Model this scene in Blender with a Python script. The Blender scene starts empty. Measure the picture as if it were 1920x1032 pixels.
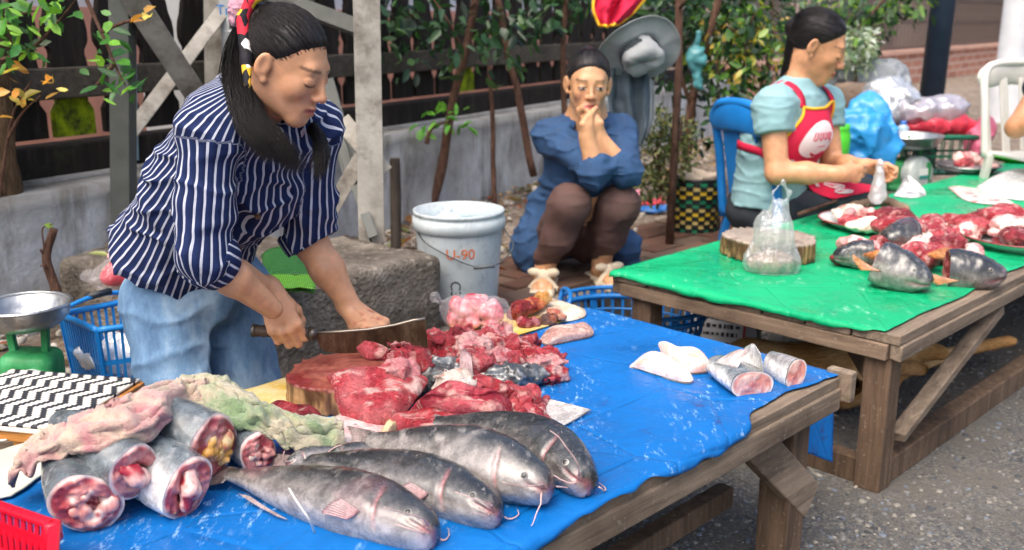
import bpy, math, random
import numpy as np
from mathutils import Vector, Matrix
rnd = random.Random(7)
rng = np.random.default_rng(11)
S = bpy.context.scene
COL = S.collection
# ------------------------------------------------------------------ camera
F_PX, PITCH, CAM_H = 1850.0, math.atan2(516 - 35, 1850.0), 1.2
cam_d = bpy.data.cameras.new('camera')
cam_d.sensor_width = 36.0
cam_d.lens = 36.0 * F_PX / 1920.0
cam_d.clip_start, cam_d.clip_end = 0.05, 300.0
cam_d.dof.use_dof = True
cam_d.dof.focus_distance = 1.88
cam_d.dof.aperture_fstop = 4.2
cam = bpy.data.objects.new('camera', cam_d)
cam.location = (0, 0, CAM_H)
cam.rotation_euler = (math.pi / 2 - PITCH, 0, 0)
COL.objects.link(cam)
S.camera = cam
# ------------------------------------------------------------------ sky, sun, exposure
SUN_EL, SUN_AZ = math.radians(60), math.radians(212)      # azimuth clockwise from +Y
wd = bpy.data.worlds.new('World'); S.world = wd; wd.use_nodes = True
_n = wd.node_tree.nodes; _l = wd.node_tree.links
_sky = _n.new('ShaderNodeTexSky'); _sky.sky_type = 'NISHITA'; _sky.sun_disc = False
_sky.sun_elevation, _sky.sun_rotation = SUN_EL, SUN_AZ
_sky.air_density, _sky.dust_density, _sky.ozone_density = 1.0, 6.0, 1.0
_l.new(_sky.outputs[0], _n['Background'].inputs[0]); _n['Background'].inputs[1].default_value = 0.15
sd = bpy.data.lights.new('sun', 'SUN'); sd.energy = .9; sd.angle = math.radians(55); sd.color = (1, .96, .9)
sun = bpy.data.objects.new('sun', sd); COL.objects.link(sun)
_sv = Vector((math.sin(SUN_AZ) * math.cos(SUN_EL), math.cos(SUN_AZ) * math.cos(SUN_EL), math.sin(SUN_EL)))
sun.rotation_euler = _sv.to_track_quat('Z', 'Y').to_euler()
S.view_settings.view_transform = 'Standard'; S.view_settings.look = 'None'
S.view_settings.exposure = 1.1; S.view_settings.gamma = 1.0
S.render.engine = 'CYCLES'
S.cycles.use_denoising = True
try: S.cycles.denoiser = 'OPENIMAGEDENOISE'
except Exception: pass
S.cycles.max_bounces = 5; S.cycles.diffuse_bounces = 3; S.cycles.glossy_bounces = 3; S.cycles.transparent_max_bounces = 8; S.cycles.use_adaptive_sampling = True; S.cycles.adaptive_threshold = .03; S.cycles.caustics_reflective = S.cycles.caustics_refractive = False
S.cycles.sample_clamp_indirect = 6.0
# ------------------------------------------------------------------ measuring the photograph
_cp, _sp = math.cos(PITCH), math.sin(PITCH)
def ray(px, py):
    x, y = (px - 960) / F_PX, (516 - py) / F_PX
    return np.array([x, _cp + y * _sp, -_sp + y * _cp])
def on_z(px, py, z=0.0):
    r = ray(px, py); t = (z - CAM_H) / r[2]
    return np.array([r[0] * t, r[1] * t, z])
def at_y(px, py, Y):
    r = ray(px, py); t = Y / r[1]
    return np.array([r[0] * t, Y, CAM_H + r[2] * t])
V = lambda *a: np.array(a, float)
def nrm(v): v = np.asarray(v, float); return v / (np.linalg.norm(v) + 1e-12)
TA, TB = nrm(V(1, 1, 0)), nrm(V(1, -1, 0))     # along / across the market tables
TZ = 0.44                                      # table top height
PZ = 0.25                                      # raised pavement height
# ------------------------------------------------------------------ noise (numpy)
_perm = np.random.default_rng(3).random(65536).astype(np.float32)
def vnoise(P, sc=1.0, seed=0):
    P = np.asarray(P, np.float32) * sc
    i = np.floor(P).astype(np.int64); f = P - i; f = f * f * (3 - 2 * f); r = 0
    for dx in (0, 1):
        for dy in (0, 1):
            for dz in (0, 1):
                h = ((i[..., 0] + dx) * 73856093 ^ (i[..., 1] + dy) * 19349663 ^ (i[..., 2] + dz) * 83492791 ^ seed * 2654435) & 65535
                w = (f[..., 0] if dx else 1 - f[..., 0]) * (f[..., 1] if dy else 1 - f[..., 1]) * (f[..., 2] if dz else 1 - f[..., 2])
                r = r + _perm[h] * w
    return r * 2 - 1
def fbm(P, sc=1.0, o=3, seed=0):
    r, a, t = 0, 1, 0
    for k in range(o):
        r = r + a * vnoise(P, sc * 2 ** k, seed + k); t += a; a *= .5
    return r / t
def sstep(a, b, x): t = np.clip((x - a) / (b - a), 0, 1); return t * t * (3 - 2 * t)
# ------------------------------------------------------------------ meshes and objects
def link(name, me, mat=None, parent=None, smooth=True):
    if mat is not None:
        for m in (mat if isinstance(mat, (list, tuple)) else [mat]): me.materials.append(m)
    if smooth and len(me.polygons): me.polygons.foreach_set('use_smooth', np.ones(len(me.polygons), bool))
    o = bpy.data.objects.new(name, me); COL.objects.link(o)
    if parent is not None: o.parent = parent
    return o
def mesh(name, v, f, mat=None, parent=None, smooth=True, col=None, attrs=None, mi=None):
    me = bpy.data.meshes.new(name)
    v = np.asarray(v, np.float32)
    if isinstance(f, np.ndarray):
        k = f.shape[1]; me.vertices.add(len(v)); me.vertices.foreach_set('co', v.ravel())
        me.loops.add(f.size); me.loops.foreach_set('vertex_index', f.ravel().astype(np.int32))
        me.polygons.add(len(f)); me.polygons.foreach_set('loop_start', np.arange(0, f.size, k, dtype=np.int32))
        me.polygons.foreach_set('loop_total', np.full(len(f), k, np.int32)); me.update(calc_edges=True)
    else:
        me.from_pydata(v.tolist(), [], f); me.update()
    if col is not None:
        c = np.asarray(col, np.float32)
        c = np.concatenate([c[:, :3], np.ones((len(v), 1), np.float32)], 1)
        a = me.color_attributes.new('Col', 'FLOAT_COLOR', 'POINT'); a.data.foreach_set('color', c.ravel())
    for n, d in (attrs or {}).items():
        a = me.attributes.new(n, 'FLOAT', 'POINT'); a.data.foreach_set('value', np.asarray(d, np.float32))
    if mi is not None: me.polygons.foreach_set('material_index', np.asarray(mi, np.int32))
    return link(name, me, mat, parent, smooth)
def tag(o, label=None, cat=None, group=None, kind=None):
    for k, v in (('label', label), ('category', cat), ('group', group), ('kind', kind)):
        if v: o[k] = v
    return o
def empty(name, loc=(0, 0, 0)):
    o = bpy.data.objects.new(name, None); COL.objects.link(o); o.location = loc; o.empty_display_size = .05
    return o
def thing(name, label, cat, group=None): return tag(empty(name), label, cat, group)
class MB:
    """collects shapes into one mesh"""
    def __init__(s): s.v, s.f, s.n = [], [], 0
    def add(s, v, f):
        v = np.asarray(v, float); s.v.append(v); s.f += [tuple(i + s.n for i in q) for q in f]; s.n += len(v); return s
    def box(s, c, half, R=None, jit=0):
        c = np.asarray(c, float); h = np.asarray(half, float)
        v = np.array([[x, y, z] for x in (-1, 1) for y in (-1, 1) for z in (-1, 1)], float) * h
        if jit: v = v + rng.uniform(-jit, jit, v.shape)
        if R is not None: v = v @ np.asarray(R).T
        return s.add(v + c, [(0, 1, 3, 2), (4, 6, 7, 5), (0, 4, 5, 1), (2, 3, 7, 6), (0, 2, 6, 4), (1, 5, 7, 3)])
    def beam(s, a, b, w, h, up=(0, 0, 1), jit=0):
        a, b = np.asarray(a, float), np.asarray(b, float); d = nrm(b - a); u = np.asarray(up, float)
        if abs(d @ u) > .98: u = V(1, 0, 0)
        x = nrm(np.cross(d, u)); z = np.cross(x, d)
        return s.box((a + b) / 2, (w / 2, np.linalg.norm(b - a) / 2, h / 2), np.stack([x, d, z], 1), jit)
    def tube(s, pts, r, n=8, cap=True):
        v, f = tube_vf(pts, r, n, cap); return s.add(v, f)
    def build(s, name, mat=None, parent=None, smooth=False, bevel=0, col=None):
        o = mesh(name, np.concatenate(s.v), s.f, mat, parent, smooth, col)
        if bevel: bev(o, bevel)
        return o
def bev(o, w, seg=2):
    m = o.modifiers.new('bevel', 'BEVEL'); m.width = w; m.segments = seg; m.limit_method = 'ANGLE'; m.angle_limit = .6
def frames(pts):
    pts = np.asarray(pts, float); t = np.gradient(pts, axis=0); t /= np.linalg.norm(t, axis=1)[:, None] + 1e-12
    u = V(0, 0, 1) if abs(t[0][2]) < .9 else V(1, 0, 0); U = []
    for k in range(len(pts)):
        u = u - t[k] * (u @ t[k]); u = nrm(u); U.append(u)
    U = np.array(U); return t, U, np.cross(t, U)
def tube_vf(pts, r, n=8, cap=True):
    pts = np.asarray(pts, float); m = len(pts); r = np.broadcast_to(np.asarray(r, float), (m,))
    t, U, W = frames(pts); a = np.arange(n) * 2 * math.pi / n
    v = pts[:, None] + r[:, None, None] * (np.cos(a)[None, :, None] * U[:, None] + np.sin(a)[None, :, None] * W[:, None])
    f = grid_f(m, n, True)
    v = v.reshape(-1, 3)
    if cap: f = f + [tuple(range(n - 1, -1, -1)), tuple((m - 1) * n + i for i in range(n))]
    return v, f
def grid_f(m, n, wrap=False):
    return [(i * n + j, i * n + (j + 1) % n, (i + 1) * n + (j + 1) % n, (i + 1) * n + j) for i in range(m - 1) for j in range(n if wrap else n - 1)]
def spline(pts, n):
    """Catmull-Rom through pts, n samples (any number of columns)"""
    p = np.asarray(pts, float); p = np.vstack([2 * p[0] - p[1], p, 2 * p[-1] - p[-2]]); m = len(p) - 3
    t = np.linspace(0, m - 1e-9, n); i = t.astype(int); u = (t - i)[:, None]
    a, b, c, d = p[i], p[i + 1], p[i + 2], p[i + 3]
    return .5 * (2 * b + (c - a) * u + (2 * a - 5 * b + 4 * c - d) * u ** 2 + (3 * b - 3 * c + d - a) * u ** 3)
def lathe(prof, n=32, c=(0, 0, 0), wob=0):
    p = np.asarray(prof, float); a = np.arange(n) * 2 * math.pi / n
    w = 1 + wob * np.sin(3 * a + 1) if wob else np.ones(n)
    v = np.stack([p[:, None, 0] * np.cos(a) * w, p[:, None, 0] * np.sin(a) * w, np.repeat(p[:, 1:2], n, 1)], -1).reshape(-1, 3)
    return v + np.asarray(c, float), grid_f(len(p), n, True)
def sheet(fn, m, n):
    """grid surface from fn(u, v) -> (...,3)"""
    u, v = np.meshgrid(np.linspace(0, 1, m), np.linspace(0, 1, n), indexing='ij')
    P = fn(u, v).reshape(-1, 3); i = np.arange(m * n).reshape(m, n)
    return P, np.stack([i[:-1, :-1], i[1:, :-1], i[1:, 1:], i[:-1, 1:]], -1).reshape(-1, 4)
def solid(o, t, off=-1):
    m = o.modifiers.new('solid', 'SOLIDIFY'); m.thickness = t; m.offset = off; return o
def subd(o, k=1):
    m = o.modifiers.new('sub', 'SUBSURF'); m.levels = m.render_levels = k; return o
def copy_tree(o, parent=None):
    c = o.copy(); COL.objects.link(c); c.parent = parent
    for ch in list(o.children): copy_tree(ch, c)
    return c
def text(name, s, size, mat, parent, M, ext=.0006):
    cu = bpy.data.curves.new(name, 'FONT'); cu.body = s; cu.size = size; cu.extrude = ext; cu.align_x = 'CENTER'; cu.align_y = 'CENTER'
    tmp = bpy.data.objects.new(name, cu); COL.objects.link(tmp); bpy.context.view_layer.update()
    me = bpy.data.meshes.new_from_object(tmp.evaluated_get(bpy.context.evaluated_depsgraph_get())); bpy.data.objects.remove(tmp)
    me.materials.clear(); me.materials.append(mat); o = bpy.data.objects.new(name, me); COL.objects.link(o); o.matrix_world = M
    if parent is not None: o.parent = parent
    return o
def basis(x, y, z, o): return Matrix(((x[0], y[0], z[0], o[0]), (x[1], y[1], z[1], o[1]), (x[2], y[2], z[2], o[2]), (0, 0, 0, 1)))
# ------------------------------------------------------------------ implicit surfaces -> one continuous mesh
class Prim:
    def __init__(s, fn, k=.02, sub=False): s.fn, s.k, s.sub = fn, k, sub
def rc(a, b, ra, rb, k=.02, flat=None, sub=False):
    a, b = np.asarray(a, np.float32), np.asarray(b, np.float32); ab = b - a; L2 = float(ab @ ab) + 1e-12
    if flat is not None: fn_, fs = nrm(flat[0]).astype(np.float32), flat[1]
    def fn(P):
        q = P - a; t = np.clip((q @ ab) / L2, 0, 1); w = q - t[..., None] * ab
        d2 = (w * w).sum(-1)
        if flat is not None: d2 = d2 + (fs * fs - 1) * (w @ fn_) ** 2
        r = ra + (rb - ra) * t; d = np.sqrt(d2) - r
        return d / fs if flat is not None and fs > 1 else d
    return Prim(fn, k, sub)
def ell(c, r, R=None, k=.02, sub=False):
    c, r = np.asarray(c, np.float32), np.asarray(r, np.float32); R = None if R is None else np.asarray(R, np.float32)
    def fn(P):
        q = P - c
        if R is not None: q = q @ R
        k0 = np.sqrt(((q / r) ** 2).sum(-1)); k1 = np.sqrt(((q / r ** 2) ** 2).sum(-1)) + 1e-9
        return k0 * (k0 - 1) / k1
    return Prim(fn, k, sub)
def rbox(c, h, R=None, rad=.005, k=.01, sub=False):
    c, h = np.asarray(c, np.float32), np.asarray(h, np.float32) - rad; R = None if R is None else np.asarray(R, np.float32)
    def fn(P):
        q = P - c
        if R is not None: q = q @ R
        q = np.abs(q) - h
        return np.sqrt((np.maximum(q, 0) ** 2).sum(-1)) + np.minimum(q.max(-1), 0) - rad
    return Prim(fn, k, sub)
def half(p, n, k=.004):
    """cut away the side n points to"""
    p, n = np.asarray(p, np.float32), nrm(n).astype(np.float32)
    return Prim(lambda P: -((P - p) @ n), k, True)
def chain(pts, rads, k=.02, flat=None): return [rc(pts[i], pts[i + 1], rads[i], rads[i + 1], k, flat) for i in range(len(pts) - 1)]
def _mix(D, d, k, sub):
    if sub:
        d = -d; h = np.clip(.5 + .5 * (d - D) / k, 0, 1)
        return D * (1 - h) + d * h + k * h * (1 - h)
    h = np.clip(.5 + .5 * (D - d) / k, 0, 1)
    return D * (1 - h) + d * h - k * h * (1 - h)
def sdf_mesh(prims, lo, hi, h, disp=None, n=8):
    lo, hi = np.asarray(lo, float), np.asarray(hi, float); bs = h * n
    nb = np.ceil((hi - lo) / bs).astype(int); G = np.stack(np.meshgrid(*[np.arange(k) for k in nb], indexing='ij'), -1).reshape(-1, 3)
    C = (lo + (G + .5) * bs).astype(np.float32); rad = bs * .87 + .01
    D = np.full(len(C), 10., np.float32); pd = []
    for p in prims:
        d = p.fn(C).astype(np.float32); pd.append(d); D = _mix(D, d, p.k, p.sub)
    act = np.abs(D) < rad * 1.7; G, C = G[act], C[act]
    B = len(G); m = n + 1; loc = np.stack(np.meshgrid(*[np.arange(m)] * 3, indexing='ij'), -1).reshape(-1, 3)
    D = np.full((B, m ** 3), 10., np.float32); off = (loc * h).astype(np.float32); base = (lo + G * bs).astype(np.float32)
    for p, d in zip(prims, pd):
        d = d[act]; sel = np.nonzero(d < rad * 1.5 + p.k)[0]
        for c in range(0, len(sel), 4000):
            s = sel[c:c + 4000]; P = base[s][:, None] + off[None]; D[s] = _mix(D[s], p.fn(P), p.k, p.sub)
    if disp is not None:
        for c in range(0, B, 4000): D[c:c + 4000] += disp(base[c:c + 4000, None] + off[None]).astype(np.float32)
    D = D.reshape(B, m, m, m); neg = D < 0
    cs = [(i, j, k) for i in (0, 1) for j in (0, 1) for k in (0, 1)]
    cnt = sum(neg[:, i:i + n, j:j + n, k:k + n].astype(np.int8) for i, j, k in cs)
    b, x, y, z = np.nonzero((cnt > 0) & (cnt < 8))
    acc = np.zeros((len(b), 3)); w = np.zeros(len(b))
    for e in range(12):
        ax = e // 4; o = [(0, 0), (0, 1), (1, 0), (1, 1)][e % 4]; i0 = list(o); i0.insert(ax, 0); i1 = list(o); i1.insert(ax, 1)
        a = D[b, x + i0[0], y + i0[1], z + i0[2]]; c = D[b, x + i1[0], y + i1[1], z + i1[2]]
        cr = (a < 0) != (c < 0); t = np.where(cr, a / np.where(cr, a - c, 1), 0)
        p = np.tile(np.array(i0, float), (len(b), 1)); p[:, ax] = t; acc += p * cr[:, None]; w += cr
    gi = G[b] * n + np.stack([x, y, z], -1); Vx = lo + (gi + acc / w[:, None]) * h
    N = nb * n + 1; key = (gi[:, 0] * N[1] + gi[:, 1]) * N[2] + gi[:, 2]; order = np.argsort(key); sk = key[order]
    quads = []
    for ax in range(3):
        sl = [slice(0, n)] * 3; s2 = list(sl); s2[ax] = slice(1, n + 1)
        a = neg[:, sl[0], sl[1], sl[2]]; c = neg[:, s2[0], s2[1], s2[2]]
        eb, ex, ey, ez = np.nonzero(a != c); g = G[eb] * n + np.stack([ex, ey, ez], -1); fl = a[eb, ex, ey, ez]
        u, v = (ax + 1) % 3, (ax + 2) % 3; ids = []; ok = np.ones(len(g), bool)
        for du, dv in ((1, 1), (0, 1), (0, 0), (1, 0)):
            q = g.copy(); q[:, u] -= du; q[:, v] -= dv; kk = (q[:, 0] * N[1] + q[:, 1]) * N[2] + q[:, 2]
            ok &= (q >= 0).all(1); j = np.clip(np.searchsorted(sk, kk), 0, len(sk) - 1); ok &= sk[j] == kk; ids.append(order[j])
        Q = np.stack(ids, 1); Q[~fl] = Q[~fl][:, ::-1]; quads.append(Q[ok])
    return Vx, np.concatenate(quads)
def bounds(pts, m):
    p = np.asarray(pts, float); return p.min(0) - m, p.max(0) + m
def vnormals(v, f):
    n = np.zeros_like(v, dtype=float); a = v[f[:, 0]]; fn = np.cross(v[f[:, 2]] - a, v[f[:, 3 if f.shape[1] > 3 else 1]] - v[f[:, 1]])
    for k in range(f.shape[1]): np.add.at(n, f[:, k], fn)
    return n / (np.linalg.norm(n, axis=1)[:, None] + 1e-12)
def relax(v, f, it=1, w=.5):
    e = np.concatenate([f[:, [i, (i + 1) % f.shape[1]]] for i in range(f.shape[1])])
    for _ in range(it):
        s = np.zeros_like(v); c = np.zeros(len(v))
        for a, b in ((0, 1), (1, 0)):
            np.add.at(s, e[:, a], v[e[:, b]]); np.add.at(c, e[:, a], 1)
        v = v * (1 - w) + w * s / np.maximum(c, 1)[:, None]
    return v
# ------------------------------------------------------------------ materials
def lin(h):
    """'#rrggbb' as seen -> linear"""
    c = [int(h[i:i + 2], 16) / 255 for i in (1, 3, 5)]
    return tuple(x / 12.92 if x <= .04045 else ((x + .055) / 1.055) ** 2.4 for x in c)
def L(c): return lin(c) if isinstance(c, str) else tuple(c)
class Mat:
    def __init__(s, name, rough=.6, spec=.5, **kw):
        s.m = bpy.data.materials.new(name); s.m.use_nodes = True; s.t = s.m.node_tree; s.b = s.t.nodes['Principled BSDF']
        s.b.inputs['Roughness'].default_value = rough; s.b.inputs['Specular IOR Level'].default_value = spec
        for k, v in kw.items(): s.b.inputs[k].default_value = v
        s.h = None
    def N(s, t, **kw):
        n = s.t.nodes.new('ShaderNode' + t)
        for k, v in kw.items():
            if hasattr(n, k): setattr(n, k, v)
            else: n.inputs[k.replace('_', ' ')].default_value = v
        return n
    def lk(s, a, b): s.t.links.new(a, b); return s
    def coord(s, kind='Object', scale=(1, 1, 1), rot=(0, 0, 0)):
        c = s.N('TexCoord'); mp = s.N('Mapping'); mp.inputs['Scale'].default_value = scale; mp.inputs['Rotation'].default_value = rot
        s.lk(c.outputs[kind], mp.inputs[0]); return mp.outputs[0]
    def noise(s, sc, det=4, rough=.55, co=None, dist=0):
        n = s.N('TexNoise'); n.inputs['Scale'].default_value = sc; n.inputs['Detail'].default_value = det; n.inputs['Roughness'].default_value = rough; n.inputs['Distortion'].default_value = dist
        s.lk(co if co is not None else s.coord(), n.inputs['Vector']); return n.outputs['Fac']
    def voro(s, sc, co=None, feat='F1', out='Distance', rand=1):
        n = s.N('TexVoronoi', feature=feat); n.inputs['Scale'].default_value = sc; n.inputs['Randomness'].default_value = rand
        s.lk(co if co is not None else s.coord(), n.inputs['Vector']); return n.outputs[out]
    def wave(s, sc, dist=2, det=2, co=None, dsc=1, dirn='X'):
        n = s.N('TexWave', bands_direction=dirn); n.inputs['Scale'].default_value = sc; n.inputs['Distortion'].default_value = dist; n.inputs['Detail'].default_value = det; n.inputs['Detail Scale'].default_value = dsc
        s.lk(co if co is not None else s.coord(), n.inputs['Vector']); return n.outputs['Fac']
    def ramp(s, fac, stops, interp='LINEAR'):
        r = s.N('ValToRGB'); cr = r.color_ramp; cr.interpolation = interp
        while len(cr.elements) < len(stops): cr.elements.new(.5)
        for e, (p, c) in zip(cr.elements, stops):
            e.position = p; c = L(c) if not isinstance(c, (int, float)) else (c, c, c); e.color = (*c, 1)
        s.lk(fac, r.inputs[0]); return r.outputs[0]
    def val(s, x): n = s.N('Value'); n.outputs[0].default_value = x; return n.outputs[0]
    def rgb(s, c): n = s.N('RGB'); n.outputs[0].default_value = (*L(c), 1); return n.outputs[0]
    def attr(s, name, out='Fac'): n = s.N('Attribute', attribute_name=name); return n.outputs[out]
    def math(s, op, a, b=None):
        n = s.N('Math', operation=op)
        for k, x in enumerate((a, b)):
            if x is None: continue
            if isinstance(x, (int, float)): n.inputs[k].default_value = x
            else: s.lk(x, n.inputs[k])
        return n.outputs[0]
    def mix(s, fac, a, b, mode='MIX'):
        n = s.N('MixRGB', blend_type=mode)
        for k, x in enumerate((fac, a, b)):
            if isinstance(x, (int, float)): n.inputs[k].default_value = x if k == 0 else (x, x, x, 1)
            elif isinstance(x, (str, tuple)): n.inputs[k].default_value = (*L(x), 1)
            else: s.lk(x, n.inputs[k])
        return n.outputs[0]
    def color(s, c):
        if isinstance(c, (str, tuple)): s.b.inputs['Base Color'].default_value = (*L(c), 1)
        else: s.lk(c, s.b.inputs['Base Color'])
        return s
    def rough(s, x): s.lk(x, s.b.inputs['Roughness']); return s
    def bump(s, h, strength=.3, dist=.01):
        n = s.N('Bump'); n.inputs['Strength'].default_value = strength; n.inputs['Distance'].default_value = dist; s.lk(h, n.inputs['Height'])
        if s.h is not None: s.lk(s.h, n.inputs['Normal'])
        s.h = n.outputs[0]; s.t.links.new(s.h, s.b.inputs['Normal']); return s
def simple(name, c, rough=.5, var=.12, sc=30, bump=.15, bsc=None, bd=.003, spec=.5, **kw):
    """plain painted/plastic/cloth material with uneven tone, gloss and fine relief"""
    m = Mat(name, rough, spec, **kw); c = np.array(L(c)); co = m.coord(); n = m.noise(sc, 5, .6, co)
    m.color(m.ramp(n, [(.3, tuple(c * (1 - var))), (.7, tuple(np.minimum(c * (1 + var), .95)))]))
    m.rough(m.ramp(n, [(.3, max(rough - .1, .04)), (.7, min(rough + .1, 1))]))
    if bump: m.bump(m.noise(bsc or sc * 4, 4, .6, co), bump, bd)
    return m.m
def colmat(name, rough=.5, var=.15, sc=60, bump=.2, bd=.002, spec=.5, sss=0, streak=None, **kw):
    """colour comes from the mesh's own pigment attribute, broken up by noise"""
    m = Mat(name, rough, spec, **kw); co = m.coord(scale=streak or (1, 1, 1)); n = m.noise(sc, 5, .6, co)
    m.color(m.mix(1.0, m.attr('Col', 'Color'), m.ramp(n, [(.25, 1 - var), (.75, 1 + var)]), 'MULTIPLY'))
    m.rough(m.ramp(m.noise(sc * .5, 3, .5, co), [(.3, max(rough - .12, .03)), (.7, min(rough + .15, 1))]))
    if bump: m.bump(n, bump, bd)
    if sss:
        m.b.inputs['Subsurface Weight'].default_value = sss; m.b.inputs['Subsurface Radius'].default_value = (.012, .004, .002); m.b.inputs['Subsurface Scale'].default_value = 1.0
    return m.m
def wood(name, c1, c2, axis='Y', sc=1.0, rough=.75, dirt='#2c2620', bump=.5, fleck=0):
    m = Mat(name, rough, .3); st = {'X': (2, 28, 28), 'Y': (28, 2, 28), 'Z': (28, 28, 2)}[axis]; st = tuple(x * sc for x in st)
    co = m.coord(scale=st); g = m.noise(1.6, 8, .7, co, .6); big = m.noise(3.5 * sc, 4, .6)
    c = m.ramp(g, [(.25, c1), (.62, c2), (.85, tuple(np.minimum(np.array(L(c2)) * 1.5, 1)))])
    c = m.mix(m.ramp(big, [(.45, 0), (.7, .75)]), c, dirt)
    if fleck: c = m.mix(m.ramp(m.noise(110, 2, .5), [(.66, 0), (.7, fleck)]), c, '#d8d2c6')
    m.color(c); m.bump(g, bump, .004); m.bump(m.noise(60, 4), .25, .002); return m.m
def glassy(name, tint=(1, 1, 1), clear=.75, rough=.12, wr=45):
    """thin clear plastic film: mostly see-through, with sharp crinkled gloss"""
    m = Mat(name, rough, .6); m.color(tint); co = m.coord(); m.bump(m.noise(wr, 4, .6, co, 1.2), .7, .006)
    tr = m.N('BsdfTransparent'); tr.inputs[0].default_value = (*L(tint), 1); mx = m.N('MixShader'); lw = m.N('LayerWeight'); lw.inputs[0].default_value = .35
    if m.h is not None: m.lk(m.h, lw.inputs['Normal'])
    f = m.ramp(lw.outputs['Facing'], [(.1, 1 - clear), (.95, min(1, 1.35 - clear))])
    gl = m.N('BsdfGlossy'); gl.inputs['Roughness'].default_value = rough; gl.inputs[0].default_value = (.95, .97, 1, 1); m2 = m.N('MixShader'); m2.inputs[0].default_value = .4; m.lk(m.h, gl.inputs['Normal']); m.lk(m.b.outputs[0], m2.inputs[1]); m.lk(gl.outputs[0], m2.inputs[2])
    m.lk(f, mx.inputs[0]); m.lk(tr.outputs[0], mx.inputs[1]); m.lk(m2.outputs[0], mx.inputs[2]); m.lk(mx.outputs[0], m.t.nodes['Material Output'].inputs[0])
    return m.m
# ================================================================== ground
def n_t(n, t, z=0.0): return V(-n, n, 0) * .70711 + V(t, t, 0) * .70711 + V(0, 0, z)   # n: away from the tables, t: along them
KN = 2.22                                                                              # kerb line
def road_mat():
    m = Mat('asphalt', .85, .25); co = m.coord(); v = m.voro(130, co, out='Color'); big = m.noise(1.3, 5, .6, co)
    g = m.ramp(v, [(.1, '#333437'), (.45, '#4e5052'), (.7, '#63615c'), (.93, '#837e76')])
    d = m.ramp(m.noise(160, 4, .7, co), [(.35, '#3f3d3b'), (.7, '#67625b')])
    c = m.mix(m.ramp(m.noise(4, 6, .65, co), [(.42, .05), (.6, .9)]), g, d)
    c = m.mix(m.ramp(big, [(.4, 0), (.65, .4)]), c, '#6f6a62'); m.color(c)
    m.bump(m.voro(130, co), .6, .006); m.bump(m.noise(30, 6), .5, .01); m.rough(m.ramp(big, [(.3, .6), (.7, .95)])); return m.m
def soil_mat():
    m = Mat('soil', .95, .2); co = m.coord(); n = m.noise(7, 8, .7, co)
    c = m.ramp(n, [(.3, '#4a3d33'), (.5, '#75675a'), (.72, '#a1968a')]); c = m.mix(m.ramp(m.voro(60, co, out='Color'), [(.72, 0), (.8, .6)]), c, '#b5aa9b')
    m.color(c).bump(n, .8, .03).bump(m.noise(90, 5), .5, .006); return m.m
M_road, M_soil = road_mat(), soil_mat()
def grid_plane(fn, m, n, name, mat):
    v, f = sheet(fn, m, n); return mesh(name, v, f, mat)
o = grid_plane(lambda u, v: np.stack([(u - .5) * 240, v * 240 - 20, 0 * u], -1), 3, 3, 'road', M_road); tag(o, kind='structure')
def pave(u, v):
    n = KN + .04 + u ** 2 * 60; t = -6 + v * 80; z = PZ + .0 * u
    P = n_t(0, 0) + (n[..., None] * V(-1, 1, 0) + t[..., None] * V(1, 1, 0)) * .70711 + z[..., None] * V(0, 0, 1)
    P[..., 2] += .02 * fbm(P, 1.1, 3, 5) * sstep(.3, 1, n - KN)
    return P
pavement = grid_plane(pave, 90, 300, 'pavement', M_soil); tag(pavement, kind='structure')
M_kerb = Mat('kerb_concrete', .9, .2); _c = M_kerb.coord(); _q = M_kerb.noise(5, 8, .7, _c)
M_kerb.color(M_kerb.ramp(_q, [(.3, '#4a443d'), (.55, '#7b736a'), (.75, '#9c958b')])).bump(_q, .5, .02).bump(M_kerb.noise(70, 4), .4, .004); M_kerb = M_kerb.m
mb = MB(); mb.beam(n_t(KN, -5, PZ / 2 - .02), n_t(KN, 70, PZ / 2 - .02), .1, PZ + .05); kerb = mb.build('kerb', M_kerb, None, bevel=.015); tag(kerb, kind='structure')
# brick paving laid along the kerb
M_brick = Mat('paver', .85, .25); _c = M_brick.coord(); _q = M_brick.noise(14, 6, .7, M_brick.coord('Generated'))
_r = M_brick.N('ObjectInfo'); M_brick.color(M_brick.mix(M_brick.ramp(M_brick.noise(9, 6, .7, _c), [(.4, 0), (.7, .7)]), M_brick.ramp(_r.outputs['Random'], [(0, '#543a30'), (.4, '#63463a'), (.75, '#6e5749'), (1, '#544840')]), '#4f483f')).bump(M_brick.noise(60, 5, .6, _c), .5, .004); M_brick = M_brick.m
bv, bf = None, None
mb = MB(); mb.box((0, 0, 0), (.098, .047, .03), jit=.002); brick0 = None
for i in range(14):
    for j in range(5):
        p = n_t(KN + .105 + j * .1, 2.0 + i * .203 + (j % 2) * .1, PZ - .012 + rng.uniform(-.004, .004))
        if brick0 is None: brick0 = mb.build('brick', M_brick, pavement, bevel=.004); b = brick0
        else: b = brick0.copy(); COL.objects.link(b); b.parent = pavement
        b.location = p; b.rotation_euler = (rng.uniform(-.015, .015), rng.uniform(-.015, .015), math.pi / 4 + rng.uniform(-.02, .02))
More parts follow.
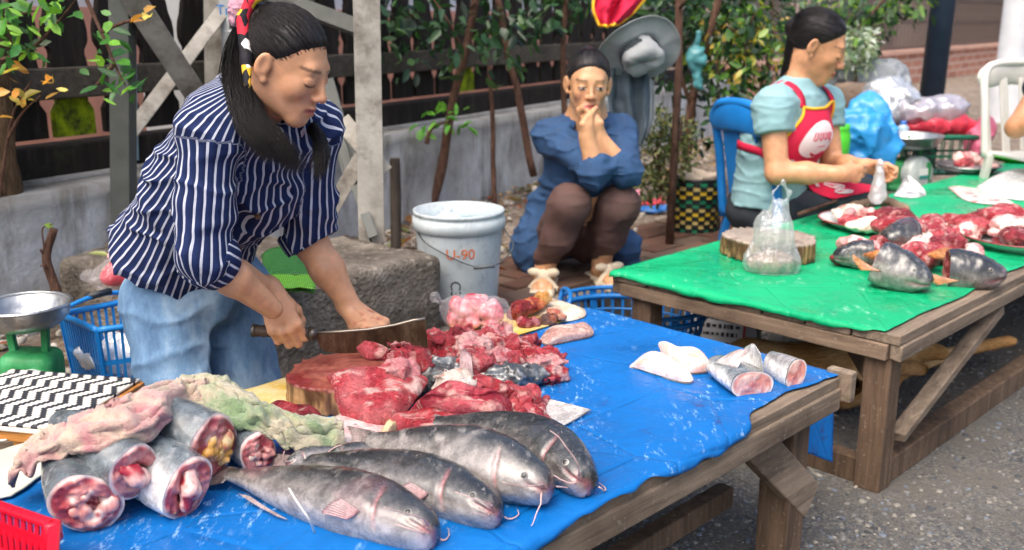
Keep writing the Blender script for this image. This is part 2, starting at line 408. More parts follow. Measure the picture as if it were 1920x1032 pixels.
# loose aggregate lying on the asphalt
def stones(name, n, place, smin, smax, cols, label, cat, flat=.55):
    base = np.array([[x, y, z] for x in (-1, 1) for y in (-1, 1) for z in (-1, 1)], float) * .7; base = np.vstack([base, [[0, 0, 1.05]], [[0, 0, -1]]])
    fs = np.array([(0, 4, 5), (0, 5, 1), (4, 6, 7), (4, 7, 5), (6, 2, 3), (6, 3, 7), (2, 0, 1), (2, 1, 3), (1, 5, 8), (5, 7, 8), (7, 3, 8), (3, 1, 8)])
    P = place(n); n = len(P); sc = rng.uniform(smin, smax, n) * rng.uniform(.6, 1, n); v = base[None] + rng.uniform(-.25, .25, (n, 10, 3))
    v *= sc[:, None, None] * np.stack([rng.uniform(.7, 1.4, n), rng.uniform(.6, 1.1, n), np.full(n, flat)], -1)[:, None]
    a = rng.uniform(0, 6.28, n); c, s = np.cos(a)[:, None], np.sin(a)[:, None]; x = v[..., 0] * c - v[..., 1] * s; y = v[..., 0] * s + v[..., 1] * c
    v = np.stack([x, y, v[..., 2]], -1) + P[:, None]
    f = (fs[None] + (np.arange(n) * 10)[:, None, None]).reshape(-1, 3)
    cc = np.array([L(k) for k in cols])[rng.integers(0, len(cols), n)] * rng.uniform(.75, 1.2, (n, 1))
    o = mesh(name, v.reshape(-1, 3), f, colmat(name + '_stone', .8, .2, 80, .2), None, False, np.repeat(cc, 10, 0))
    return tag(o, label, cat, kind='stuff')
def on_road(n):
    P = np.stack([rng.uniform(-.1, 2.7, n), rng.uniform(1.95, 4.4, n), np.zeros(n)], -1); nn = (P[:, 1] - P[:, 0]) * .7071
    return P[(nn < KN - .07) & (fbm(P, 1.6, 3, 9) + rng.uniform(-.5, .5, n) > -.25)]
stones('gravel', 15000, on_road, .003, .0105, ['#6f6e6c', '#585a5c', '#7d7870', '#43464a', '#5f5d59', '#68707a', '#8f8a80'], 'loose grey and beige gravel on the asphalt', 'gravel')
# fallen leaves and bits on the soil bank
def leaf_shape():
    """one leaf: 6 verts along a bent midrib"""
    return np.array([(0, 0, 0), (.22, .3, .04), (.2, .7, .02), (0, 1, -.1), (-.2, .7, .02), (-.22, .3, .04), (0, .5, -.04)]), [(0, 1, 6), (1, 2, 6), (2, 3, 6), (3, 4, 6), (4, 5, 6), (5, 0, 6)]
LV, LF = leaf_shape(); LF = np.array(LF)
def leaves_vf(P, D, U, size):
    """leaves at P pointing along D with up U"""
    D = D / (np.linalg.norm(D, axis=1)[:, None] + 1e-9); X = np.cross(D, U); X /= np.linalg.norm(X, axis=1)[:, None] + 1e-9; Z = np.cross(X, D)
    v = (LV[None, :, 0, None] * X[:, None] * rng.uniform(.7, 1.2, (len(P), 1, 1)) + LV[None, :, 1, None] * D[:, None] + LV[None, :, 2, None] * Z[:, None] * rng.uniform(-1, 3, (len(P), 1, 1))) * size[:, None, None] + P[:, None]
    f = (LF[None] + (np.arange(len(P)) * len(LV))[:, None, None]).reshape(-1, 3); return v.reshape(-1, 3), f
def leaf_mat(name):
    m = Mat(name, .38, .5); at = m.attr('Col', 'Color'); c = m.mix(1, at, m.ramp(m.noise(50, 3), [(.3, .8), (.7, 1.2)]), 'MULTIPLY'); m.color(c)
    t = m.N('BsdfTranslucent'); m.lk(m.mix(1, c, (1.5, 1.6, .7), 'MULTIPLY'), t.inputs[0]); a = m.N('MixShader'); a.inputs[0].default_value = .35
    m.lk(m.b.outputs[0], a.inputs[1]); m.lk(t.outputs[0], a.inputs[2]); m.lk(a.outputs[0], m.t.nodes['Material Output'].inputs[0]); return m.m
M_leaf = leaf_mat('leaf')
def leafcols(cols, n, j=.25):
    c = np.array([L(k) for k in cols])[rng.integers(0, len(cols), n)] * rng.uniform(1 - j, 1 + j, (n, 1)); return np.repeat(c, len(LV), 0)
# ================================================================== garden wall and fence
W0, W1 = on_z(25, 349, .69), on_z(1290, 155, .69); WD = nrm(W1 - W0); WN = V(-WD[1], WD[0], 0)     # along, away from camera
def wl(t, off=0, z=0): return W0 + WD * t + WN * off + V(0, 0, z - .69)
def lit(n):
    t = rng.uniform(-.6, 5.5, n); P = np.array([wl(a, -abs(b) * .5 - .05, PZ + .02) for a, b in zip(t, rng.normal(0, 1, n))]); nn = (P[:, 1] - P[:, 0]) * .7071
    return P[nn > KN + .08]
P = lit(1500); n = len(P); P[:, 2] += rng.uniform(0, .02, n)
v, f = leaves_vf(P, np.stack([rng.normal(size=n), rng.normal(size=n), rng.normal(0, .25, n)], -1), np.tile(V(0, 0, 1), (n, 1)) + rng.normal(0, .3, (n, 3)), rng.uniform(.025, .07, n))
tag(mesh('leaf_litter', v, f, M_leaf, None, False, leafcols(['#7a5a3c', '#9b7a52', '#5d4a38', '#a88b62', '#8c4f2f', '#6b7040', '#4d443a'], n)), 'dry fallen leaves along the foot of the garden wall', 'leaves', kind='stuff')
stones('rubble', 900, lambda n: lit(n), .006, .03, ['#9b948a', '#7b736a', '#b3aca2', '#5f574f'], 'broken rubble strewn on the soil by the wall', 'rubble', .7)
mw = Mat('old_render', .9, .25); _c = mw.coord(); q = mw.noise(2.2, 8, .7, _c); s2 = mw.noise(3, 6, .7, mw.coord(scale=(2, 2, .5)))
c = mw.ramp(q, [(.3, '#7c7b78'), (.47, '#a9aaaa'), (.62, '#c6cacd'), (.8, '#b0aea9')]); c = mw.mix(mw.ramp(s2, [(.5, 0), (.68, .8)]), c, '#5b564e')
sep = mw.N('SeparateXYZ'); mw.lk(mw.N('TexCoord').outputs['Object'], sep.inputs[0]); mw.lk(sep.inputs[0].links[0].from_node.outputs['Object'], sep.inputs[0])
c = mw.mix(mw.ramp(mw.math('ADD', sep.outputs['Z'], mw.math('MULTIPLY', q, .2)), [(.70, 0), (.76, .55)]), c, '#57524a')
mw.color(c).bump(q, .4, .02).bump(mw.noise(50, 6), .5, .006); M_wall = mw.m
def wallf(u, v):
    t = -1.5 + u * 8.6; z = .1 + v * .585
    P = W0 + t[..., None] * WD + (z - .69)[..., None] * V(0, 0, 1); return P + (fbm(P, 2.5, 3, 2) * .012)[..., None] * WN
gw = tag(empty('garden_wall'), 'low weathered concrete wall under the dark wooden fence', 'wall', kind='thing')
v, f = sheet(wallf, 160, 14); solid(mesh('face', v, f, M_wall, gw), .16, 1)
mb = MB(); mb.beam(wl(-1.5, .08, .682), wl(7.1, .08, .682), .21, .03); mb.build('coping', M_wall, gw, bevel=.008)
M_fence = Mat('fence_wood', .85, .25); _c = M_fence.coord(scale=(14, 14, 2)); q = M_fence.noise(2, 7, .7, _c); _o = M_fence.N('ObjectInfo')
c = M_fence.ramp(q, [(.3, '#14110f'), (.55, '#241f1b'), (.78, '#443d37')]); c = M_fence.mix(M_fence.ramp(M_fence.noise(5, 5, .7), [(.58, 0), (.75, .5)]), c, '#3f4a2c')
M_fence.color(c).bump(q, .6, .008); M_fence = M_fence.m
M_moss = Mat('mossy_wood', .9, .2); q = M_moss.noise(16, 6, .7); M_moss.color(M_moss.ramp(q, [(.35, '#2b2c1d'), (.5, '#6d8010'), (.7, '#a9bb1c')])).bump(q, .6, .008); M_moss = M_moss.m
M_rail = wood('rail_wood', '#2f2b25', '#575147', 'X', 1, .85, '#1d1a16')
fence = tag(empty('wooden_fence'), 'dark weathered fence with ornate cut boards on the low wall', 'fence')
def slab(name, zs, hw, th, mat, parent, t, off=0, lean=0):
    """board with outline half-width hw(z), real thickness"""
    zs = np.asarray(zs); hw = np.asarray(hw); c = wl(t, off, 0); v = []; m = len(zs)
    for d in (-th / 2, th / 2):
        for sgn in (-1, 1):
            for z, w in zip(zs, hw): v.append(c + WD * (sgn * w + lean * (z - zs[0])) + WN * d + V(0, 0, z))
    f = []
    for k in range(m - 1):
        f += [(k, m + k, m + k + 1, k + 1), (2 * m + k, 2 * m + k + 1, 3 * m + k + 1, 3 * m + k), (k, k + 1, 2 * m + k + 1, 2 * m + k), (m + k, 3 * m + k, 3 * m + k + 1, m + k + 1)]
    f += [(0, 2 * m, 3 * m, m), (m - 1, 2 * m - 1, 4 * m - 1, 3 * m - 1)]
    return mesh(name, v, f, mat, parent, False)
SP = .186
zu = np.array([1.045, 1.07, 1.085, 1.10, 1.115, 1.13, 1.16, 1.19, 1.22, 1.27, 1.31, 1.34, 1.37, 1.40, 1.42, 1.45, 1.5, 1.56])
gu = np.array([.024, .028, .032, .030, .020, .014, .013, .018, .030, .040, .036, .022, .014, .020, .032, .026, .03, .07])
zl, gl = np.array([.818, .90, .912, .93, .95]), np.array([.014, .014, .022, .034, .034])
for i in range(-4, 35):
    t = .1 + i * SP + rng.uniform(-.006, .006)
    slab('ornate_board', zu, SP / 2 - gu, .025, M_fence, fence, t, .06 + rng.uniform(-.004, .004))
    mossy = i in (1,) or i % 9 == 5
    slab('lower_board', zl, SP / 2 - gl - rng.uniform(0, .008), .025, M_moss if mossy else M_fence, fence, t, .06 + rng.uniform(-.004, .004))
for (z, h, w, nm, mt) in ((.745, .1, .12, 'bottom_beam', M_fence), (.995, .1, .05, 'middle_rail', M_rail), (1.58, .09, .05, 'top_rail', M_rail)):
    mb = MB(); mb.beam(wl(-1.5, .08 if nm == 'bottom_beam' else .035, z), wl(7, .08 if nm == 'bottom_beam' else .035, z), w, h); mb.build(nm, mt, fence, bevel=.006)
# the house standing behind the fence
M_terra = simple('terracotta_plaster', '#d79a83', .85, .2, 3, .3, 40)
M_plast = simple('pale_plaster', '#cdd2d6', .85, .12, 2, .3, 30)
house = tag(empty('house'), 'terracotta and pale plaster house glimpsed through the fence boards', 'house')
mb = MB(); mb.beam(wl(-2.5, 1.2, .6), wl(8, 1.2, .6), .3, 1.3); mb.build('base_course', M_terra, house)
mb = MB(); mb.beam(wl(-2.5, 1.24, 2.25), wl(8, 1.24, 2.25), .3, 2.0); mb.build('upper_wall', M_plast, house)
mb = MB(); mb.beam(wl(-2.5, 1.1, 3.3), wl(8, 1.1, 3.3), 1.0, .1); mb.build('eaves', M_rail, house)
# ================================================================== lattice tower on its concrete feet
M_conc = Mat('rough_concrete', .92, .2); _c = M_conc.coord(); q = M_conc.noise(9, 8, .75, _c)
c = M_conc.ramp(q, [(.3, '#4a433b'), (.5, '#746c62'), (.68, '#9c9389')]); c = M_conc.mix(M_conc.ramp(M_conc.noise(2.2, 4, .6, _c), [(.45, 0), (.7, .7)]), c, '#3b342d')
c = M_conc.mix(M_conc.ramp(M_conc.voro(70, _c, out='Color'), [(.80, 0), (.86, .5)]), c, '#a49a8d'); M_conc.color(c).bump(q, .8, .03).bump(M_conc.voro(80, _c), .6, .008); M_conc = M_conc.m
def block_sdf(name, corners, z0, z1, label, mat, rad=.02, amp=.012, h=.014):
    c = np.array(corners); ctr = c.mean(0); ex = c[1] - c[0]; ey = c[3] - c[0]; R = np.stack([nrm(ex), nrm(ey), V(0, 0, 1)], 1)
    hx = V(np.linalg.norm(ex) / 2, np.linalg.norm(ey) / 2, (z1 - z0) / 2); cc = V(ctr[0], ctr[1], (z0 + z1) / 2)
    v, f = sdf_mesh([rbox(cc, hx, R, rad)], *bounds(np.vstack([c + V(0, 0, z0 - c[0][2]), c + V(0, 0, z1 - c[0][2])]), .06), h, lambda P: amp * fbm(P, 9, 4, 4) + amp * 1.5 * fbm(P, 2.5, 2, 8))
    return tag(mesh(name, v, f, mat), label, 'plinth')
q0 = on_z(828, 478, .5); PB = V(-.7071, .7071, 0)
block_sdf('concrete_plinth', [q0 - TA * .62, q0, q0 + PB * .5, q0 + PB * .5 - TA * .62], 0, .5, 'rough grey concrete plinth beside the white bucket', M_conc)
q1 = on_z(97, 492, .5)
block_sdf('concrete_plinth', [q1, q1 + V(.62, -.02, 0), q1 + V(.66, .42, 0), q1 + V(.04, .44, 0)], 0.1, .5, 'mossy dark concrete plinth behind the woman in the striped shirt', M_conc)
M_steel = Mat('grey_painted_steel', .62, .4); _c = M_steel.coord(); q = M_steel.noise(5, 7, .7, _c)
c = M_steel.ramp(q, [(.3, '#6e6a62'), (.5, '#9a958b'), (.75, '#bbb6ab')]); c = M_steel.mix(M_steel.ramp(M_steel.noise(11, 6, .7, _c), [(.48, 0), (.66, .75)]), c, '#5d5449')
M_steel.color(c).bump(M_steel.noise(60, 6, .7, _c), .5, .004); M_steel = M_steel.m
M_dsteel = simple('dark_steel', '#4c4f4b', .6, .3, 8, .3)
tower = tag(empty('lattice_tower'), 'grey steel lattice tower standing on concrete plinths', 'tower')
def angle(name, a, b, w, mat, u=None, th=.007, parent=tower):
    """L-section bar"""
    a, b = np.asarray(a, float), np.asarray(b, float); d = nrm(b - a); u = V(0, -1, 0) if u is None else nrm(u); x = nrm(np.cross(d, u)); y = np.cross(x, d)
    mb = MB(); R = np.stack([x, d, y], 1); L2 = np.linalg.norm(b - a) / 2
    mb.box((a + b) / 2, (w / 2, L2, th / 2), R); mb.box((a + b) / 2 + x * (w / 2 - th / 2) - y * (w / 2 + th / 2 - .001), (th / 2, L2, w / 2), R)
    return mb.build(name, mat, parent, bevel=.0015)
LT = at_y(222, -60, 3.15); LTb = at_y(226, 470, 3.15)
angle('leg', LTb, LT + nrm(LT - LTb) * 1.2, .062, M_dsteel)
RT, RB = at_y(687, 0, 3.22), at_y(697, 455, 3.22); RT = RT + (RT - RB) * 1.5
angle('leg', RB, RT, .085, M_steel, V(.15, -1, 0))
BT, BB = at_y(404, 0, 3.75), at_y(410, 500, 3.75); angle('leg', BB, BT + nrm(BT - BB) * 1.2, .085, M_steel, V(.1, -1, 0))
DT, DB = at_y(560, 0, 3.9), at_y(556, 500, 3.9); angle('leg', DB, DT + nrm(DT - DB) * 1.2, .08, M_steel)
for k, (a, ya, b, yb, w, mt) in enumerate([((238, -20), 3.1, (385, 205), 3.4, .075, M_steel), ((440, -10), 3.74, (235, 262), 3.2, .05, M_steel), ((600, -30), 3.8, (520, 60), 3.9, .05, M_dsteel),
        ((612, 190), 3.5, (700, 445), 3.16, .032, M_dsteel), ((640, 225), 3.28, (722, 325), 3.25, .06, M_steel), ((712, 235), 3.26, (606, 420), 3.3, .05, M_steel), ((480, -20), 3.6, (700, 60), 3.3, .05, M_dsteel), ((610, 150), 3.6, (660, 330), 3.4, .06, M_dsteel)]):
    angle('brace', at_y(*a, ya), at_y(*b, yb), w, mt, V(.1, -1, .2))
M_white = simple('white_paint', '#c9cdd0', .6, .08, 6, .15)
M_bluep = simple('blue_paint', '#2c74b8', .6, .2, 40, 0)
g0 = at_y(438, 60, 3.66); mb = MB(); mb.box(g0, (.045, .004, .32)); pl = mb.build('number_plate', simple('plate_grey', '#b4b6b4', .6, .12, 12, .2), tower, bevel=.002)
R0 = basis(V(1, 0, 0), V(0, 0, 1), V(0, -1, 0), g0 + V(-.002, -.0055, .074)); text('lettering', 'Tn68', .052, M_bluep, pl, R0)
text('lettering', 'D\n1', .05, M_bluep, pl, basis(V(1, 0, 0), V(0, 0, 1), V(0, -1, 0), g0 + V(-.002, -.0055, -.05)))
mb = MB(); mb.tube([at_y(434, -40, 3.55), at_y(434, 70, 3.55), at_y(431, 200, 3.56)], .008, 8); mb.tube([at_y(466, -40, 3.5), at_y(482, 60, 3.5), at_y(500, 130, 3.52)], .007, 8)
mb.build('cable', simple('black_rubber', '#231f20', .5, .2), tower, True)
mb = MB(); cl = at_y(433, 66, 3.54)
for k in range(4): mb.tube([cl + V(-.018, -.012, -.012 + k * .008), cl + V(.018, -.012, -.012 + k * .008)], .003, 6)
mb.box(cl, (.008, .012, .02)); mb.build('cable_clamp', simple('zinc', '#b8b9ba', .35, .1, Metallic=.8), tower)
wp = at_y(345, 330, 4.1); mb = MB(); mb.box(wp + V(0, 0, .6), (.105, .1, 1.3)); tag(mb.build('concrete_post', simple('whitewashed_concrete', '#c6c9cb', .8, .12, 4, .35, 40), bevel=.012), 'whitewashed square post behind the lattice tower', 'post')
mb = MB(); mb.tube([at_y(254, 300, 3.5), at_y(250, 150, 3.5), at_y(248, -30, 3.5)], .012, 10); mb.tube([at_y(254, 310, 3.5), at_y(256, 340, 3.5)], .016, 10)
tag(mb.build('water_pipe', simple('pale_blue_pvc', '#a5c6da', .4, .08), smooth=True), 'pale blue plastic pipe beside the lattice tower', 'pipe')
mb = MB(); s0 = at_y(741, 445, 3.75); s1 = at_y(740, 297, 3.75); mb.tube([s0 - V(0, 0, .1), (s0 + s1) / 2 + V(.003, 0, 0), s1], [.021, .022, .02], 9)
tag(mb.build('wooden_stake', wood('stake_wood', '#2d2823', '#5b5148', 'Z'), bevel=.002), 'short dark wooden stake between tower and bucket', 'stake')
# ================================================================== trees and shrubs
def bark_mat(name, c1, c2, sc=1):
    m = Mat(name, .9, .2); co = m.coord(scale=(22 * sc, 22 * sc, 6 * sc)); q = m.noise(2.2, 8, .75, co, 1); m.color(m.ramp(q, [(.3, c1), (.6, c2), (.85, tuple(np.array(L(c2)) * 1.6))])).bump(q, 1, .02); return m.m
M_bark, M_stem = bark_mat('rough_bark', '#33261a', '#7a6148'), bark_mat('sapling_bark', '#3b2a22', '#7a5b4c')
def limb(mb, pts, r0, r1, n=8, m=14):
    p = spline(pts, m); p = p + np.stack([fbm(p, 9, 2, 1), fbm(p, 9, 2, 2), 0 * p[:, 0]], -1) * r0 * .35; mb.tube(p, np.linspace(r0, r1, m) * (1 + .12 * fbm(p, 30, 2, 3)), n)
def crown(name, centres, rad, n, size, cols, parent, droop=.3, fat=1.0):
    C = np.array(centres)[rng.integers(0, len(centres), n)]; d = rng.normal(size=(n, 3)); d /= np.linalg.norm(d, axis=1)[:, None]
    P = C + d * (rad * rng.uniform(.2, 1, (n, 1)) ** .6) * np.array([1, 1, .8]); D = d * .6 + rng.normal(0, .6, (n, 3)) - V(0, 0, droop)
    v, f = leaves_vf(P, D, rng.normal(0, .5, (n, 3)) + V(0, -.3, .8), rng.uniform(.6, 1.25, n) * size); return mesh(name, v, f, M_leaf, parent, False, leafcols(cols, n))
GREEN = ['#28452a', '#335634', '#1f3823', '#48683f', '#182c1c', '#2d4c30']
LIME = ['#6f9440', '#8aa548', '#577f3a', '#a9a548', '#466e36', '#bfa04a']
tr = tag(empty('street_tree'), 'rough barked tree trunk with leafy twigs in front of the fence', 'tree')
mb = MB(); pts = spline([at_y(22, 600, 2.95), at_y(10, 480, 2.95), at_y(-12, 330, 2.96), at_y(-25, 180, 2.97), at_y(-30, -60, 2.98)], 40)
v, f = tube_vf(pts, np.linspace(.085, .06, 40), 28, False); v = v + (np.stack([vnoise(v * V(1, 1, .45), 60, 1), vnoise(v * V(1, 1, .45), 60, 2), 0 * v[:, 0]], -1)) * .006; mesh('trunk', v, f, M_bark, tr)
mb = MB()
twigs = [[(-20, 120, 2.9), (60, 90, 2.8), (110, 40, 2.75), (150, -10, 2.7)], [(-10, 420, 2.9), (15, 260, 2.85), (30, 200, 2.8), (60, 150, 2.78)], [(15, 262, 2.85), (40, 215, 2.8), (75, 180, 2.75)],
         [(-20, 60, 2.9), (30, 30, 2.8), (70, 20, 2.7)], [(150, -30, 2.7), (190, 60, 2.68), (215, 120, 2.66), (235, 160, 2.65)], [(190, 60, 2.68), (240, 40, 2.66), (262, 38, 2.65)], [(215, 120, 2.66), (190, 150, 2.65), (180, 160, 2.65)], [(10, -20, 2.8), (20, 70, 2.75), (28, 110, 2.75)]]
for tw in twigs: limb(mb, [at_y(*p) for p in tw], .006, .0022, 6)
mb.build('branch', M_stem, tr, True)
def sprig(spots, size, cols, parent, name='crown'):
    P, D, Sz = [], [], []
    for (x, y, Y, k, spread) in spots:
        for _ in range(k):
            P.append(at_y(x + rng.normal(0, spread), y + rng.normal(0, spread * .8), Y + rng.normal(0, .05))); D.append(V(*rng.normal(0, 1, 2), rng.normal(-.15, .6))); Sz.append(size * rng.uniform(.65, 1.25))
    v, f = leaves_vf(np.array(P), np.array(D), rng.normal(0, .4, (len(P), 3)) + V(0, -.6, .7), np.array(Sz)); return mesh(name, v, f, M_leaf, parent, False, leafcols(cols, len(P), .3))
sprig([(60, 20, 2.72, 24, 30), (20, 80, 2.75, 26, 26), (100, 20, 2.72, 12, 22), (10, 20, 2.75, 20, 25), (210, 105, 2.66, 9, 22), (225, 145, 2.65, 16, 24), (190, 40, 2.67, 5, 20), (70, 90, 2.74, 8, 20), (255, 165, 2.66, 6, 14)], .05, ['#4f8a34', '#6fa83c', '#3c7030', '#2c5527', '#86b846', '#3f7a3a'], tr)
sprig([(90, 160, 2.76, 4, 12), (22, 112, 2.75, 4, 10), (262, 32, 2.65, 4, 8), (60, 185, 2.76, 3, 12), (15, 150, 2.76, 4, 12), (40, 200, 2.8, 4, 20)], .052, ['#d99646', '#e0ac58', '#c9b55c', '#b9833c'], tr, 'withered_leaves')
dt = tag(empty('bare_sapling'), 'leafless broken sapling stump in front of the concrete plinth', 'plant'); mb = MB()
limb(mb, [at_y(108, 560, 2.78), at_y(95, 520, 2.78), at_y(88, 480, 2.78), at_y(102, 430, 2.78)], .016, .012); limb(mb, [at_y(88, 485, 2.78), at_y(76, 468, 2.76)], .006, .003); limb(mb, [at_y(95, 510, 2.78), at_y(82, 498, 2.76), at_y(76, 500, 2.76)], .005, .002); limb(mb, [at_y(84, 470, 2.77), at_y(80, 430, 2.75), at_y(100, 420, 2.75)], .003, .0015)
mb.build('stem', M_stem, dt, True); sprig([(92, 422, 2.76, 3, 9)], .03, ['#8b5a5a', '#6f8a3c'], dt, 'leaves')
def sapling(label, trunks, centres, rad, n, size, cols, group='saplings along the garden wall', name='sapling'):
    t = tag(empty(name), label, 'tree', group); mb = MB()
    for tw, r0, r1 in trunks: limb(mb, [at_y(*p) for p in tw], r0, r1)
    mb.build('trunk', M_stem, t, True)
    if n: crown('crown', [at_y(*c) for c in centres], rad, n, size, cols, t)
    return t
sapling('leaning sapling rising behind the white bucket', [([(808, 400, 4.8), (830, 300, 4.8), (847, 200, 4.75), (872, 100, 4.7), (897, -20, 4.65)], .024, .018), ([(806, 400, 4.8), (795, 310, 4.8), (778, 240, 4.8)], .008, .004), ([(872, 100, 4.7), (840, 40, 4.6), (800, -20, 4.6)], .008, .004)], [(760, 40, 4.7), (800, 80, 4.65), (740, 90, 4.8), (850, 30, 4.6), (720, 30, 4.8), (780, 10, 4.7), (700, 60, 4.8)], .22, 190, .07, GREEN)
sapling('thin straight sapling between the bucket and the squatting woman', [([(926, 390, 4.75), (924, 250, 4.75), (918, 125, 4.72)], .013, .010)], [(0, 0, 5)], 0, 0, .05, GREEN)
sapling('leaning thin sapling behind the squatting woman', [([(1000, 330, 4.75), (972, 180, 4.7), (950, 90, 4.68), (932, -20, 4.65)], .018, .015)], [(910, 60, 4.6), (960, 80, 4.7), (900, 110, 4.6), (975, 40, 4.7), (870, 90, 4.6), (1010, 20, 4.8), (890, 10, 4.6)], .2, 160, .07, GREEN)
sapling('upright sapling directly above the squatting woman', [([(1066, 340, 4.9), (1056, 130, 4.85), (1062, -20, 4.8)], .016, .013)], [(1040, 10, 4.8), (1080, -10, 4.9)], .14, 90, .075, GREEN)
sapling('forked sapling with a teal bag tied to it', [([(1283, 330, 5.0), (1298, 190, 4.95), (1326, 80, 4.9), (1352, -20, 4.9)], .025, .018), ([(1296, 200, 4.95), (1276, 130, 4.9), (1272, 20, 4.9)], .012, .007), ([(1340, 40, 4.9), (1390, 60, 4.9), (1420, 20, 4.9)], .008, .004)], [(1320, 20, 5.0), (1270, 40, 5.1), (1360, 10, 4.95), (1290, 0, 5.0), (1240, 20, 5.2)], .22, 320, .07, GREEN)
def shrub(label, stems, centres, rad, n, size, cols, name='shrub'):
    t = tag(empty(name), label, 'shrub'); mb = MB()
    for tw in stems: limb(mb, [at_y(*p) for p in tw], .012, .004, 6)
    mb.build('stem', M_stem, t, True); crown('crown', [at_y(*c) for c in centres], rad, n, size, cols, t); return t
shrub('tall yellow green shrub behind the blue chair', [[(1385, 330, 4.9), (1390, 200, 4.9), (1400, 60, 4.9)], [(1385, 330, 4.9), (1350, 200, 4.9), (1345, 90, 4.9)], [(1390, 300, 4.9), (1430, 150, 4.95), (1450, 60, 5.0)]], [(1390, 80, 4.9), (1370, 120, 4.9), (1400, 140, 4.9), (1360, 150, 4.9), (1410, 100, 4.95), (1350, 60, 4.9), (1430, 60, 5), (1390, 30, 5)], .16, 620, .055, LIME + GREEN[:3])
shrub('dark green shrub filling the gap behind the chair', [[(1420, 300, 5.3), (1440, 150, 5.3), (1450, 0, 5.3)]], [(1440, 40, 5.2), (1470, 20, 5.2), (1420, 10, 5.2), (1380, 180, 5.0), (1340, 220, 5.0), (1330, 10, 5.2), (1240, 40, 5.4), (1250, 110, 5.4), (1210, 0, 5.5)], .26, 700, .07, GREEN)
shrub('tangled low plant at the foot of the wall', [[(1240, 360, 4.3), (1235, 280, 4.3), (1250, 210, 4.3)], [(1240, 360, 4.3), (1270, 290, 4.3), (1280, 220, 4.3)]], [(1235, 330, 4.3), (1245, 270, 4.3), (1265, 300, 4.3), (1225, 230, 4.3), (1275, 250, 4.4), (1215, 350, 4.25)], .1, 1300, .028, ['#5e6b3a', '#47592f', '#7a7f4c', '#3a4528', '#8a8558'])
shrub('small bright green seedling on the wall behind the bucket', [[(800, 270, 4.6), (810, 240, 4.6), (850, 225, 4.6)]], [(825, 220, 4.6), (860, 225, 4.6), (800, 245, 4.6)], .06, 26, .06, ['#62a03a', '#7bb648', '#4d8a34'], 'seedling')
shrub('leafy branch with yellowing leaves over the seated woman', [[(1700, -60, 6), (1640, 20, 6), (1600, 60, 6)]], [(1600, 20, 6.2), (1650, 10, 6.2), (1700, 0, 6.3), (1590, 60, 6), (1560, 10, 6.1), (1620, 60, 6.2)], .2, 420, .075, LIME[:3] + GREEN, 'branch_foliage')
# ================================================================== far street
M_navy = simple('navy_paint', '#1c2a3c', .45, .15, 10, .1)
pp = at_y(1742, 190, 6.4); mb = MB(); mb.tube([V(pp[0], pp[1], .1), V(pp[0] + .06, pp[1], 3.2)], .075, 20); tag(mb.build('street_pole', M_navy, smooth=True), 'dark navy steel pole behind the seated woman', 'pole')
fw = tag(empty('brick_wall'), 'far pinkish brick wall topped by an iron railing', 'wall', kind='thing')
a, b = on_z(1560, 176, PZ), on_z(1990, 112, PZ); u = nrm(b - a); Lw = np.linalg.norm(b - a)
M_fb = Mat('pink_brick', .9, .2); _t = M_fb.N('TexBrick'); _t.inputs['Scale'].default_value = 1; _t.inputs['Brick Width'].default_value = .3; _t.inputs['Row Height'].default_value = .12
_t.inputs['Color1'].default_value = (*lin('#b88570'), 1); _t.inputs['Color2'].default_value = (*lin('#a3705e'), 1); _t.inputs['Mortar'].default_value = (*lin('#c8b3a6'), 1); _t.inputs['Mortar Size'].default_value = .012
M_fb.lk(M_fb.coord(rot=(math.pi / 2, 0, 0)), _t.inputs[0]); M_fb.color(_t.outputs[0]).bump(M_fb.noise(20, 5), .4, .01); M_fb = M_fb.m
mb = MB(); mb.beam(a - u * 3 + V(0, 0, .2), b + u * 3 + V(0, 0, .2), .25, .5); mb.build('wall_base', M_fb, fw)
mb = MB(); mb.beam(a - u * 3 + V(0, 0, .47), b + u * 3 + V(0, 0, .47), .32, .06); mb.build('coping', simple('pale_coping', '#c9a08c', .8, .15, 4), fw)
M_iron = simple('rusty_iron', '#584b45', .7, .3, 8, .2)
nb_ = int((Lw + 4) / .16); bar0 = None
for i in range(nb_):
    p = a - u * 2 + u * (i * .16)
    if bar0 is None:
        mb = MB(); mb.box((0, 0, .95), (.016, .016, .47)); bar0 = mb.build('railing_bar', M_iron, fw); q = bar0
    else: q = bar0.copy(); COL.objects.link(q); q.parent = fw
    q.location = (p[0], p[1], PZ - .2)
for z in (.62, 1.0, 1.35):
    mb = MB(); mb.beam(a - u * 2.4 + V(0, 0, z - .1), b + u * 2 + V(0, 0, z - .1), .03, .05); mb.build('railing_rail', M_iron, fw)
yb = a + V(1.5, 5, 0)
hb = tag(empty('building'), 'blurred grey brown house behind the far railing', 'building'); mb = MB(); mb.box(yb + V(4, 2, 2), (9, .3, 3)); mb.build('wall', simple('grey_house', '#8d8079', .9, .25, .8), hb)
for i in range(6):
    mb = MB(); mb.box(yb + V(-3 + i * 2.1, 1.68, 1.1), (.55, .05, .8)); mb.build('window', simple('dark_window%d' % i, '#4a4642', .4, .2, 2), hb)
mb = MB(); c0 = at_y(1902, 75, 9.5); mb.tube([V(c0[0], 9.5, .2), V(c0[0], 9.5, .75)], .19, 24); mb.tube([V(c0[0], 9.5, .75), V(c0[0], 9.5, 2.6)], .13, 24); tag(mb.build('white_column', M_white, smooth=False), 'white round column at the street edge behind the white chair', 'column', kind='thing')
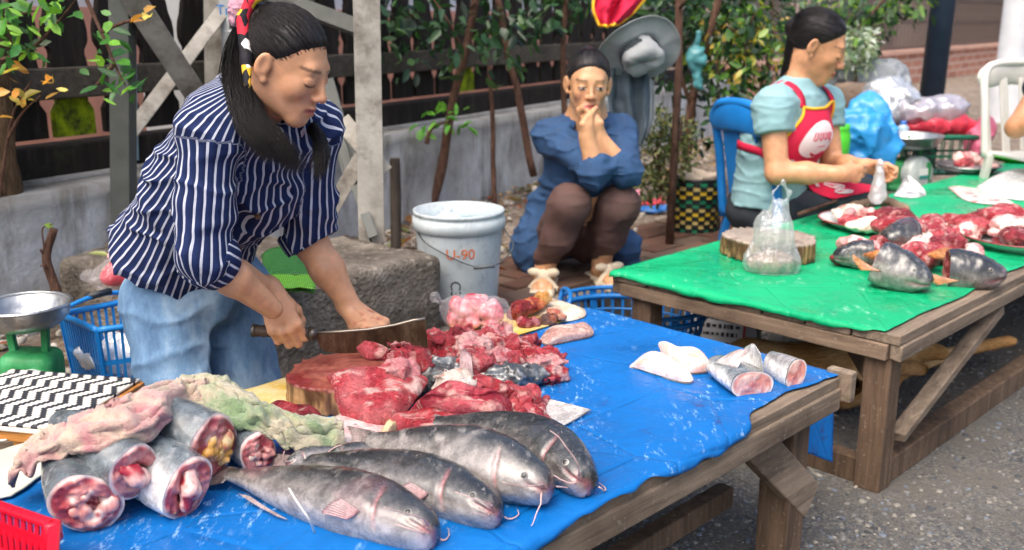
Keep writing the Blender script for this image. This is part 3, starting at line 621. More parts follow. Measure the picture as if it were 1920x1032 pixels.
# ================================================================== market tables and their sheets
M_w1 = wood('grey_plank', '#4a4038', '#8c7b69', 'X', 1, .8, '#3d3026', .6, .14)
M_w1e = wood('grey_plank_end', '#4a3b30', '#86725f', 'Y', 1, .8, '#3a2d23', .6, .14)
M_w2 = wood('brown_post', '#372a20', '#6f5a48', 'Z', 1, .8, '#241b15', .6, .12)
def rotated(mb, name, mat, parent, org, bevel=.004):
    """local x = along table (TA), y = across (TB reversed), so wood grain follows the timber"""
    o = mb.build(name, mat, parent, bevel=bevel); o.matrix_world = basis(TA, -TB, V(0, 0, 1), org); return o
def table(label, org, L_, Wd, top, overh, legs, post, apron, rough_end=True):
    """org: near right... local x in [0,L_] along TA, y in [0,Wd] away from camera side"""
    t = tag(empty('market_table'), label, 'table'); t.location = (0, 0, 0)
    k = 7
    for i in range(k):
        mb = MB(); w = Wd / k; mb.box((L_ / 2 + rng.uniform(-.006, .006), (i + .5) * w, top - .014), (L_ / 2, w / 2 - .003, .012 + rng.uniform(0, .001)), jit=.001); rotated(mb, 'top_plank', M_w1, t, org, .002)
    z = top - .026 - apron / 2
    for y in (.012, Wd - .012):
        mb = MB(); mb.box((L_ / 2, y, z), (L_ / 2 - .005, .016, apron / 2), jit=.002); rotated(mb, 'long_apron', M_w1, t, org)
    for x in (.012, L_ - .012):
        mb = MB(); mb.box((x, Wd / 2, z - .002), (.017, Wd / 2 - .032, apron / 2), jit=.002); rotated(mb, 'end_apron', M_w1e, t, org)
    for (x, y) in legs:
        mb = MB(); zt = top - .03; mb.box((x, y, zt / 2), (post / 2, post / 2, zt / 2), jit=.002); rotated(mb, 'leg', M_w2, t, org)
    return t
A_ = on_z(1580, 707, TZ)                    # blue table: corner nearest the camera at its free end
Bk = on_z(1094, 581, TZ); T1W = abs((Bk - A_) @ TB)
T1L = 2.1
o1 = (A_ - TA * T1L) * V(1, 1, 0)
t1 = table('weathered grey wooden table covered by the blue tarp', o1, T1L, T1W, TZ, .01, [(T1L - .10, .07), (T1L - .10, T1W - .07), (.12, .07), (.12, T1W - .07)], .075, .05)
mb = MB(); mb.beam(V(T1L - .02, -.012, TZ - .05), V(T1L - .22, -.012, TZ - .03), .001, .001)
mb = MB(); mb.beam((T1L - .29, .045, TZ - .07), (T1L - .03, .045, TZ - .30), .03, .085); rotated(mb, 'corner_brace', M_w1, t1, o1)
mb = MB(); mb.beam((.3, .2, .11), (T1L - .12, .2, .13), .04, .05); rotated(mb, 'floor_rail', M_w2, t1, o1)
mb = MB(); mb.box((T1L + .006, .006, TZ - .02), (.013, .03, .035)); rotated(mb, 'corner_batten', M_w1, t1, o1)
B_ = on_z(1690, 632, TZ); Gk = on_z(1156, 508, TZ); T2W = abs((Gk - B_) @ TB); T2L = 3.6; B_ = B_ * V(1, 1, 0)
t2 = table('long brown wooden table covered by the green tarp', B_, T2L, T2W, TZ, .01, [(.05, .06), (.05, T2W - .1), (1.9, .06), (1.9, T2W - .08), (T2L - .1, .06), (T2L - .1, T2W - .08)], .070, .042)
for a, b, w, h in (((.06, .06, .035), (T2L, .06, .035), .055, .07), ((.06, .1, .035), (.06, T2W + .12, .035), .05, .07), ((.11, .03, .13), (.75, .03, TZ - .09), .045, .03), ((.04, T2W * .1, TZ - .11), (1.0, T2W * .75, .16), .03, .07), ((.4, T2W * .62, .10), (2.2, T2W * .62, .10), .05, .08)):
    mb = MB(); mb.beam(a, b, w, h, jit=.002); rotated(mb, 'stretcher', M_w2 if a[0] != .11 else M_w1, t2, B_)
def tarp_mat(name, c, wear, amt, sc=1.0, blood=True):
    m = Mat(name, .42, .25); co = m.coord(); st = m.coord(scale=(1, .35, 1), rot=(0, 0, .5)); c3 = np.array(L(c))
    base = m.ramp(m.noise(3, 5, .6, co), [(.3, tuple(c3 * .8)), (.7, tuple(np.minimum(c3 * 1.15, 1)))])
    scr = m.math('MULTIPLY', m.ramp(m.noise(75 * sc, 5, .75, st), [(.56, 0), (.66, 1)]), m.ramp(m.noise(5, 4, .6, co), [(.45, 0), (.62, 1)]))
    col = m.mix(m.math('MULTIPLY', scr, amt), base, wear)
    col = m.mix(m.ramp(m.noise(260, 3, .7, co), [(.71, 0), (.76, amt * .45)]), col, wear)
    if blood:
        bl = m.math('MULTIPLY', m.ramp(m.noise(9, 5, .7, co), [(.60, 0), (.68, 1)]), m.ramp(m.noise(40, 4, .7, co), [(.4, 0), (.6, .8)])); col = m.mix(bl, col, tuple(c3 * .28 + np.array([.03, .0, .01])))
    m.color(col); m.rough(m.ramp(m.noise(6, 5, .6, co), [(.38, .14), (.5, .45), (.65, .6)])); fo = m.ramp(m.voro(3.2, m.coord(rot=(0, 0, .785)), 'DISTANCE_TO_EDGE'), [(0, 0), (.02, 1)]); m.bump(fo, .35, .006); m.bump(m.noise(9, 4, .5, co, .6), .45, .02).bump(m.noise(120, 4, .7, co), .25, .002); return m.m
M_blue, M_green = tarp_mat('blue_tarp', '#0762aa', '#a3c9ea', .8), tarp_mat('green_tarp', '#0fa06a', '#b9e3cd', .45, .7, False)
def tarp(name, org, L_, W_, edges, mat, label, zt, seed, m=260, n=110, amp=.004, drop=.03):
    """edges: callables giving how far the sheet reaches past each table edge; past the edge it bends down"""
    def fn(u, v):
        x0, x1, y0, y1 = edges; a = -x0(v) + u * (L_ + x0(v) + x1(v)); b = -y0(a) + v * (W_ + y0(a) + y1(a))
        z = np.zeros_like(a)
        for over in (a - L_ - .004, -a - .004, b - W_ - .004, -b - .004):
            o = np.maximum(over, 0); z -= np.where(o > 0, o * .96 + .0 * o, 0)
        ca = np.clip(a, -.006 - .25 * np.maximum(-a, 0), L_ + .006 + .25 * np.maximum(a - L_, 0)); cb = np.clip(b, -.008 - .25 * np.maximum(-b, 0), W_ + .008 + .25 * np.maximum(b - W_, 0))
        P = org + ca[..., None] * TA + cb[..., None] * (-TB) + V(0, 0, zt + .004); P[..., 2] += z
        Q = np.stack([a, b, 0 * a], -1); ins = sstep(0, .08, np.minimum(np.minimum(a, L_ - a), np.minimum(b, W_ - b)))
        w = np.maximum(fbm(Q * V(1, 1.6, 1), 4, 3, seed), -.2) + .2 + .8 * np.maximum(0, 1 - np.abs(fbm(Q + .03 * seed, 3.2, 2, seed + 9)) * 14) * .5
        P[..., 2] += amp * w * (.35 + .65 * ins); return P
    v, f = sheet(fn, m, n); return solid(tag(mesh(name, v, f, mat), label, 'tarp'), .0012, 1)
def wob(base, amp, sc, seed): return lambda a: base + amp * fbm(np.stack([a, 0 * a + seed, 0 * a], -1), sc, 4, seed)
def fe(a):      # front edge of the blue sheet: torn, shrinking back from the table edge towards the free corner
    return .012 + .03 * fbm(np.stack([a, 0 * a, 0 * a], -1), 5, 4, 3) + .035 * sstep(T1L - .75, T1L - 1.2, a) - .030 * sstep(T1L - .42, T1L - .3, a) * sstep(T1L - .02, T1L - .2, a) - .02 * sstep(T1L - .3, T1L, a)
tarp1 = tarp('blue_tarp', o1, T1L, T1W, (wob(.02, .01, 6, 1), wob(.004, .008, 7, 2), fe, wob(.0, .01, 5, 4)), M_blue, 'scuffed blue plastic tarp spread over the fish table', TZ, 1)
tarp2 = tarp('green_tarp', B_, T2L, T2W, (lambda v: .022 + .012 * fbm(np.stack([v, 0 * v, 0 * v], -1), 9, 4, 5) - .02 * sstep(.12, 0, v), wob(0, .01, 5, 6), lambda a: -.035 + .02 * fbm(np.stack([a, 0 * a, 0 * a], -1), 5, 4, 7), wob(.01, .012, 6, 8)), M_green, 'bright green plastic sheet covering the long table', TZ, 2, amp=.0025)
# ================================================================== people
def rotm(fwd, up=(0, 0, 1)):
    """columns: right, forward, up"""
    y = nrm(fwd); x = nrm(np.cross(y, up)); return np.stack([x, y, np.cross(x, y)], 1)
def tilt(R, pitch=0, roll=0):
    """pitch > 0 looks down; roll > 0 leans to own right"""
    c, s = math.cos(pitch), math.sin(pitch); A = np.stack([V(1, 0, 0), V(0, c, -s), V(0, s, c)], 1)
    c, s = math.cos(roll), math.sin(roll); B = np.stack([V(c, 0, -s), V(0, 1, 0), V(s, 0, c)], 1); return R @ A @ B
def head_prims(C, R, s=1.0, neck=None, nr=.05):
    W = lambda x, y, z: C + R @ (V(x, y, z) * s); E = lambda c, r, k=.02, sub=False: ell(W(*c), np.array(r) * s, R, k * s, sub); K = lambda a, b, ra, rb, k=.02, sub=False: rc(W(*a), W(*b), ra * s, rb * s, k * s, None, sub)
    p = [E((0, -.014, .034), (.073, .090, .082)), E((0, .026, -.018), (.056, .062, .080), .03)]
    for q in (-1, 1):
        p += [K((q * .040, .0, -.048), (q * .014, .066, -.088), .019, .015, .03), E((q * .034, .057, -.020), (.024, .024, .024), .022)]
    p += [E((0, .070, -.092), (.021, .019, .017), .02), K((-.032, .072, .026), (.032, .072, .026), .011, .011, .02), E((0, .074, -.058), (.030, .020, .024), .02)]
    for q in (-1, 1): p += [E((q * .031, .099, .005), (.017, .016, .010), .012, True)]
    p += [K((0, .086, .016), (0, .103, -.022), .0065, .010, .010), E((0, .106, -.027), (.0115, .010, .0095), .008)]
    for q in (-1, 1): p += [E((q * .0125, .097, -.030), (.0085, .011, .0075), .006), E((q * .007, .105, -.0375), (.0045, .005, .004), .003, True), E((q * .031, .0765, .003), (.0155, .0135, .0125), .004)]
    for q in (-1, 1): p += [K((q * .025, .083, -.0592), (q * .004, .0965, -.0540), .003, .0058, .005), K((q * .023, .082, -.0625), (0, .0945, -.0668), .003, .0072, .005)]
    for q in (-1, 1): p += [K((q * .020, .0905, -.0602), (0, .1005, -.0600), .0012, .0016, .002, True)]
    for q in (-1, 1): 
        a_ = q * .5; Re = R @ np.stack([V(math.cos(a_), math.sin(a_), 0), V(-math.sin(a_), math.cos(a_), 0), V(0, 0, 1)], 1)
        p += [ell(W(q * .080, -.010, -.002), np.array((.008, .0175, .0285)) * s, Re, .006), ell(W(q * .0885, -.005, .004), np.array((.0065, .0105, .0165)) * s, Re, .004, True), ell(W(q * .075, .0, -.031), np.array((.007, .008, .009)) * s, R, .006)]
    if neck is not None: p += [rc(W(0, -.02, -.055), neck, .047 * s, nr, .035)]
    return p
def skin_cols(v, heads, base='#b98263', blood=None):
    col = np.tile(np.array(L(base)), (len(v), 1)) * (1 + .10 * fbm(v, 25, 3, 1))[:, None]
    for (C, R, s, eyes, brow) in heads:
        p = (v - C) @ R / s; x, y, z = np.abs(p[:, 0]), p[:, 1], p[:, 2]; near = (np.abs(p) < .13).all(1) & (y > .03)
        def paint(w, c, a=1.0):
            nonlocal col
            w = np.clip(w, 0, 1)[:, None] * near[:, None] * a; col = col * (1 - w) + np.array(L(c)) * w
        paint(np.exp(-(((x - .035) / .022) ** 2 + ((z + .03) / .02) ** 2)), '#b9705a', .35); paint(np.exp(-((x / .014) ** 2 + ((z + .028) / .012) ** 2)), '#b87058', .35)
        paint(sstep(.0047, .0022, np.abs(z - (.0285 + .05 * (x - .03) * (x < .04) - .20 * np.maximum(x - .042, 0))) + .0006 * vnoise(v, 900, 2)) * sstep(.012, .017, x) * sstep(.056, .050, x), '#2f2019', .72 * brow)
        m = sstep(.0105, .0075, np.abs(z + .0602) + .22 * np.maximum(x - .004, 0)) * sstep(.027, .022, x) * (y > .07); paint(m, '#a04a48', .8)
        paint(sstep(.0016, .0006, np.abs(z + .0602)) * sstep(.021, .018, x), '#5a2320', .8)
        paint(sstep(.0045, .002, np.hypot(x - .007, (z + .037))), '#4a241c', .8)
        e = x - .031; lid = .0025 - 7.0 * e * e
        if eyes == 'open':
            op = (z < lid + .0034 - 4 * e * e) & (z > -.0042 + 9 * e * e) & (np.abs(e) < .013); paint(op * 1.0, '#c9beb5', .9)
            gx = p[:, 0] - np.sign(p[:, 0]) * .031; paint(op * sstep(.0062, .0050, np.hypot(gx + .003, z + .0005)), '#20120d', 1)
            paint(sstep(.0022, .0010, np.abs(z - (lid + .0040 - 4 * e * e))) * sstep(.017, .0145, np.abs(e)), '#1d120e', .95)
            paint(sstep(.0016, .0008, np.abs(z - (-.0046 + 9 * e * e))) * sstep(.015, .0125, np.abs(e)), '#5a3a2c', .6)
        else:
            paint(sstep(.0028, .0014, np.abs(z - (-.0062 + 7 * e * e))) * sstep(.0175, .0145, np.abs(e)), '#1c110d', .95)
            paint(sstep(.0016, .0007, np.abs(z - (.0085 - 14 * e * e))) * sstep(.016, .013, np.abs(e)), '#6b4234', .6)
    for (C, R, s, eyes, brow) in heads:
        p = (v - C) @ R / s; w = (np.exp(-(((np.abs(p[:, 0]) - .089) / .006) ** 2 + ((p[:, 1] + .004) / .011) ** 2 + ((p[:, 2] - .004) / .018) ** 2)))[:, None] * .6; col = col * (1 - w) + np.array(L('#7d4636')) * w
    if blood is not None:
        for c, r, a in blood:
            w = np.clip(1 - np.linalg.norm(v - c, axis=1) / r, 0, 1) * sstep(-.1, .35, fbm(v, 70, 3, 5)) * a; col = col * (1 - w[:, None]) + np.array(L('#8e1d1c')) * w[:, None]
    return col
def hand_prims(W, X, Y, Z, curls, thumb, s=.92, spread=.06, k=.006):
    """W wrist; X to thumb side, Y along fingers, Z back of hand. curls: 4 x (a1,a2,a3) degrees. thumb: list of local points"""
    X, Y, Z = nrm(X), nrm(Y), nrm(Z); G = lambda x, y, z: W + (X * x + Y * y + Z * z) * s
    p = [rc(G(.012, .012, 0), G(.020, .078, 0), .017 * s, .0155 * s, .015, (Z, 1.25)), rc(G(-.010, .012, 0), G(-.020, .072, -.002), .016 * s, .014 * s, .015, (Z, 1.2)), rc(G(0, -.02, 0), G(0, .045, 0), .023 * s, .022 * s, .02, (Z, 1.45)), rc(G(.012, .012, -.006), G(.030, .036, -.012), .014 * s, .012 * s, .015)]
    tips = []
    for i, (bx, by, ln) in enumerate(((.029, .082, 1.0), (.0095, .087, 1.1), (-.010, .083, 1.02), (-.0275, .073, .80))):
        q = G(bx, by, 0); a = 0; sx = bx * spread * 10; pts = [G(bx * .92, by - .02, -.002), q]
        for L_, c in zip((.042, .026, .021), curls[i]):
            a += math.radians(c); q = q + nrm(Y * math.cos(a) - Z * math.sin(a) + X * sx * math.cos(a) * .5) * L_ * ln * s; pts.append(q)
        p += chain(pts, np.array([.0095, .0098, .0086, .0078, .0066]) * s, k); tips.append(pts[-1])
    p += chain([G(*t) for t in thumb], np.array([.0125, .0115, .0098, .0078])[:len(thumb)] * s, .008)
    return p, tips
THUMB_GRIP = [(.022, .018, -.010), (.040, .045, -.022), (.030, .072, -.034), (.012, .088, -.038)]
THUMB_REST = [(.022, .018, -.008), (.042, .045, -.016), (.046, .072, -.022), (.042, .094, -.026)]
def nails(tips): return tips
M_skin = colmat('skin', .40, .16, 45, .3, .0016, .45, .15)
def hair_mat(name='black_hair'):
    m = Mat(name, .38, .3); q = m.noise(6, 5, .7, m.coord(scale=(40, 40, 12))); m.color(m.ramp(q, [(.3, (.006, .005, .005)), (.7, (.022, .018, .017))])); m.bump(q, .5, .003); return m.m
M_hair = hair_mat()
def strands(paths, r=.0007, n=3):
    """many thin tubes in one go: paths (N, m, 3)"""
    P = np.asarray(paths, float); N, m, _ = P.shape; T = np.gradient(P, axis=1); T /= np.linalg.norm(T, axis=2)[..., None] + 1e-9
    U = np.cross(T, V(.31, .52, .79)); U /= np.linalg.norm(U, axis=2)[..., None] + 1e-9; Wv = np.cross(T, U); rr = r * np.concatenate([np.full(m - 2, 1), [.6, .15]])
    a = np.arange(n) * 2 * math.pi / n
    v = P[:, :, None] + rr[None, :, None, None] * (np.cos(a)[None, None, :, None] * U[:, :, None] + np.sin(a)[None, None, :, None] * Wv[:, :, None])
    f = np.array(grid_f(m, n, True)); F = (f[None] + (np.arange(N) * m * n)[:, None, None]).reshape(-1, 4); return v.reshape(-1, 3), F
def cap_hair(C, R, s, tie, p0, nn, extra=(), h=.0035, n_str=700, puff=.0055, loc=False, name='hair', parent=None, tail=None, seed=1, wisps=40):
    """scalp hair swept to the tie point (head-local), cut at the hairline plane; tail: list of world point chains with radii"""
    g = np.random.default_rng(seed); W = lambda q: C + R @ (np.asarray(q, float) * s); c0 = V(0, -.014, .034); r0 = V(.073, .090, .082) + puff
    pr = [ell(W(c0), r0 * s, R, .02), half(W(p0), R @ nrm(nn), .030)]
    for q in (-1, 1): pr += [ell(W((q * .088, -.006, -.006)), np.array((.026, .027, .037)) * s, R, .006, True)]
    pr += [ell(W(tie), V(.026, .026, .026) * s, R, .03)]; box = [W((x, y, z)) for x in (-.11, .11) for y in (-.13, .12) for z in (-.12, .14)]
    for pts, rads in (tail or []): pr += chain(pts[:-1], np.array(rads)[:-1] * .6, .012); box += list(pts)
    T = nrm(np.asarray(tie) - c0)
    def disp(P):
        q = ((P - C) @ R) / s - c0; rr = np.linalg.norm(q, axis=-1)[..., None] + 1e-6; d = q / rr; ax = d - (d @ T)[..., None] * T; ang = np.arctan2(ax @ nrm(np.cross(T, V(1, .2, 0))), ax @ nrm(np.cross(T, np.cross(T, V(1, .2, 0)))))
        return .0005 * np.sin(ang * 40 + 3 * vnoise(P, 25, 3)) + .0016 * fbm(P * V(1, 1, .5), 30, 2, 6)
    v, f = sdf_mesh(pr, *bounds(box, .05), h, disp); o = mesh(name, v, f, M_hair, parent)
    # strands lying over the cap
    D = g.normal(size=(n_str * 3, 3)); D /= np.linalg.norm(D, axis=1)[:, None]; Q = c0 + D * r0; D = D[((Q - np.asarray(p0)) @ nrm(nn) < -.004)][:n_str]; t = np.linspace(0, 1, 9)[None, :, None]
    B = np.asarray(tie) - c0; Bd = B / r0; Bd = Bd / np.linalg.norm(Bd); X = D[:, None] * (1 - t) + Bd * t + 1e-6; X /= np.linalg.norm(X, axis=2)[..., None]
    paths = c0 + X * r0 * (1.012 - .07 * (1 - t) ** 5 + .016 * g.random((len(D), 1, 1)) + .05 * np.sin(t * math.pi) * g.random((len(D), 1, 1)) ** 6); paths += g.normal(0, .0006, paths.shape)
    paths = C + (paths * s) @ R.T; allp = [paths]
    for pts, rads in (tail or []):
        sp = spline(np.column_stack([pts, rads]), 9); N = int(520 * len(pts) / 4); a = g.uniform(0, 6.28, N); rad = g.uniform(.5, 1.25, N); t_, U, Wv = frames(sp[:, :3]); ph = a[:, None] + .5 * np.sin(np.linspace(0, 5, 9))[None] * g.normal(0, 1, (N, 1))
        q = sp[None, :, :3] + (rad[:, None] * sp[None, :, 3])[..., None] * (np.cos(ph)[..., None] * U + np.sin(ph)[..., None] * Wv); q += np.linspace(0, 1, 9)[None, :, None] ** 2 * g.normal(0, .007, (N, 1, 3)); q[:, 1:] += (sp[1:, :3] - sp[:-1, :3])[None] * g.uniform(-.5, .5, (N, 1, 1)); allp.append(q)
    if wisps:
        w = paths[g.integers(0, len(paths), wisps)].copy(); w += np.linspace(0, 1, 9)[None, :, None] ** 1.5 * g.normal(0, .012, (wisps, 1, 3)); allp.append(w)
    v, f = strands(np.concatenate(allp), .00048); mesh('hair_strands', v, f, M_hair, parent); return o
def cloth_noise(amp, sc=14, seed=0, sx=(1, 1, 1)):
    def fn(P):
        Q = P * np.array(sx, np.float32); a = 1 - np.abs(fbm(Q, sc * .5, 2, seed)) * 2.2
        b = 1 - np.abs(fbm(Q * np.array([.6, .6, 2.0], np.float32), sc * .9, 2, seed + 7)) * 3.2
        return -amp * (np.maximum(a, 0) ** 2 - .3) - amp * .6 * np.maximum(b, 0) ** 2 - amp * .25 * fbm(Q, sc * 2.3, 2, seed + 4)
    return fn
# ------------------------------------------------------------------ the woman chopping
P1 = thing('person', 'woman in a navy striped shirt bending over a chopping block with a cleaver', 'person')
R1 = tilt(rotm(V(math.cos(math.radians(15)), -math.sin(math.radians(15)), 0)), math.radians(27), math.radians(0)); C1 = at_y(535, 122, 1.87); s1 = .86
RR = V(-.707, -.707, 0)                                      # her right
hip, sho = at_y(330, 500, 2.13), at_y(478, 222, 1.955); hp = [hip + RR * .085, hip - RR * .085]; sh = [at_y(395, 246, 1.84), at_y(588, 240, 2.06)]
el = [at_y(382, 478, 1.815), at_y(580, 452, 2.12)]; wr = [at_y(511, 579, 1.925), at_y(664, 585, 2.10)]
ax1 = nrm(sho - hip); F1 = nrm(np.cross(ax1, RR)); F1 = F1 if F1[0] > 0 else -F1                # body axis and chest direction
nk = at_y(492, 192, 1.925)
sk = head_prims(C1, R1, s1, nk, .050)
sk += chain([hip, (hip + sho) / 2, sho], [.085, .08, .075], .05, (F1, 1.5)) + [rc(sho, sh[i], .042, .036, .04) for i in (0, 1)]
for i in (0, 1): sk += chain([sh[i], el[i]], [.036, .036], .02) + chain([el[i], el[i] * .6 + wr[i] * .4, wr[i]], [(.035, .038)[i], (.034, .036)[i], .0215], .02)
cut_y = 2.0; hdl = at_y(540, 622, cut_y); KD = nrm(at_y(592, 627, cut_y + .004) - at_y(476, 620, cut_y - .004))  # handle direction
Yh = nrm(V(.42, -.28, -.86)); Kx = nrm(KD - Yh * (KD @ Yh)); Zh = nrm(np.cross(Kx, Yh)); Zh = Zh if Zh[1] < 0 else -Zh
Wr = hdl - Yh * .082 + Zh * .026; wr[0] = Wr - Yh * .012
hp1, _ = hand_prims(Wr, Kx, Yh, Zh, [(38, 95, 62), (42, 92, 64), (44, 92, 64), (46, 90, 60)], [(.022, .018, -.012), (.036, .050, -.026), (.034, .074, -.046), (.022, .084, -.060)], .95)
sk = [p for p in sk]; sk += chain([el[0] * .5 + wr[0] * .5, wr[0], Wr + Yh * .01], [.031, .022, .022], .02) + hp1
Yl = nrm(at_y(716, 618, 2.055) - wr[1]); Zl = nrm(V(.25, -.35, 1)); Xl = nrm(np.cross(Yl, Zl)); Zl = nrm(np.cross(Xl, Yl)); Xl = Xl if Xl[1] < 0 else -Xl
hl, _ = hand_prims(wr[1], Xl, Yl, Zl, [(35, 60, 35), (50, 62, 40), (58, 66, 40), (60, 66, 40)], [(.022, .02, -.010), (.040, .045, -.030), (.042, .070, -.046), (.032, .090, -.056)], .95)
sk += hl
v, f = sdf_mesh(sk, *bounds([C1, hip, *sh, *el, *wr, hdl, at_y(730, 640, 2.0)], .16), .0030)
mesh('body', v, f, M_skin, P1, True, skin_cols(v, [(C1, R1, s1, 'down', 1)], '#c99571', [(at_y(690, 600, 2.06), .06, .95), (at_y(540, 660, 1.9), .035, .25)]))
# hair: swept back to a tail that falls over the near shoulder
tie1 = (.012, -.105, .068); tw = C1 + R1 @ V(*tie1) * s1
cap_hair(C1, R1, s1, tie1, (0, .038, .030), (0, .72, -.69), n_str=2300, parent=P1, seed=2, wisps=110,
         tail=[([tw, at_y(440, 105, 1.87), at_y(444, 165, 1.85), at_y(456, 215, 1.82), at_y(480, 255, 1.80), at_y(512, 290, 1.79)], [.016, .018, .018, .016, .014, .009]),
               ([tw, at_y(456, 120, 1.86), at_y(468, 180, 1.84), at_y(484, 225, 1.82), at_y(516, 265, 1.81), at_y(552, 308, 1.80)], [.013, .013, .013, .013, .013, .009]),
               ([at_y(560, 225, 1.98), at_y(590, 245, 1.94), at_y(604, 280, 1.90), at_y(598, 325, 1.86)], [.008, .010, .010, .006])])
M_band = Mat('patterned_band', .7, .3); q = M_band.voro(55, out='Color'); M_band.color(M_band.ramp(q, [(.0, '#16161c'), (.55, '#16161c'), (.56, '#c8283a'), (.7, '#c8283a'), (.71, '#e0b030'), (.85, '#e0b030'), (.86, '#e9e4df')], 'CONSTANT')); M_band = M_band.m
M_pink = simple('pink_plush', '#b98d9c', .95, .15, 60, .8, 220, .004)
v, f = sdf_mesh(chain([tw + V(-.005, -.01, .026), tw + V(-.022, -.016, .012), tw + V(-.026, -.018, -.012)], [.013, .016, .014], .01), *bounds([tw], .07), .003, lambda P: .003 * vnoise(P, 220, 1)); mesh('scrunchie', v, f, M_pink, P1)
v, f = sdf_mesh(chain([tw + V(.03, -.012, .032), tw + V(.004, -.026, .022), tw + V(-.012, -.03, -.012), at_y(462, 112, 1.815), at_y(464, 160, 1.79)], [.006, .010, .012, .011, .006], .006), *bounds([tw, at_y(464, 160, 1.79)], .05), .003); mesh('hair_band', v, f, M_band, P1)
# striped shirt
def stripe_mat():
    m = Mat('striped_cotton', .85, .2); u = m.math('ADD', m.attr('u'), m.math('MULTIPLY', m.noise(18, 3), .004)); fr = m.math('FRACT', m.math('DIVIDE', u, .0205))
    c = m.ramp(fr, [(0, '#1b2a52'), (.66, '#141f42'), (.69, '#b4b8c6'), (.78, '#c2c5cf'), (.80, '#7a829e'), (.82, '#c0c3cd'), (.91, '#b2b6c4'), (.94, '#1b2a52')]); c = m.mix(1, c, m.ramp(m.noise(40, 4), [(.3, .85), (.7, 1.12)]), 'MULTIPLY')
    m.color(c); co = m.coord(); m.bump(m.noise(420, 2, .5, co), .12, .0008).bump(m.noise(30, 5, .6, co, .5), .35, .006); return m.m
M_stripe = stripe_mat()
sup = sho + V(0, 0, 0); mid = (hip * .45 + sho * .55); hem = hip - ax1 * .06
tor = chain([hem - ax1 * .10, hip, mid, sho - ax1 * .02], [.175, .158, .132, .122], .06, (F1, 1.42)) + [rc(sho - ax1 * .02, nk + ax1 * .0, .09, .055, .06)]
tor += [rc(sho, sh[i], .062, .050, .06) for i in (0, 1)] + [ell(sho - ax1 * .14 + F1 * .075, (.105, .09, .065), np.stack([RR, ax1, F1], 1), .06)]
slv = []; cuffs = []
for i in (0, 1):
    a = nrm(el[i] - sh[i]); e2 = el[i] + nrm(wr[i] - el[i]) * (.035 if i == 0 else .005); slv.append(chain([sh[i], sh[i] * .4 + el[i] * .6, el[i], e2], [.052, .052, .053, .051], .02)); cuffs.append((e2, nrm(wr[i] - el[i])))
hb_, hs_, hf_ = at_y(193, 436, 2.04), at_y(362, 606, 1.97), at_y(500, 566, 2.10); nrmal = nrm(np.cross(hs_ - hb_, hf_ - hb_)); nrmal = nrmal if nrmal @ ax1 < 0 else -nrmal; prs = tor + slv[0] + slv[1]
prs += [half(hs_, nrmal, .006)]
for (e2, d) in cuffs: prs += [Prim((lambda e2, d: (lambda P: np.maximum(-((P - e2) @ d.astype(np.float32)), np.linalg.norm(P - e2.astype(np.float32), axis=-1) - .12)))(e2.astype(np.float32), d), .004, True)]
hd = C1 + R1 @ V(0, -.03, -.075) * s1; prs += [rc(nk + nrm(hd - nk) * .055, hd, .064, .075, .01, None, True)]
allp = [hip - ax1 * .2, hip + RR * .2, hip - RR * .2, *sh, *el, nk, sho]; v, f = sdf_mesh(prs, *bounds(allp, .13), .0046, cloth_noise(.011, 15, 3, (1, 1, .6)))
def udist(v):
    dT = np.minimum.reduce([p.fn(v.astype(np.float32)) for p in tor]); u = np.arctan2((v - hip) @ RR, (v - hip) @ F1) * .165
    for i in (0, 1):
        d = np.minimum.reduce([p.fn(v.astype(np.float32)) for p in slv[i]]); t, U, Wv = frames(np.array([sh[i], el[i], cuffs[i][0]])); q = v - sh[i]; k = np.clip((q @ nrm(el[i] - sh[i])) / np.linalg.norm(el[i] - sh[i]), 0, 1); q = v - (sh[i] + k[:, None] * (el[i] - sh[i])); up = d < dT - .004
        a0 = nrm(el[i] - sh[i]); xx = nrm(np.cross(a0, V(0, 1, 0))); yy = np.cross(a0, xx); u = np.where(up, np.arctan2(q @ xx, q @ yy) * .066, u)
    return u
shirt = mesh('striped_shirt', v, f, M_stripe, P1, True, None, {'u': udist(v)})
for i in (0, 1):                                              # turned-up cuffs
    e2, d = cuffs[i]; w = nrm(np.cross(d, V(0, 0, 1))); vv, ff = tube_vf([e2 - d * .045, e2 - d * .04, e2 - d * .01, e2 + d * .004, e2 + d * .003, e2 - d * .01], [.054, .0595, .060, .058, .050, .046], 36, False)
    vv = np.array(vv); vv = vv + (d * .004) * fbm(vv, 40, 2, 2)[:, None] + .003 * np.stack([fbm(vv, 30, 2, k) for k in (1, 2, 3)], -1); aa = np.tile(np.arange(36) / 36 * 2 * math.pi * .066, 6); mesh('cuff', vv, ff, M_stripe, shirt, True, None, {'u': aa})
for k in range(4):                                            # collar: two folded flaps
    pass
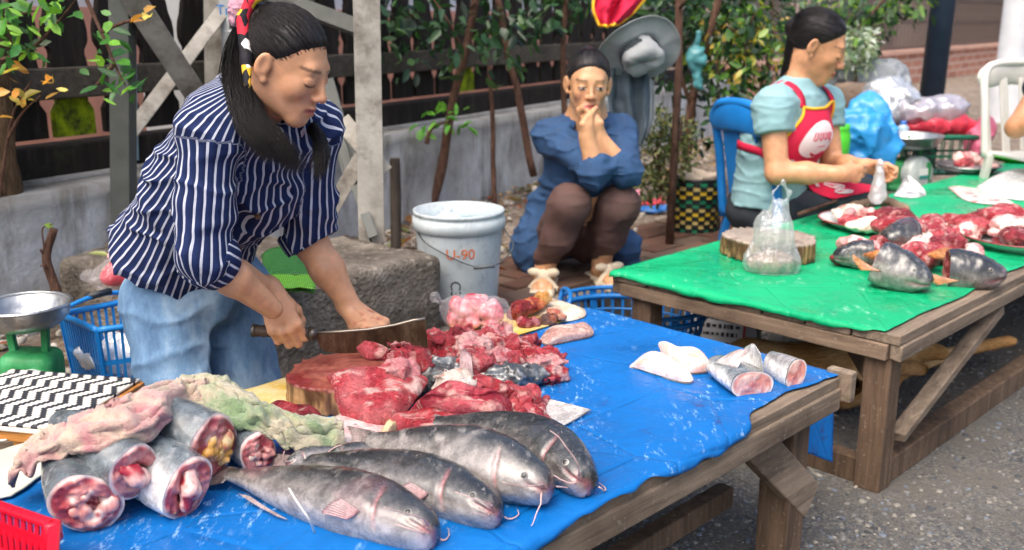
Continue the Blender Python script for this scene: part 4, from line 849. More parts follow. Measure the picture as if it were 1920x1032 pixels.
def collar(nk, R, mat, parent, r=.068, hgt=.035, u=True):
    """folded shirt collar round the neck axis"""
    a = np.linspace(-2.6, 2.6, 40); rows = []
    for j, (rr, z) in enumerate(((r * .93, -.004), (r * .96, hgt * .8), (r * 1.0, hgt), (r * 1.12, hgt * .75), (r * 1.35, -hgt * .1))):
        drop = -.018 * np.clip(np.abs(a) - 1.9, 0, 1) * (j >= 3); rows.append(nk + (np.sin(a) * rr)[:, None] * R[:, 0] - (np.cos(a) * rr * 1.02)[:, None] * R[:, 1] + (z + drop)[:, None] * R[:, 2])
    vv = np.concatenate(rows); i = np.arange(len(vv)).reshape(5, 40); ff = np.stack([i[:-1, :-1], i[1:, :-1], i[1:, 1:], i[:-1, 1:]], -1).reshape(-1, 4)
    o = mesh('collar', vv + .002 * np.stack([fbm(vv, 40, 2, k) for k in (1, 2, 3)], -1), ff, mat, parent, True, None, {'u': np.repeat(np.arange(5) * .009, 40)} if u else None); return solid(o, .002)
collar(nk - nrm(hd - nk) * .0, np.stack([RR, F1, ax1], 1), M_stripe, shirt, .072)
mb = MB()
for t in (.25, .5, .72): p = hip * (1 - t) + sho * t + F1 * .135 + RR * .01; mb.tube([p, p + F1 * .012], .006, 10)
mb.build('button', simple('brown_button', '#5a4030', .4), shirt)
und = chain([hem - ax1 * .105, hip], [.168, .152], .04, (F1, 1.42)) + [half(hs_ + nrmal * .055, nrmal, .005), half(hip - F1 * .05, F1, .005), half(hip, ax1, .005)]
v, f = sdf_mesh(und, *bounds([hip - ax1 * .2, hip], .25), .006, cloth_noise(.006, 14, 5)); mesh('pink_undershirt', v, f, simple('pink_cotton', '#e3a9ae', .9, .08, 20, .2), P1)
# jeans and feet
M_denim = Mat('washed_denim', .85, .2); _c = M_denim.coord(); q = M_denim.noise(7, 6, .7, M_denim.coord(scale=(1, 1, .5))); c = M_denim.ramp(q, [(.3, '#3f5a7a'), (.5, '#6c8cab'), (.7, '#a5bccd')]); c = M_denim.mix(M_denim.ramp(M_denim.noise(3, 5, .7, _c), [(.55, 0), (.7, .4)]), c, '#6d6a5c')
M_denim.color(c).bump(M_denim.noise(500, 2, .5, _c), .2, .0008).bump(M_denim.noise(25, 4, .6, _c, .8), .4, .006); M_denim = M_denim.m
pel = hip + V(.045, 0, -.035); kn = [at_y(328, 740, 2.02), at_y(456, 735, 2.17)]; ft = [V(kn[0][0] - .01, kn[0][1] + .05, .02), V(kn[1][0] + .0, kn[1][1] + .06, .02)]
jp = [ell(pel, (.135, .115, .11), np.stack([RR, F1, ax1], 1), .05)]
for i in (0, 1): jp += chain([pel + RR * (.08 if i == 0 else -.08) + V(0, 0, -.03), kn[i], ft[i] + V(0, 0, .05)], [.092, .076, .072], .025)
v, f = sdf_mesh(jp, *bounds([pel, *kn, *ft], .2), .006, cloth_noise(.010, 10, 8, (1.3, 1.3, .6))); mesh('jeans', v, f, M_denim, P1)
fp = []
for i in (0, 1): fd = V(.6, -.7, 0); fp.append(sdf_mesh(chain([ft[i] + V(0, 0, .06), ft[i] + V(0, 0, .015), ft[i] + fd * .14 + V(0, 0, .0)], [.034, .034, .028], .02), *bounds([ft[i], ft[i] + fd * .15], .07), .006))
for v, f in fp: mesh('sandal', v, f, simple('brown_sandal', '#5d4434', .6), P1)
# ------------------------------------------------------------------ the squatting woman
P2 = thing('person', 'woman in a blue shirt squatting with hands clasped at her mouth', 'person')
Y2 = 3.5; C2 = at_y(1103, 158, Y2); R2 = tilt(rotm(V(.05, -1, 0)), math.radians(8), math.radians(-2)); s2 = .96
nk2 = at_y(1100, 222, Y2 + .06); ch2 = at_y(1092, 290, Y2 + .12); hip2 = at_y(1060, 425, Y2 + .24); sh2 = [at_y(1028, 254, Y2 + .08), at_y(1160, 250, Y2 + .10)]
el2 = [at_y(1118, 322, Y2 - .13), at_y(1172, 322, Y2 - .10)]; hc = at_y(1098, 213, Y2 - .115); wr2 = [at_y(1100, 258, Y2 - .13), at_y(1124, 258, Y2 - .10)]
kn2 = [at_y(1068, 386, Y2 - .10), at_y(1160, 385, Y2 - .06)]; an2 = [at_y(1022, 497, Y2 - .02), at_y(1128, 488, Y2 + .06)]
for a in an2: a[2] = PZ + .075
sk = head_prims(C2, R2, s2, nk2, .055) + chain([hip2, ch2, nk2], [.10, .09, .07], .05)
for i in (0, 1): sk += chain([sh2[i], el2[i], wr2[i]], [.05, .041, .025], .02) + [rc(nk2 + V(0, .03, -.05), sh2[i], .06, .05, .04)] + chain([hip2, kn2[i], an2[i]], [.08, .05, .032], .03)
dz = nrm(hc - wr2[0])
h1, _ = hand_prims(wr2[0], V(.5, .3, .35), V(-.05, -.12, 1), V(-.62, -.75, .1), [(52, 72, 40), (56, 76, 45), (60, 76, 45), (64, 76, 45)], [(.022, .018, -.010), (.034, .045, -.026), (.028, .066, -.040), (.014, .080, -.046)], .80)
h2, _ = hand_prims(wr2[1], V(-.55, .45, .3), V(-.22, -.10, 1), V(.72, -.66, .1), [(46, 60, 35), (50, 62, 36), (54, 66, 40), (58, 66, 40)], [(.022, .018, -.010), (.034, .045, -.026), (.028, .066, -.040), (.014, .080, -.046)], .86)
sk += h1 + h2
for i in (0, 1): fd = nrm(V((-.12, .35)[i], -1, 0)); sk += chain([an2[i], an2[i] + V(0, 0, -.035), an2[i] + fd * .10 + V(0, 0, -.045)], [.034, .034, .028], .02, (V(0, 0, 1), 1.25)); sk += [rc(an2[i] + fd * .095 + np.cross(fd, V(0, 0, 1)) * q + V(0, 0, -.046), an2[i] + fd * (.135 - abs(q) * .4) + np.cross(fd, V(0, 0, 1)) * q * 1.1 + V(0, 0, -.05), .011, .009, .006) for q in (-.027, -.009, .009, .027)]
v, f = sdf_mesh(sk, *bounds([C2, hip2, *sh2, *el2, *kn2, *an2, an2[0] + V(0, -.15, -.05)], .16), .0045)
mesh('body', v, f, M_skin, P2, True, skin_cols(v, [(C2, R2, s2, 'open', .8)], '#c9976f'))
cap_hair(C2, R2, s2, (0, -.075, .100), (0, .050, .040), (0, .78, -.62), n_str=1100, parent=P2, seed=5, h=.0042, wisps=40)
M_blues = simple('blue_linen', '#27466b', .85, .15, 25, .3, 300, .0015)
def wrinkled(name): 
    m = Mat(name, .85, .2); return m
tp = chain([hip2 + V(0, .02, .0), ch2, nk2 + V(0, .02, -.06)], [.130, .122, .085], .06, (V(0, 1, 0), 1.15)) + [rc(nk2 + V(0, .03, -.06), sh2[i], .08, .058, .05) for i in (0, 1)]
for i in (0, 1): tp += chain([sh2[i], el2[i], el2[i] + nrm(wr2[i] - el2[i]) * .03], [.058, .050, .046], .03)
tp += chain([hip2 + V(-.07, -.02, .06), hip2 + V(-.13, -.08, -.06), hip2 + V(-.10, -.10, -.20)], [.085, .065, .042], .06) + chain([hip2 + V(.10, -.05, .06), hip2 + V(.22, -.07, -.06), hip2 + V(.25, -.05, -.17)], [.075, .05, .042], .05)
hd2 = C2 + R2 @ V(0, -.03, -.07); tp += [rc(nk2 + V(0, -.03, -.005), hd2, .062, .075, .01, None, True), rc(nk2 + V(0, -.09, -.02), nk2 + V(0, -.13, -.14), .03, .010, .01, None, True)]
for i in (0, 1): e2, d = el2[i] + nrm(wr2[i] - el2[i]) * .03, nrm(wr2[i] - el2[i]); tp += [Prim((lambda e2, d: (lambda P: np.maximum(-((P - e2) @ d), np.linalg.norm(P - e2, axis=-1) - .047)))(e2.astype(np.float32), d.astype(np.float32)), .004, True)]
v, f = sdf_mesh(tp, *bounds([hip2 + V(.3, 0, -.25), hip2 + V(-.3, 0, 0), nk2, *sh2, *el2], .12), .0058, cloth_noise(.012, 15, 4)); st2 = mesh('blue_shirt', v, f, M_blues, P2)
collar(nk2 + V(0, .005, -.02), np.stack([V(-1, 0, 0), V(0, -1, .1), V(0, .1, 1)], 1), M_blues, st2, .07, .035, False)
for i in (0, 1):
    e2, d = el2[i] + nrm(wr2[i] - el2[i]) * .03, nrm(wr2[i] - el2[i]); vv, ff = tube_vf([e2 - d * .04, e2 - d * .03, e2, e2 + d * .006, e2 - d * .01], [.045, .051, .051, .047, .040], 30, False); vv = np.array(vv); vv += .004 * np.stack([fbm(vv, 30, 2, k) for k in (1, 2, 3)], -1); mesh('cuff', vv, ff, M_blues, st2)
lg = []
for i in (0, 1): lg += chain([hip2 + V((-.05, .08)[i], -.04, -.05), kn2[i], kn2[i] * .5 + an2[i] * .5, an2[i] + V(0, 0, .03)], [.08, .068, .055, .040], .03)
v, f = sdf_mesh(lg, *bounds([hip2, *kn2, *an2], .13), .0055, cloth_noise(.006, 12, 6)); mesh('brown_leggings', v, f, simple('brown_jersey', '#553d37', .8, .12, 30, .2, 300), P2)
M_cream = simple('cream_foam', '#c9baa0', .7, .1, 30, .3)
for i in (0, 1):
    fd = nrm(V((-.12, .35)[i], -1, 0)); sd_ = np.cross(fd, V(0, 0, 1)); a = an2[i] + V(0, 0, -.062); sp = [rbox(a + fd * .045 + V(0, 0, -.002), (.045, .118, .016), np.stack([sd_, fd, V(0, 0, 1)], 1), .014, .01)]
    so = mesh('sandal', *sdf_mesh(sp, *bounds([a - fd * .1, a + fd * .2], .09), .0045), M_cream, P2)
    st = [rc(a + fd * .075 + sd_ * (.045 * q), a + fd * .07 + V(0, 0, .048), .013, .014, .01, (fd, .8)) for q in (-1, 1)] + [ell(a + fd * .068 + sd_ * (.032 * q) + V(0, 0, .06), (.026, .016, .016), np.stack([sd_, fd, V(0, 0, 1)], 1), .008) for q in (-1, 1)] + [ell(a + fd * .068 + V(0, 0, .06), (.010, .014, .013), None, .004)]
    mesh('bow_strap', *sdf_mesh(st, *bounds([a, a + fd * .1], .09), .0045, lambda P: .002 * fbm(P, 60, 2, 1)), M_cream, so)
# ------------------------------------------------------------------ the seated woman in the apron
P3 = thing('person', 'woman in a light blue top and red apron seated on the blue chair', 'person')
Y3 = 3.93; q3 = 1.09; C3 = at_y(1531, 86, Y3); R3 = tilt(rotm(V(.95, -.30, 0)), math.radians(25), math.radians(3)); s3 = 1.15
F3 = nrm(V(.78, -.62, 0)); RT3 = nrm(V(-.62, -.78, 0)); FL3 = nrm(V(.9, .4, 0)); RL3 = nrm(V(.4, -.9, 0)); nk3 = at_y(1490, 165, Y3 + .02); hip3 = at_y(1440, 372, Y3 + .05); ch3 = at_y(1462, 260, Y3 + .03)
sh3 = [at_y(1448, 202, Y3 - .12), at_y(1545, 196, Y3 + .15)]; el3 = [at_y(1457, 324, Y3 - .18), at_y(1560, 310, Y3 + .1)]; wr3 = [at_y(1580, 326, Y3 - .24), at_y(1622, 312, Y3 - .1)]
kn3 = [hip3 + FL3 * .42 + RL3 * .07, hip3 + FL3 * .42 - RL3 * .12]
sk = head_prims(C3, R3, s3, nk3, .055) + chain([hip3, ch3, nk3 - V(0, 0, .05)], [.10, .10, .08], .05)
for i in (0, 1): sk += chain([sh3[i], el3[i], el3[i] * .55 + wr3[i] * .45, wr3[i]], [.052, .044, .041, .027], .02) + [rc(nk3 + V(0, 0, -.06), sh3[i], .06, .052, .04)] + chain([hip3, kn3[i], kn3[i] + V(.0, .0, -.36)], [.09, .06, .04], .03)
h1, _ = hand_prims(wr3[0], nrm(V(.15, .2, 1)), nrm(V(1, .35, -.05)), nrm(V(.3, -1, .1)), [(25, 45, 25), (32, 50, 30), (38, 52, 30), (42, 54, 30)], THUMB_GRIP, .95)
h2, _ = hand_prims(wr3[1], nrm(V(0, -.5, 1)), nrm(V(.9, -.4, -.15)), nrm(V(.4, .8, .3)), [(30, 50, 30), (36, 52, 30), (42, 54, 30), (44, 54, 30)], THUMB_GRIP, .95)
sk += h1 + h2; v, f = sdf_mesh(sk, *bounds([C3, hip3, *sh3, *el3, *wr3, *kn3, kn3[0] - V(0, 0, .4)], .16), .0048)
mesh('body', v, f, M_skin, P3, True, skin_cols(v, [(C3, R3, s3, 'down', .8)], '#c8936d'))
cap_hair(C3, R3, s3, (0, -.10, .02), (0, .038, .030), (0, .74, -.67), n_str=1200, parent=P3, seed=8, h=.0042, wisps=25,
         tail=[([C3 + R3 @ V(0, -.10, .02), at_y(1478, 130, Y3 + .02), at_y(1462, 185, Y3 + .03), at_y(1440, 215, Y3 + .05)], [.024, .022, .018, .008])])
M_teal = simple('pale_teal_jersey', '#86abb0', .85, .08, 25, .25, 300, .0012)
tp = chain([hip3 + V(0, 0, -.02), ch3, nk3 + V(0, 0, -.08)], [.175, .160, .112], .06, (F3, 1.2)) + [rc(nk3 + V(0, 0, -.07), sh3[i], .09, .072, .05) for i in (0, 1)] + [ell(ch3 + F3 * .09 + V(0, 0, .03), (.09, .12, .08), np.stack([F3, RT3, V(0, 0, 1)], 1), .06), rc(nk3 - V(0, 0, .07), nk3 + V(.01, 0, .005), .07, .062, .03)]
for i in (0, 1):
    e2 = sh3[i] * .62 + el3[i] * .38; d = nrm(el3[i] - sh3[i]); tp += chain([sh3[i], e2], [.076, .070], .03); tp += [Prim((lambda e2, d: (lambda P: np.maximum(-((P - e2) @ d), np.linalg.norm(P - e2, axis=-1) - .10)))(e2.astype(np.float32), d.astype(np.float32)), .004, True)]
hd3 = C3 + R3 @ V(0, -.03, -.07); tp += [rc(nk3 + nrm(hd3 - nk3) * .03, hd3, .058, .07, .006, None, True), half(hip3 + V(0, 0, -.02), V(0, 0, -1), .01)]
v, f = sdf_mesh(tp, *bounds([hip3, nk3, *sh3, *el3], .22), .0058, cloth_noise(.008, 13, 7)); mesh('teal_top', v, f, M_teal, P3)
jp = [ell(hip3 + V(0, 0, -.05), (.17, .15, .11), None, .05)]
for i in (0, 1): jp += chain([hip3 + RL3 * (.07, -.10)[i] + V(0, 0, -.04), kn3[i] + V(0, 0, -.01), kn3[i] + V(0, 0, -.38)], [.105, .082, .065], .03)
v, f = sdf_mesh(jp, *bounds([hip3, *kn3, kn3[0] - V(0, 0, .4)], .2), .009, cloth_noise(.008, 12, 9)); mesh('dark_trousers', v, f, simple('charcoal_twill', '#262b33', .85, .2, 12, .3, 200), P3)
# apron: a sheet wrapped on the chest and lap
M_red = simple('red_apron_cloth', '#c40f3c', .8, .08, 14, .3, 250, .001); M_yel = simple('yellow_binding', '#e5b01e', .75, .08, 30, .2)
ap = thing('apron', 'red apron with yellow binding and a round white emblem', 'apron') if False else None
def surf_f(prims):
    def d(P): 
        D = np.full(P.shape[:-1], 10., np.float32)
        for p in prims: D = _mix(D, p.fn(P.astype(np.float32)), p.k, p.sub)
        return D
    return d
dT3 = surf_f([p for p in tp if not p.sub][:6] + [ell(ch3 + F3 * .09 + V(0, 0, .03), (.09, .12, .08), np.stack([F3, RT3, V(0, 0, 1)], 1), .06)] + jp)
def snap(sp, lift=.006, it=12):
    for _ in range(it):
        e = 1e-3; d = dT3(sp); g = np.stack([dT3(sp + V(e, 0, 0)) - d, dT3(sp + V(0, e, 0)) - d, dT3(sp + V(0, 0, e)) - d], -1) / e; sp = sp - g * (d - lift)[..., None] * .7
    return sp, g
NU, NV = 44, 60
u, w = np.meshgrid(np.linspace(-1, 1, NU), np.linspace(0, 1, NV), indexing='ij'); TW = .64
zt = nk3[2] - .045; zw = hip3[2] + .10; t_ = np.minimum(w / TW, 1); lap = np.maximum(w - TW, 0) / (1 - TW); z = zt + (zw - zt) * t_; cz = np.clip((z - hip3[2]) / (nk3[2] - hip3[2]), 0, 1)[..., None]
wid = .85 + .5 * sstep(.0, .45, w); ang = u * wid; cen = hip3 * (1 - cz) + nk3 * cz; cen[..., 2] = z
PP = cen + F3 * (np.cos(ang) * .17)[..., None] - RT3 * (np.sin(ang) * .17)[..., None]
LD = nrm(F3 * .45 + FL3 * .55); PL = hip3 + F3 * .17 + LD * (.30 * lap)[..., None] - RT3 * (np.sin(ang) * .15)[..., None] + V(0, 0, .11) - V(0, 0, .04) * lap[..., None]
PP = np.where((w < TW)[..., None], PP, PL).reshape(-1, 3); i = np.arange(NU * NV).reshape(NU, NV); ff = np.stack([i[:-1, :-1], i[1:, :-1], i[1:, 1:], i[:-1, 1:]], -1).reshape(-1, 4)
for _ in range(3): PP, _g = snap(PP, .007, 4); PP = relax(PP, ff, 3)
P_, _g = snap(PP, .006, 3); P_ = P_ + .004 * np.stack([fbm(P_, 16, 2, q) for q in (1, 2, 3)], -1)
apr = solid(mesh('apron', P_, ff, M_red, P3), .003, 0); G_ = P_.reshape(NU, NV, 3)
for nm, line in (('yellow_binding', G_[:, 0]), ('yellow_binding', G_[0, :int(NV * .5)]), ('yellow_binding', G_[-1, :int(NV * .5)])):
    mb = MB(); mb.tube(line + F3 * .003, .006, 6); mb.build(nm, M_yel, apr, True)
for sgn, iu in ((1, 0), (-1, -1)):                           # shoulder and waist straps
    st = [G_[iu, 0] + F3 * .002, G_[iu, 0] * .5 + (sh3[0 if sgn > 0 else 1] * .55 + nk3 * .45 + V(0, 0, .03)) * .5 + F3 * .03, sh3[0 if sgn > 0 else 1] * .5 + nk3 * .5 + V(0, 0, .035), nk3 - F3 * .11 + RT3 * .03 * sgn - V(0, 0, .09), ch3 - F3 * .16 + V(0, 0, .02)]
    sp = spline(st, 16); sp = shoot(sp + V(0, 0, .0), np.tile(V(0, 0, 0), (16, 1))) if False else sp
    for _ in range(12):
        e = 1e-3; d = dT3(sp); g = np.stack([dT3(sp + V(e, 0, 0)) - d, dT3(sp + V(0, e, 0)) - d, dT3(sp + V(0, 0, e)) - d], -1) / e; sp = sp - g * (d - .004)[:, None] * .7
    t_, U, Wv = frames(sp); g = g / (np.linalg.norm(g, axis=1)[:, None] + 1e-6); sw = np.cross(t_, g); vv = np.concatenate([sp + sw * .016 + g * .003, sp - sw * .016 + g * .003]); m = len(sp)
    solid(mesh('strap', vv, [(q, q + 1, m + q + 1, m + q) for q in range(m - 1)], M_red, apr), .004, 0)
wl_ = [G_[0, 30] + F3 * 0, ch3 + RT3 * .15 - V(0, 0, .03), ch3 - F3 * .14 + RT3 * .06 - V(0, 0, .02)]; sp = spline(wl_, 14)
for _ in range(12):
    e = 1e-3; d = dT3(sp); g = np.stack([dT3(sp + V(e, 0, 0)) - d, dT3(sp + V(0, e, 0)) - d, dT3(sp + V(0, 0, e)) - d], -1) / e; sp = sp - g * (d - .004)[:, None] * .7
t_, U, Wv = frames(sp); sw = np.cross(t_, g); vv = np.concatenate([sp + sw * .018 + g * .004, sp - sw * .018 + g * .004]); m = len(sp); solid(mesh('strap', vv, [(q, q + 1, m + q + 1, m + q) for q in range(m - 1)], M_red, apr), .004, 0)
# printed emblem following the cloth
def on_apron(a, b, lift=.0045):
    """a across [-1,1], b down [0,1] -> point on the apron"""
    x = (np.asarray(a) + 1) / 2 * (NU - 1); y = np.asarray(b) * (NV - 1); i, j = np.clip(x.astype(int), 0, NU - 2), np.clip(y.astype(int), 0, NV - 2); fx, fy = (x - i)[..., None], (y - j)[..., None]
    return (G_[i, j] * (1 - fx) * (1 - fy) + G_[i + 1, j] * fx * (1 - fy) + G_[i, j + 1] * (1 - fx) * fy + G_[i + 1, j + 1] * fx * fy) + (F3 + V(0, 0, .35)) * lift
rr, aa = np.meshgrid(np.linspace(0, 1, 9), np.linspace(0, 2 * math.pi, 33), indexing='ij'); v_ = on_apron(-.30 + .36 * rr * np.cos(aa), .30 + .15 * rr * np.sin(aa)); i = np.arange(9 * 33).reshape(9, 33); ff = np.stack([i[:-1, :-1], i[1:, :-1], i[1:, 1:], i[:-1, 1:]], -1).reshape(-1, 4)
em = mesh('emblem', v_.reshape(-1, 3), ff, simple('white_print', '#e4d5d6', .75, .04, 30, 0), apr)
def stroke(pts, w, mat, lift=.006):
    p = on_apron(np.array([q[0] - .33 for q in pts]) * .9, np.array([q[1] - .04 for q in pts]), lift); mb = MB(); mb.tube(p, w, 5); return mb.build('print_stroke', mat, apr)
M_prt = simple('red_print', '#b3123f', .8, .05)
for k, (a, b) in enumerate(((-.20, .29), (-.07, .29), (.06, .29), (.18, .29))): stroke([(a, b), (a, b + .045), (a + .05, b + .05), (a + .07, b + .03), (a + .06, b)], .0022, M_prt)
stroke([(.34, .24), (.27, .36)], .003, M_prt); stroke([(-.02, .385), (.16, .385)], .0018, M_prt); stroke([(-.1, .44), (.05, .475), (.2, .44), (.12, .47), (-.02, .47), (-.1, .44)], .004, M_prt)
M_wpr = simple('white_line_print', '#e8d9dc', .75, .04)
for a, b in ((-.2, .80), (.2, .76), (.7, .80), (.4, .9)): stroke([(a + .16 * math.cos(t), b + .05 * math.sin(t)) for t in np.linspace(0, 6.3, 9)], .003, M_wpr); stroke([(a - .06, b), (a + .06, b + .02)], .003, M_wpr)
# ------------------------------------------------------------------ the person at the edge of the picture
P4 = thing('person', 'person in dark clothes seated on the white plastic chair', 'person')
Y4 = 4.6; hip4 = at_y(2018, 262, Y4); ch4 = hip4 + V(.02, 0, .26); nk4 = hip4 + V(.03, 0, .46); C4 = nk4 + V(.02, -.03, .14); R4 = rotm(V(.5, -.8, 0)); sh4 = [hip4 + V(-.15, -.06, .40), hip4 + V(.17, .1, .40)]; el4 = [at_y(1905, 240, Y4 - .15), hip4 + V(.3, 0, .18)]; wr4 = [at_y(1975, 215, Y4 - .30), hip4 + V(.32, -.25, .15)]
sk = head_prims(C4, R4, 1, nk4, .055) + chain([hip4, ch4, nk4], [.11, .12, .07], .05)
for i in (0, 1): sk += chain([nk4 - V(0, 0, .05), sh4[i], el4[i], wr4[i]], [.06, .055, .042, .03], .03); hh, _ = hand_prims(wr4[i], V(-1, 0, 0), nrm(wr4[i] - el4[i]), V(0, -1, 0), [(20, 30, 20)] * 4, THUMB_REST, .95); sk += hh
v, f = sdf_mesh(sk, *bounds([C4, hip4, *el4, *wr4], .18), .008); mesh('body', v, f, M_skin, P4, True, skin_cols(v, [(C4, R4, 1, 'down', 1)], '#b98460'))
tp = chain([hip4, ch4, nk4 - V(0, 0, .07)], [.17, .16, .1], .06) + [rc(nk4 - V(0, 0, .06), sh4[i], .09, .075, .04) for i in (0, 1)] + [rc(sh4[i], sh4[i] * .5 + el4[i] * .5, .075, .07, .03) for i in (0, 1)]
for i in (0, 1): k4 = hip4 + V(-.10 + .3 * i, -.38, .02); tp += chain([hip4 + V(-.08 + .16 * i, 0, 0), k4, k4 + V(0, -.02, -.4)], [.11, .085, .07], .03)
v, f = sdf_mesh(tp, *bounds([hip4 + V(.3, -.45, -.4), hip4 - V(.3, 0, .4), nk4], .15), .011, cloth_noise(.008, 12, 3)); mesh('dark_clothes', v, f, simple('dark_navy_cloth', '#1f2731', .85, .2, 20), P4)
cap_hair(C4, R4, 1, (0, -.1, .0), (0, .034, .026), (0, .75, -.66), n_str=150, parent=P4, seed=9, h=.006, wisps=0)
# ================================================================== fish
def fish_skin():
    m = Mat('wet_fish_skin', .25, .6); co = m.coord(); a = m.noise(34, 9, .78, co, .35); b = m.noise(150, 5, .7, m.coord(scale=(1, .4, 1), rot=(0, 0, .6)))
    m.b.inputs['Coat Weight'].default_value = .6; m.b.inputs['Coat Roughness'].default_value = .08
    c = m.mix(1, m.attr('Col', 'Color'), m.ramp(a, [(.3, .35), (.5, .9), (.7, 1.6)]), 'MULTIPLY'); c = m.mix(m.ramp(b, [(.62, 0), (.72, .55)]), c, '#c4bdb8'); c = m.mix(m.ramp(m.noise(48, 6, .7, co, .6), [(.62, 0), (.7, .5)]), c, '#26282a')
    m.color(c); m.rough(m.ramp(a, [(.3, .12), (.7, .42)])); m.bump(a, .35, .004).bump(b, .3, .0015); return m.m
M_fish = fish_skin()
M_flesh = colmat('wet_flesh', .2, .25, 130, .5, .003, .6, .08, streak=(1, 1, .35))
M_barb = simple('barbel', '#c9a9a4', .3, .1)
def mixc(a, b, w): return np.asarray(a) * (1 - w[..., None]) + np.asarray(b) * w[..., None]
CF = {'dark': lin('#27292b'), 'grey': lin('#494a4a'), 'pale': lin('#7b7571'), 'pink': lin('#a86d72'), 'white': lin('#b3ada7')}
def fish_body(axis, prof, up, m=90, n=48, belly=.5, seed=0, blotch=.95, cols=None, sag=1.0):
    """axis: 3D points head->tail; prof rows (t, half height, half width). Returns verts, faces, colour and frames"""
    ax = spline(axis, m); t = np.linspace(0, 1, m); p = np.array(prof); hh, hw = np.interp(t, p[:, 0], p[:, 1]), np.interp(t, p[:, 0], p[:, 2])
    k = np.ones(5) / 5; hh[3:-3] = np.convolve(hh, k, 'same')[3:-3]; hw[3:-3] = np.convolve(hw, k, 'same')[3:-3]
    T = np.gradient(ax, axis=0); T /= np.linalg.norm(T, axis=1)[:, None]; U = up - (T @ up)[:, None] * T; U /= np.linalg.norm(U, axis=1)[:, None]; W = np.cross(T, U)
    a = np.arange(n) * 2 * math.pi / n; ca, sa = np.cos(a), np.sin(a); ex = .85
    cu, cw = np.sign(ca) * np.abs(ca) ** ex, np.sign(sa) * np.abs(sa) ** ex
    v = ax[:, None] + hh[:, None, None] * cu[None, :, None] * U[:, None] + hw[:, None, None] * cw[None, :, None] * W[:, None]
    tt, aa = np.repeat(t[:, None], n, 1), np.repeat(cu[None], m, 0)
    c = cols or CF; N1 = fbm(v, 22, 4, seed); N2 = fbm(v, 70, 3, seed + 5); w = sstep(-.55, .25, aa + .5 * N1 * blotch - (belly - .5))
    col = mixc(c['pale'], c['grey'], w); col = mixc(col, c['dark'], sstep(-.05, .75, aa + .55 * N1)); col = mixc(col, c['white'], sstep(.25, .5, N2) * .35 * blotch); col = mixc(col, c['pink'], sstep(.2, .55, fbm(v, 12, 3, seed + 8)) * .2)
    return v, grid_f(m, n, True), col, (ax, T, U, W, hh, hw)
def fin(base, tips, col1, col2, mat, parent, name='fin', th=.0012, rays=14, seed=0):
    """fan of rays between a base line and a tip line"""
    b, t = spline(base, rays * 4), spline(tips, rays * 4); K = 8; s = np.linspace(0, 1, K); P = b[None] * (1 - s)[:, None, None] + t[None] * s[:, None, None]
    nn = nrm(np.cross(b[-1] - b[0] + 1e-6, t[len(t) // 2] - b[len(b) // 2])); P = P + nn * (.45 * th * np.cos(np.arange(rays * 4) / 4 * 2 * math.pi))[None, :, None] * (1 - .6 * s)[:, None, None]
    jag = 1 + .05 * np.cos(np.arange(rays * 4) / 4 * 2 * math.pi); P[-1] = b + (t - b) * jag[:, None]
    i = np.arange(P.shape[0] * P.shape[1]).reshape(P.shape[:2]); f = np.stack([i[:-1, :-1], i[1:, :-1], i[1:, 1:], i[:-1, 1:]], -1).reshape(-1, 4)
    st = (.5 + .5 * np.cos(np.arange(rays * 4) / 4 * 2 * math.pi))[None, :] * np.ones((K, 1)); c = mixc(L(col1), L(col2), np.clip(st * .6 + .5 * s[:, None], 0, 1))
    return solid(mesh(name, P.reshape(-1, 3), f, mat, parent, True, c.reshape(-1, 3)), .0012, 0)
CAT = [(0, .012, .014), (.008, .021, .021), (.035, .029, .027), (.09, .037, .032), (.17, .045, .036), (.26, .052, .039), (.38, .057, .039), (.5, .055, .036), (.66, .044, .029), (.8, .031, .020), (.92, .018, .011), (1, .013, .006)]
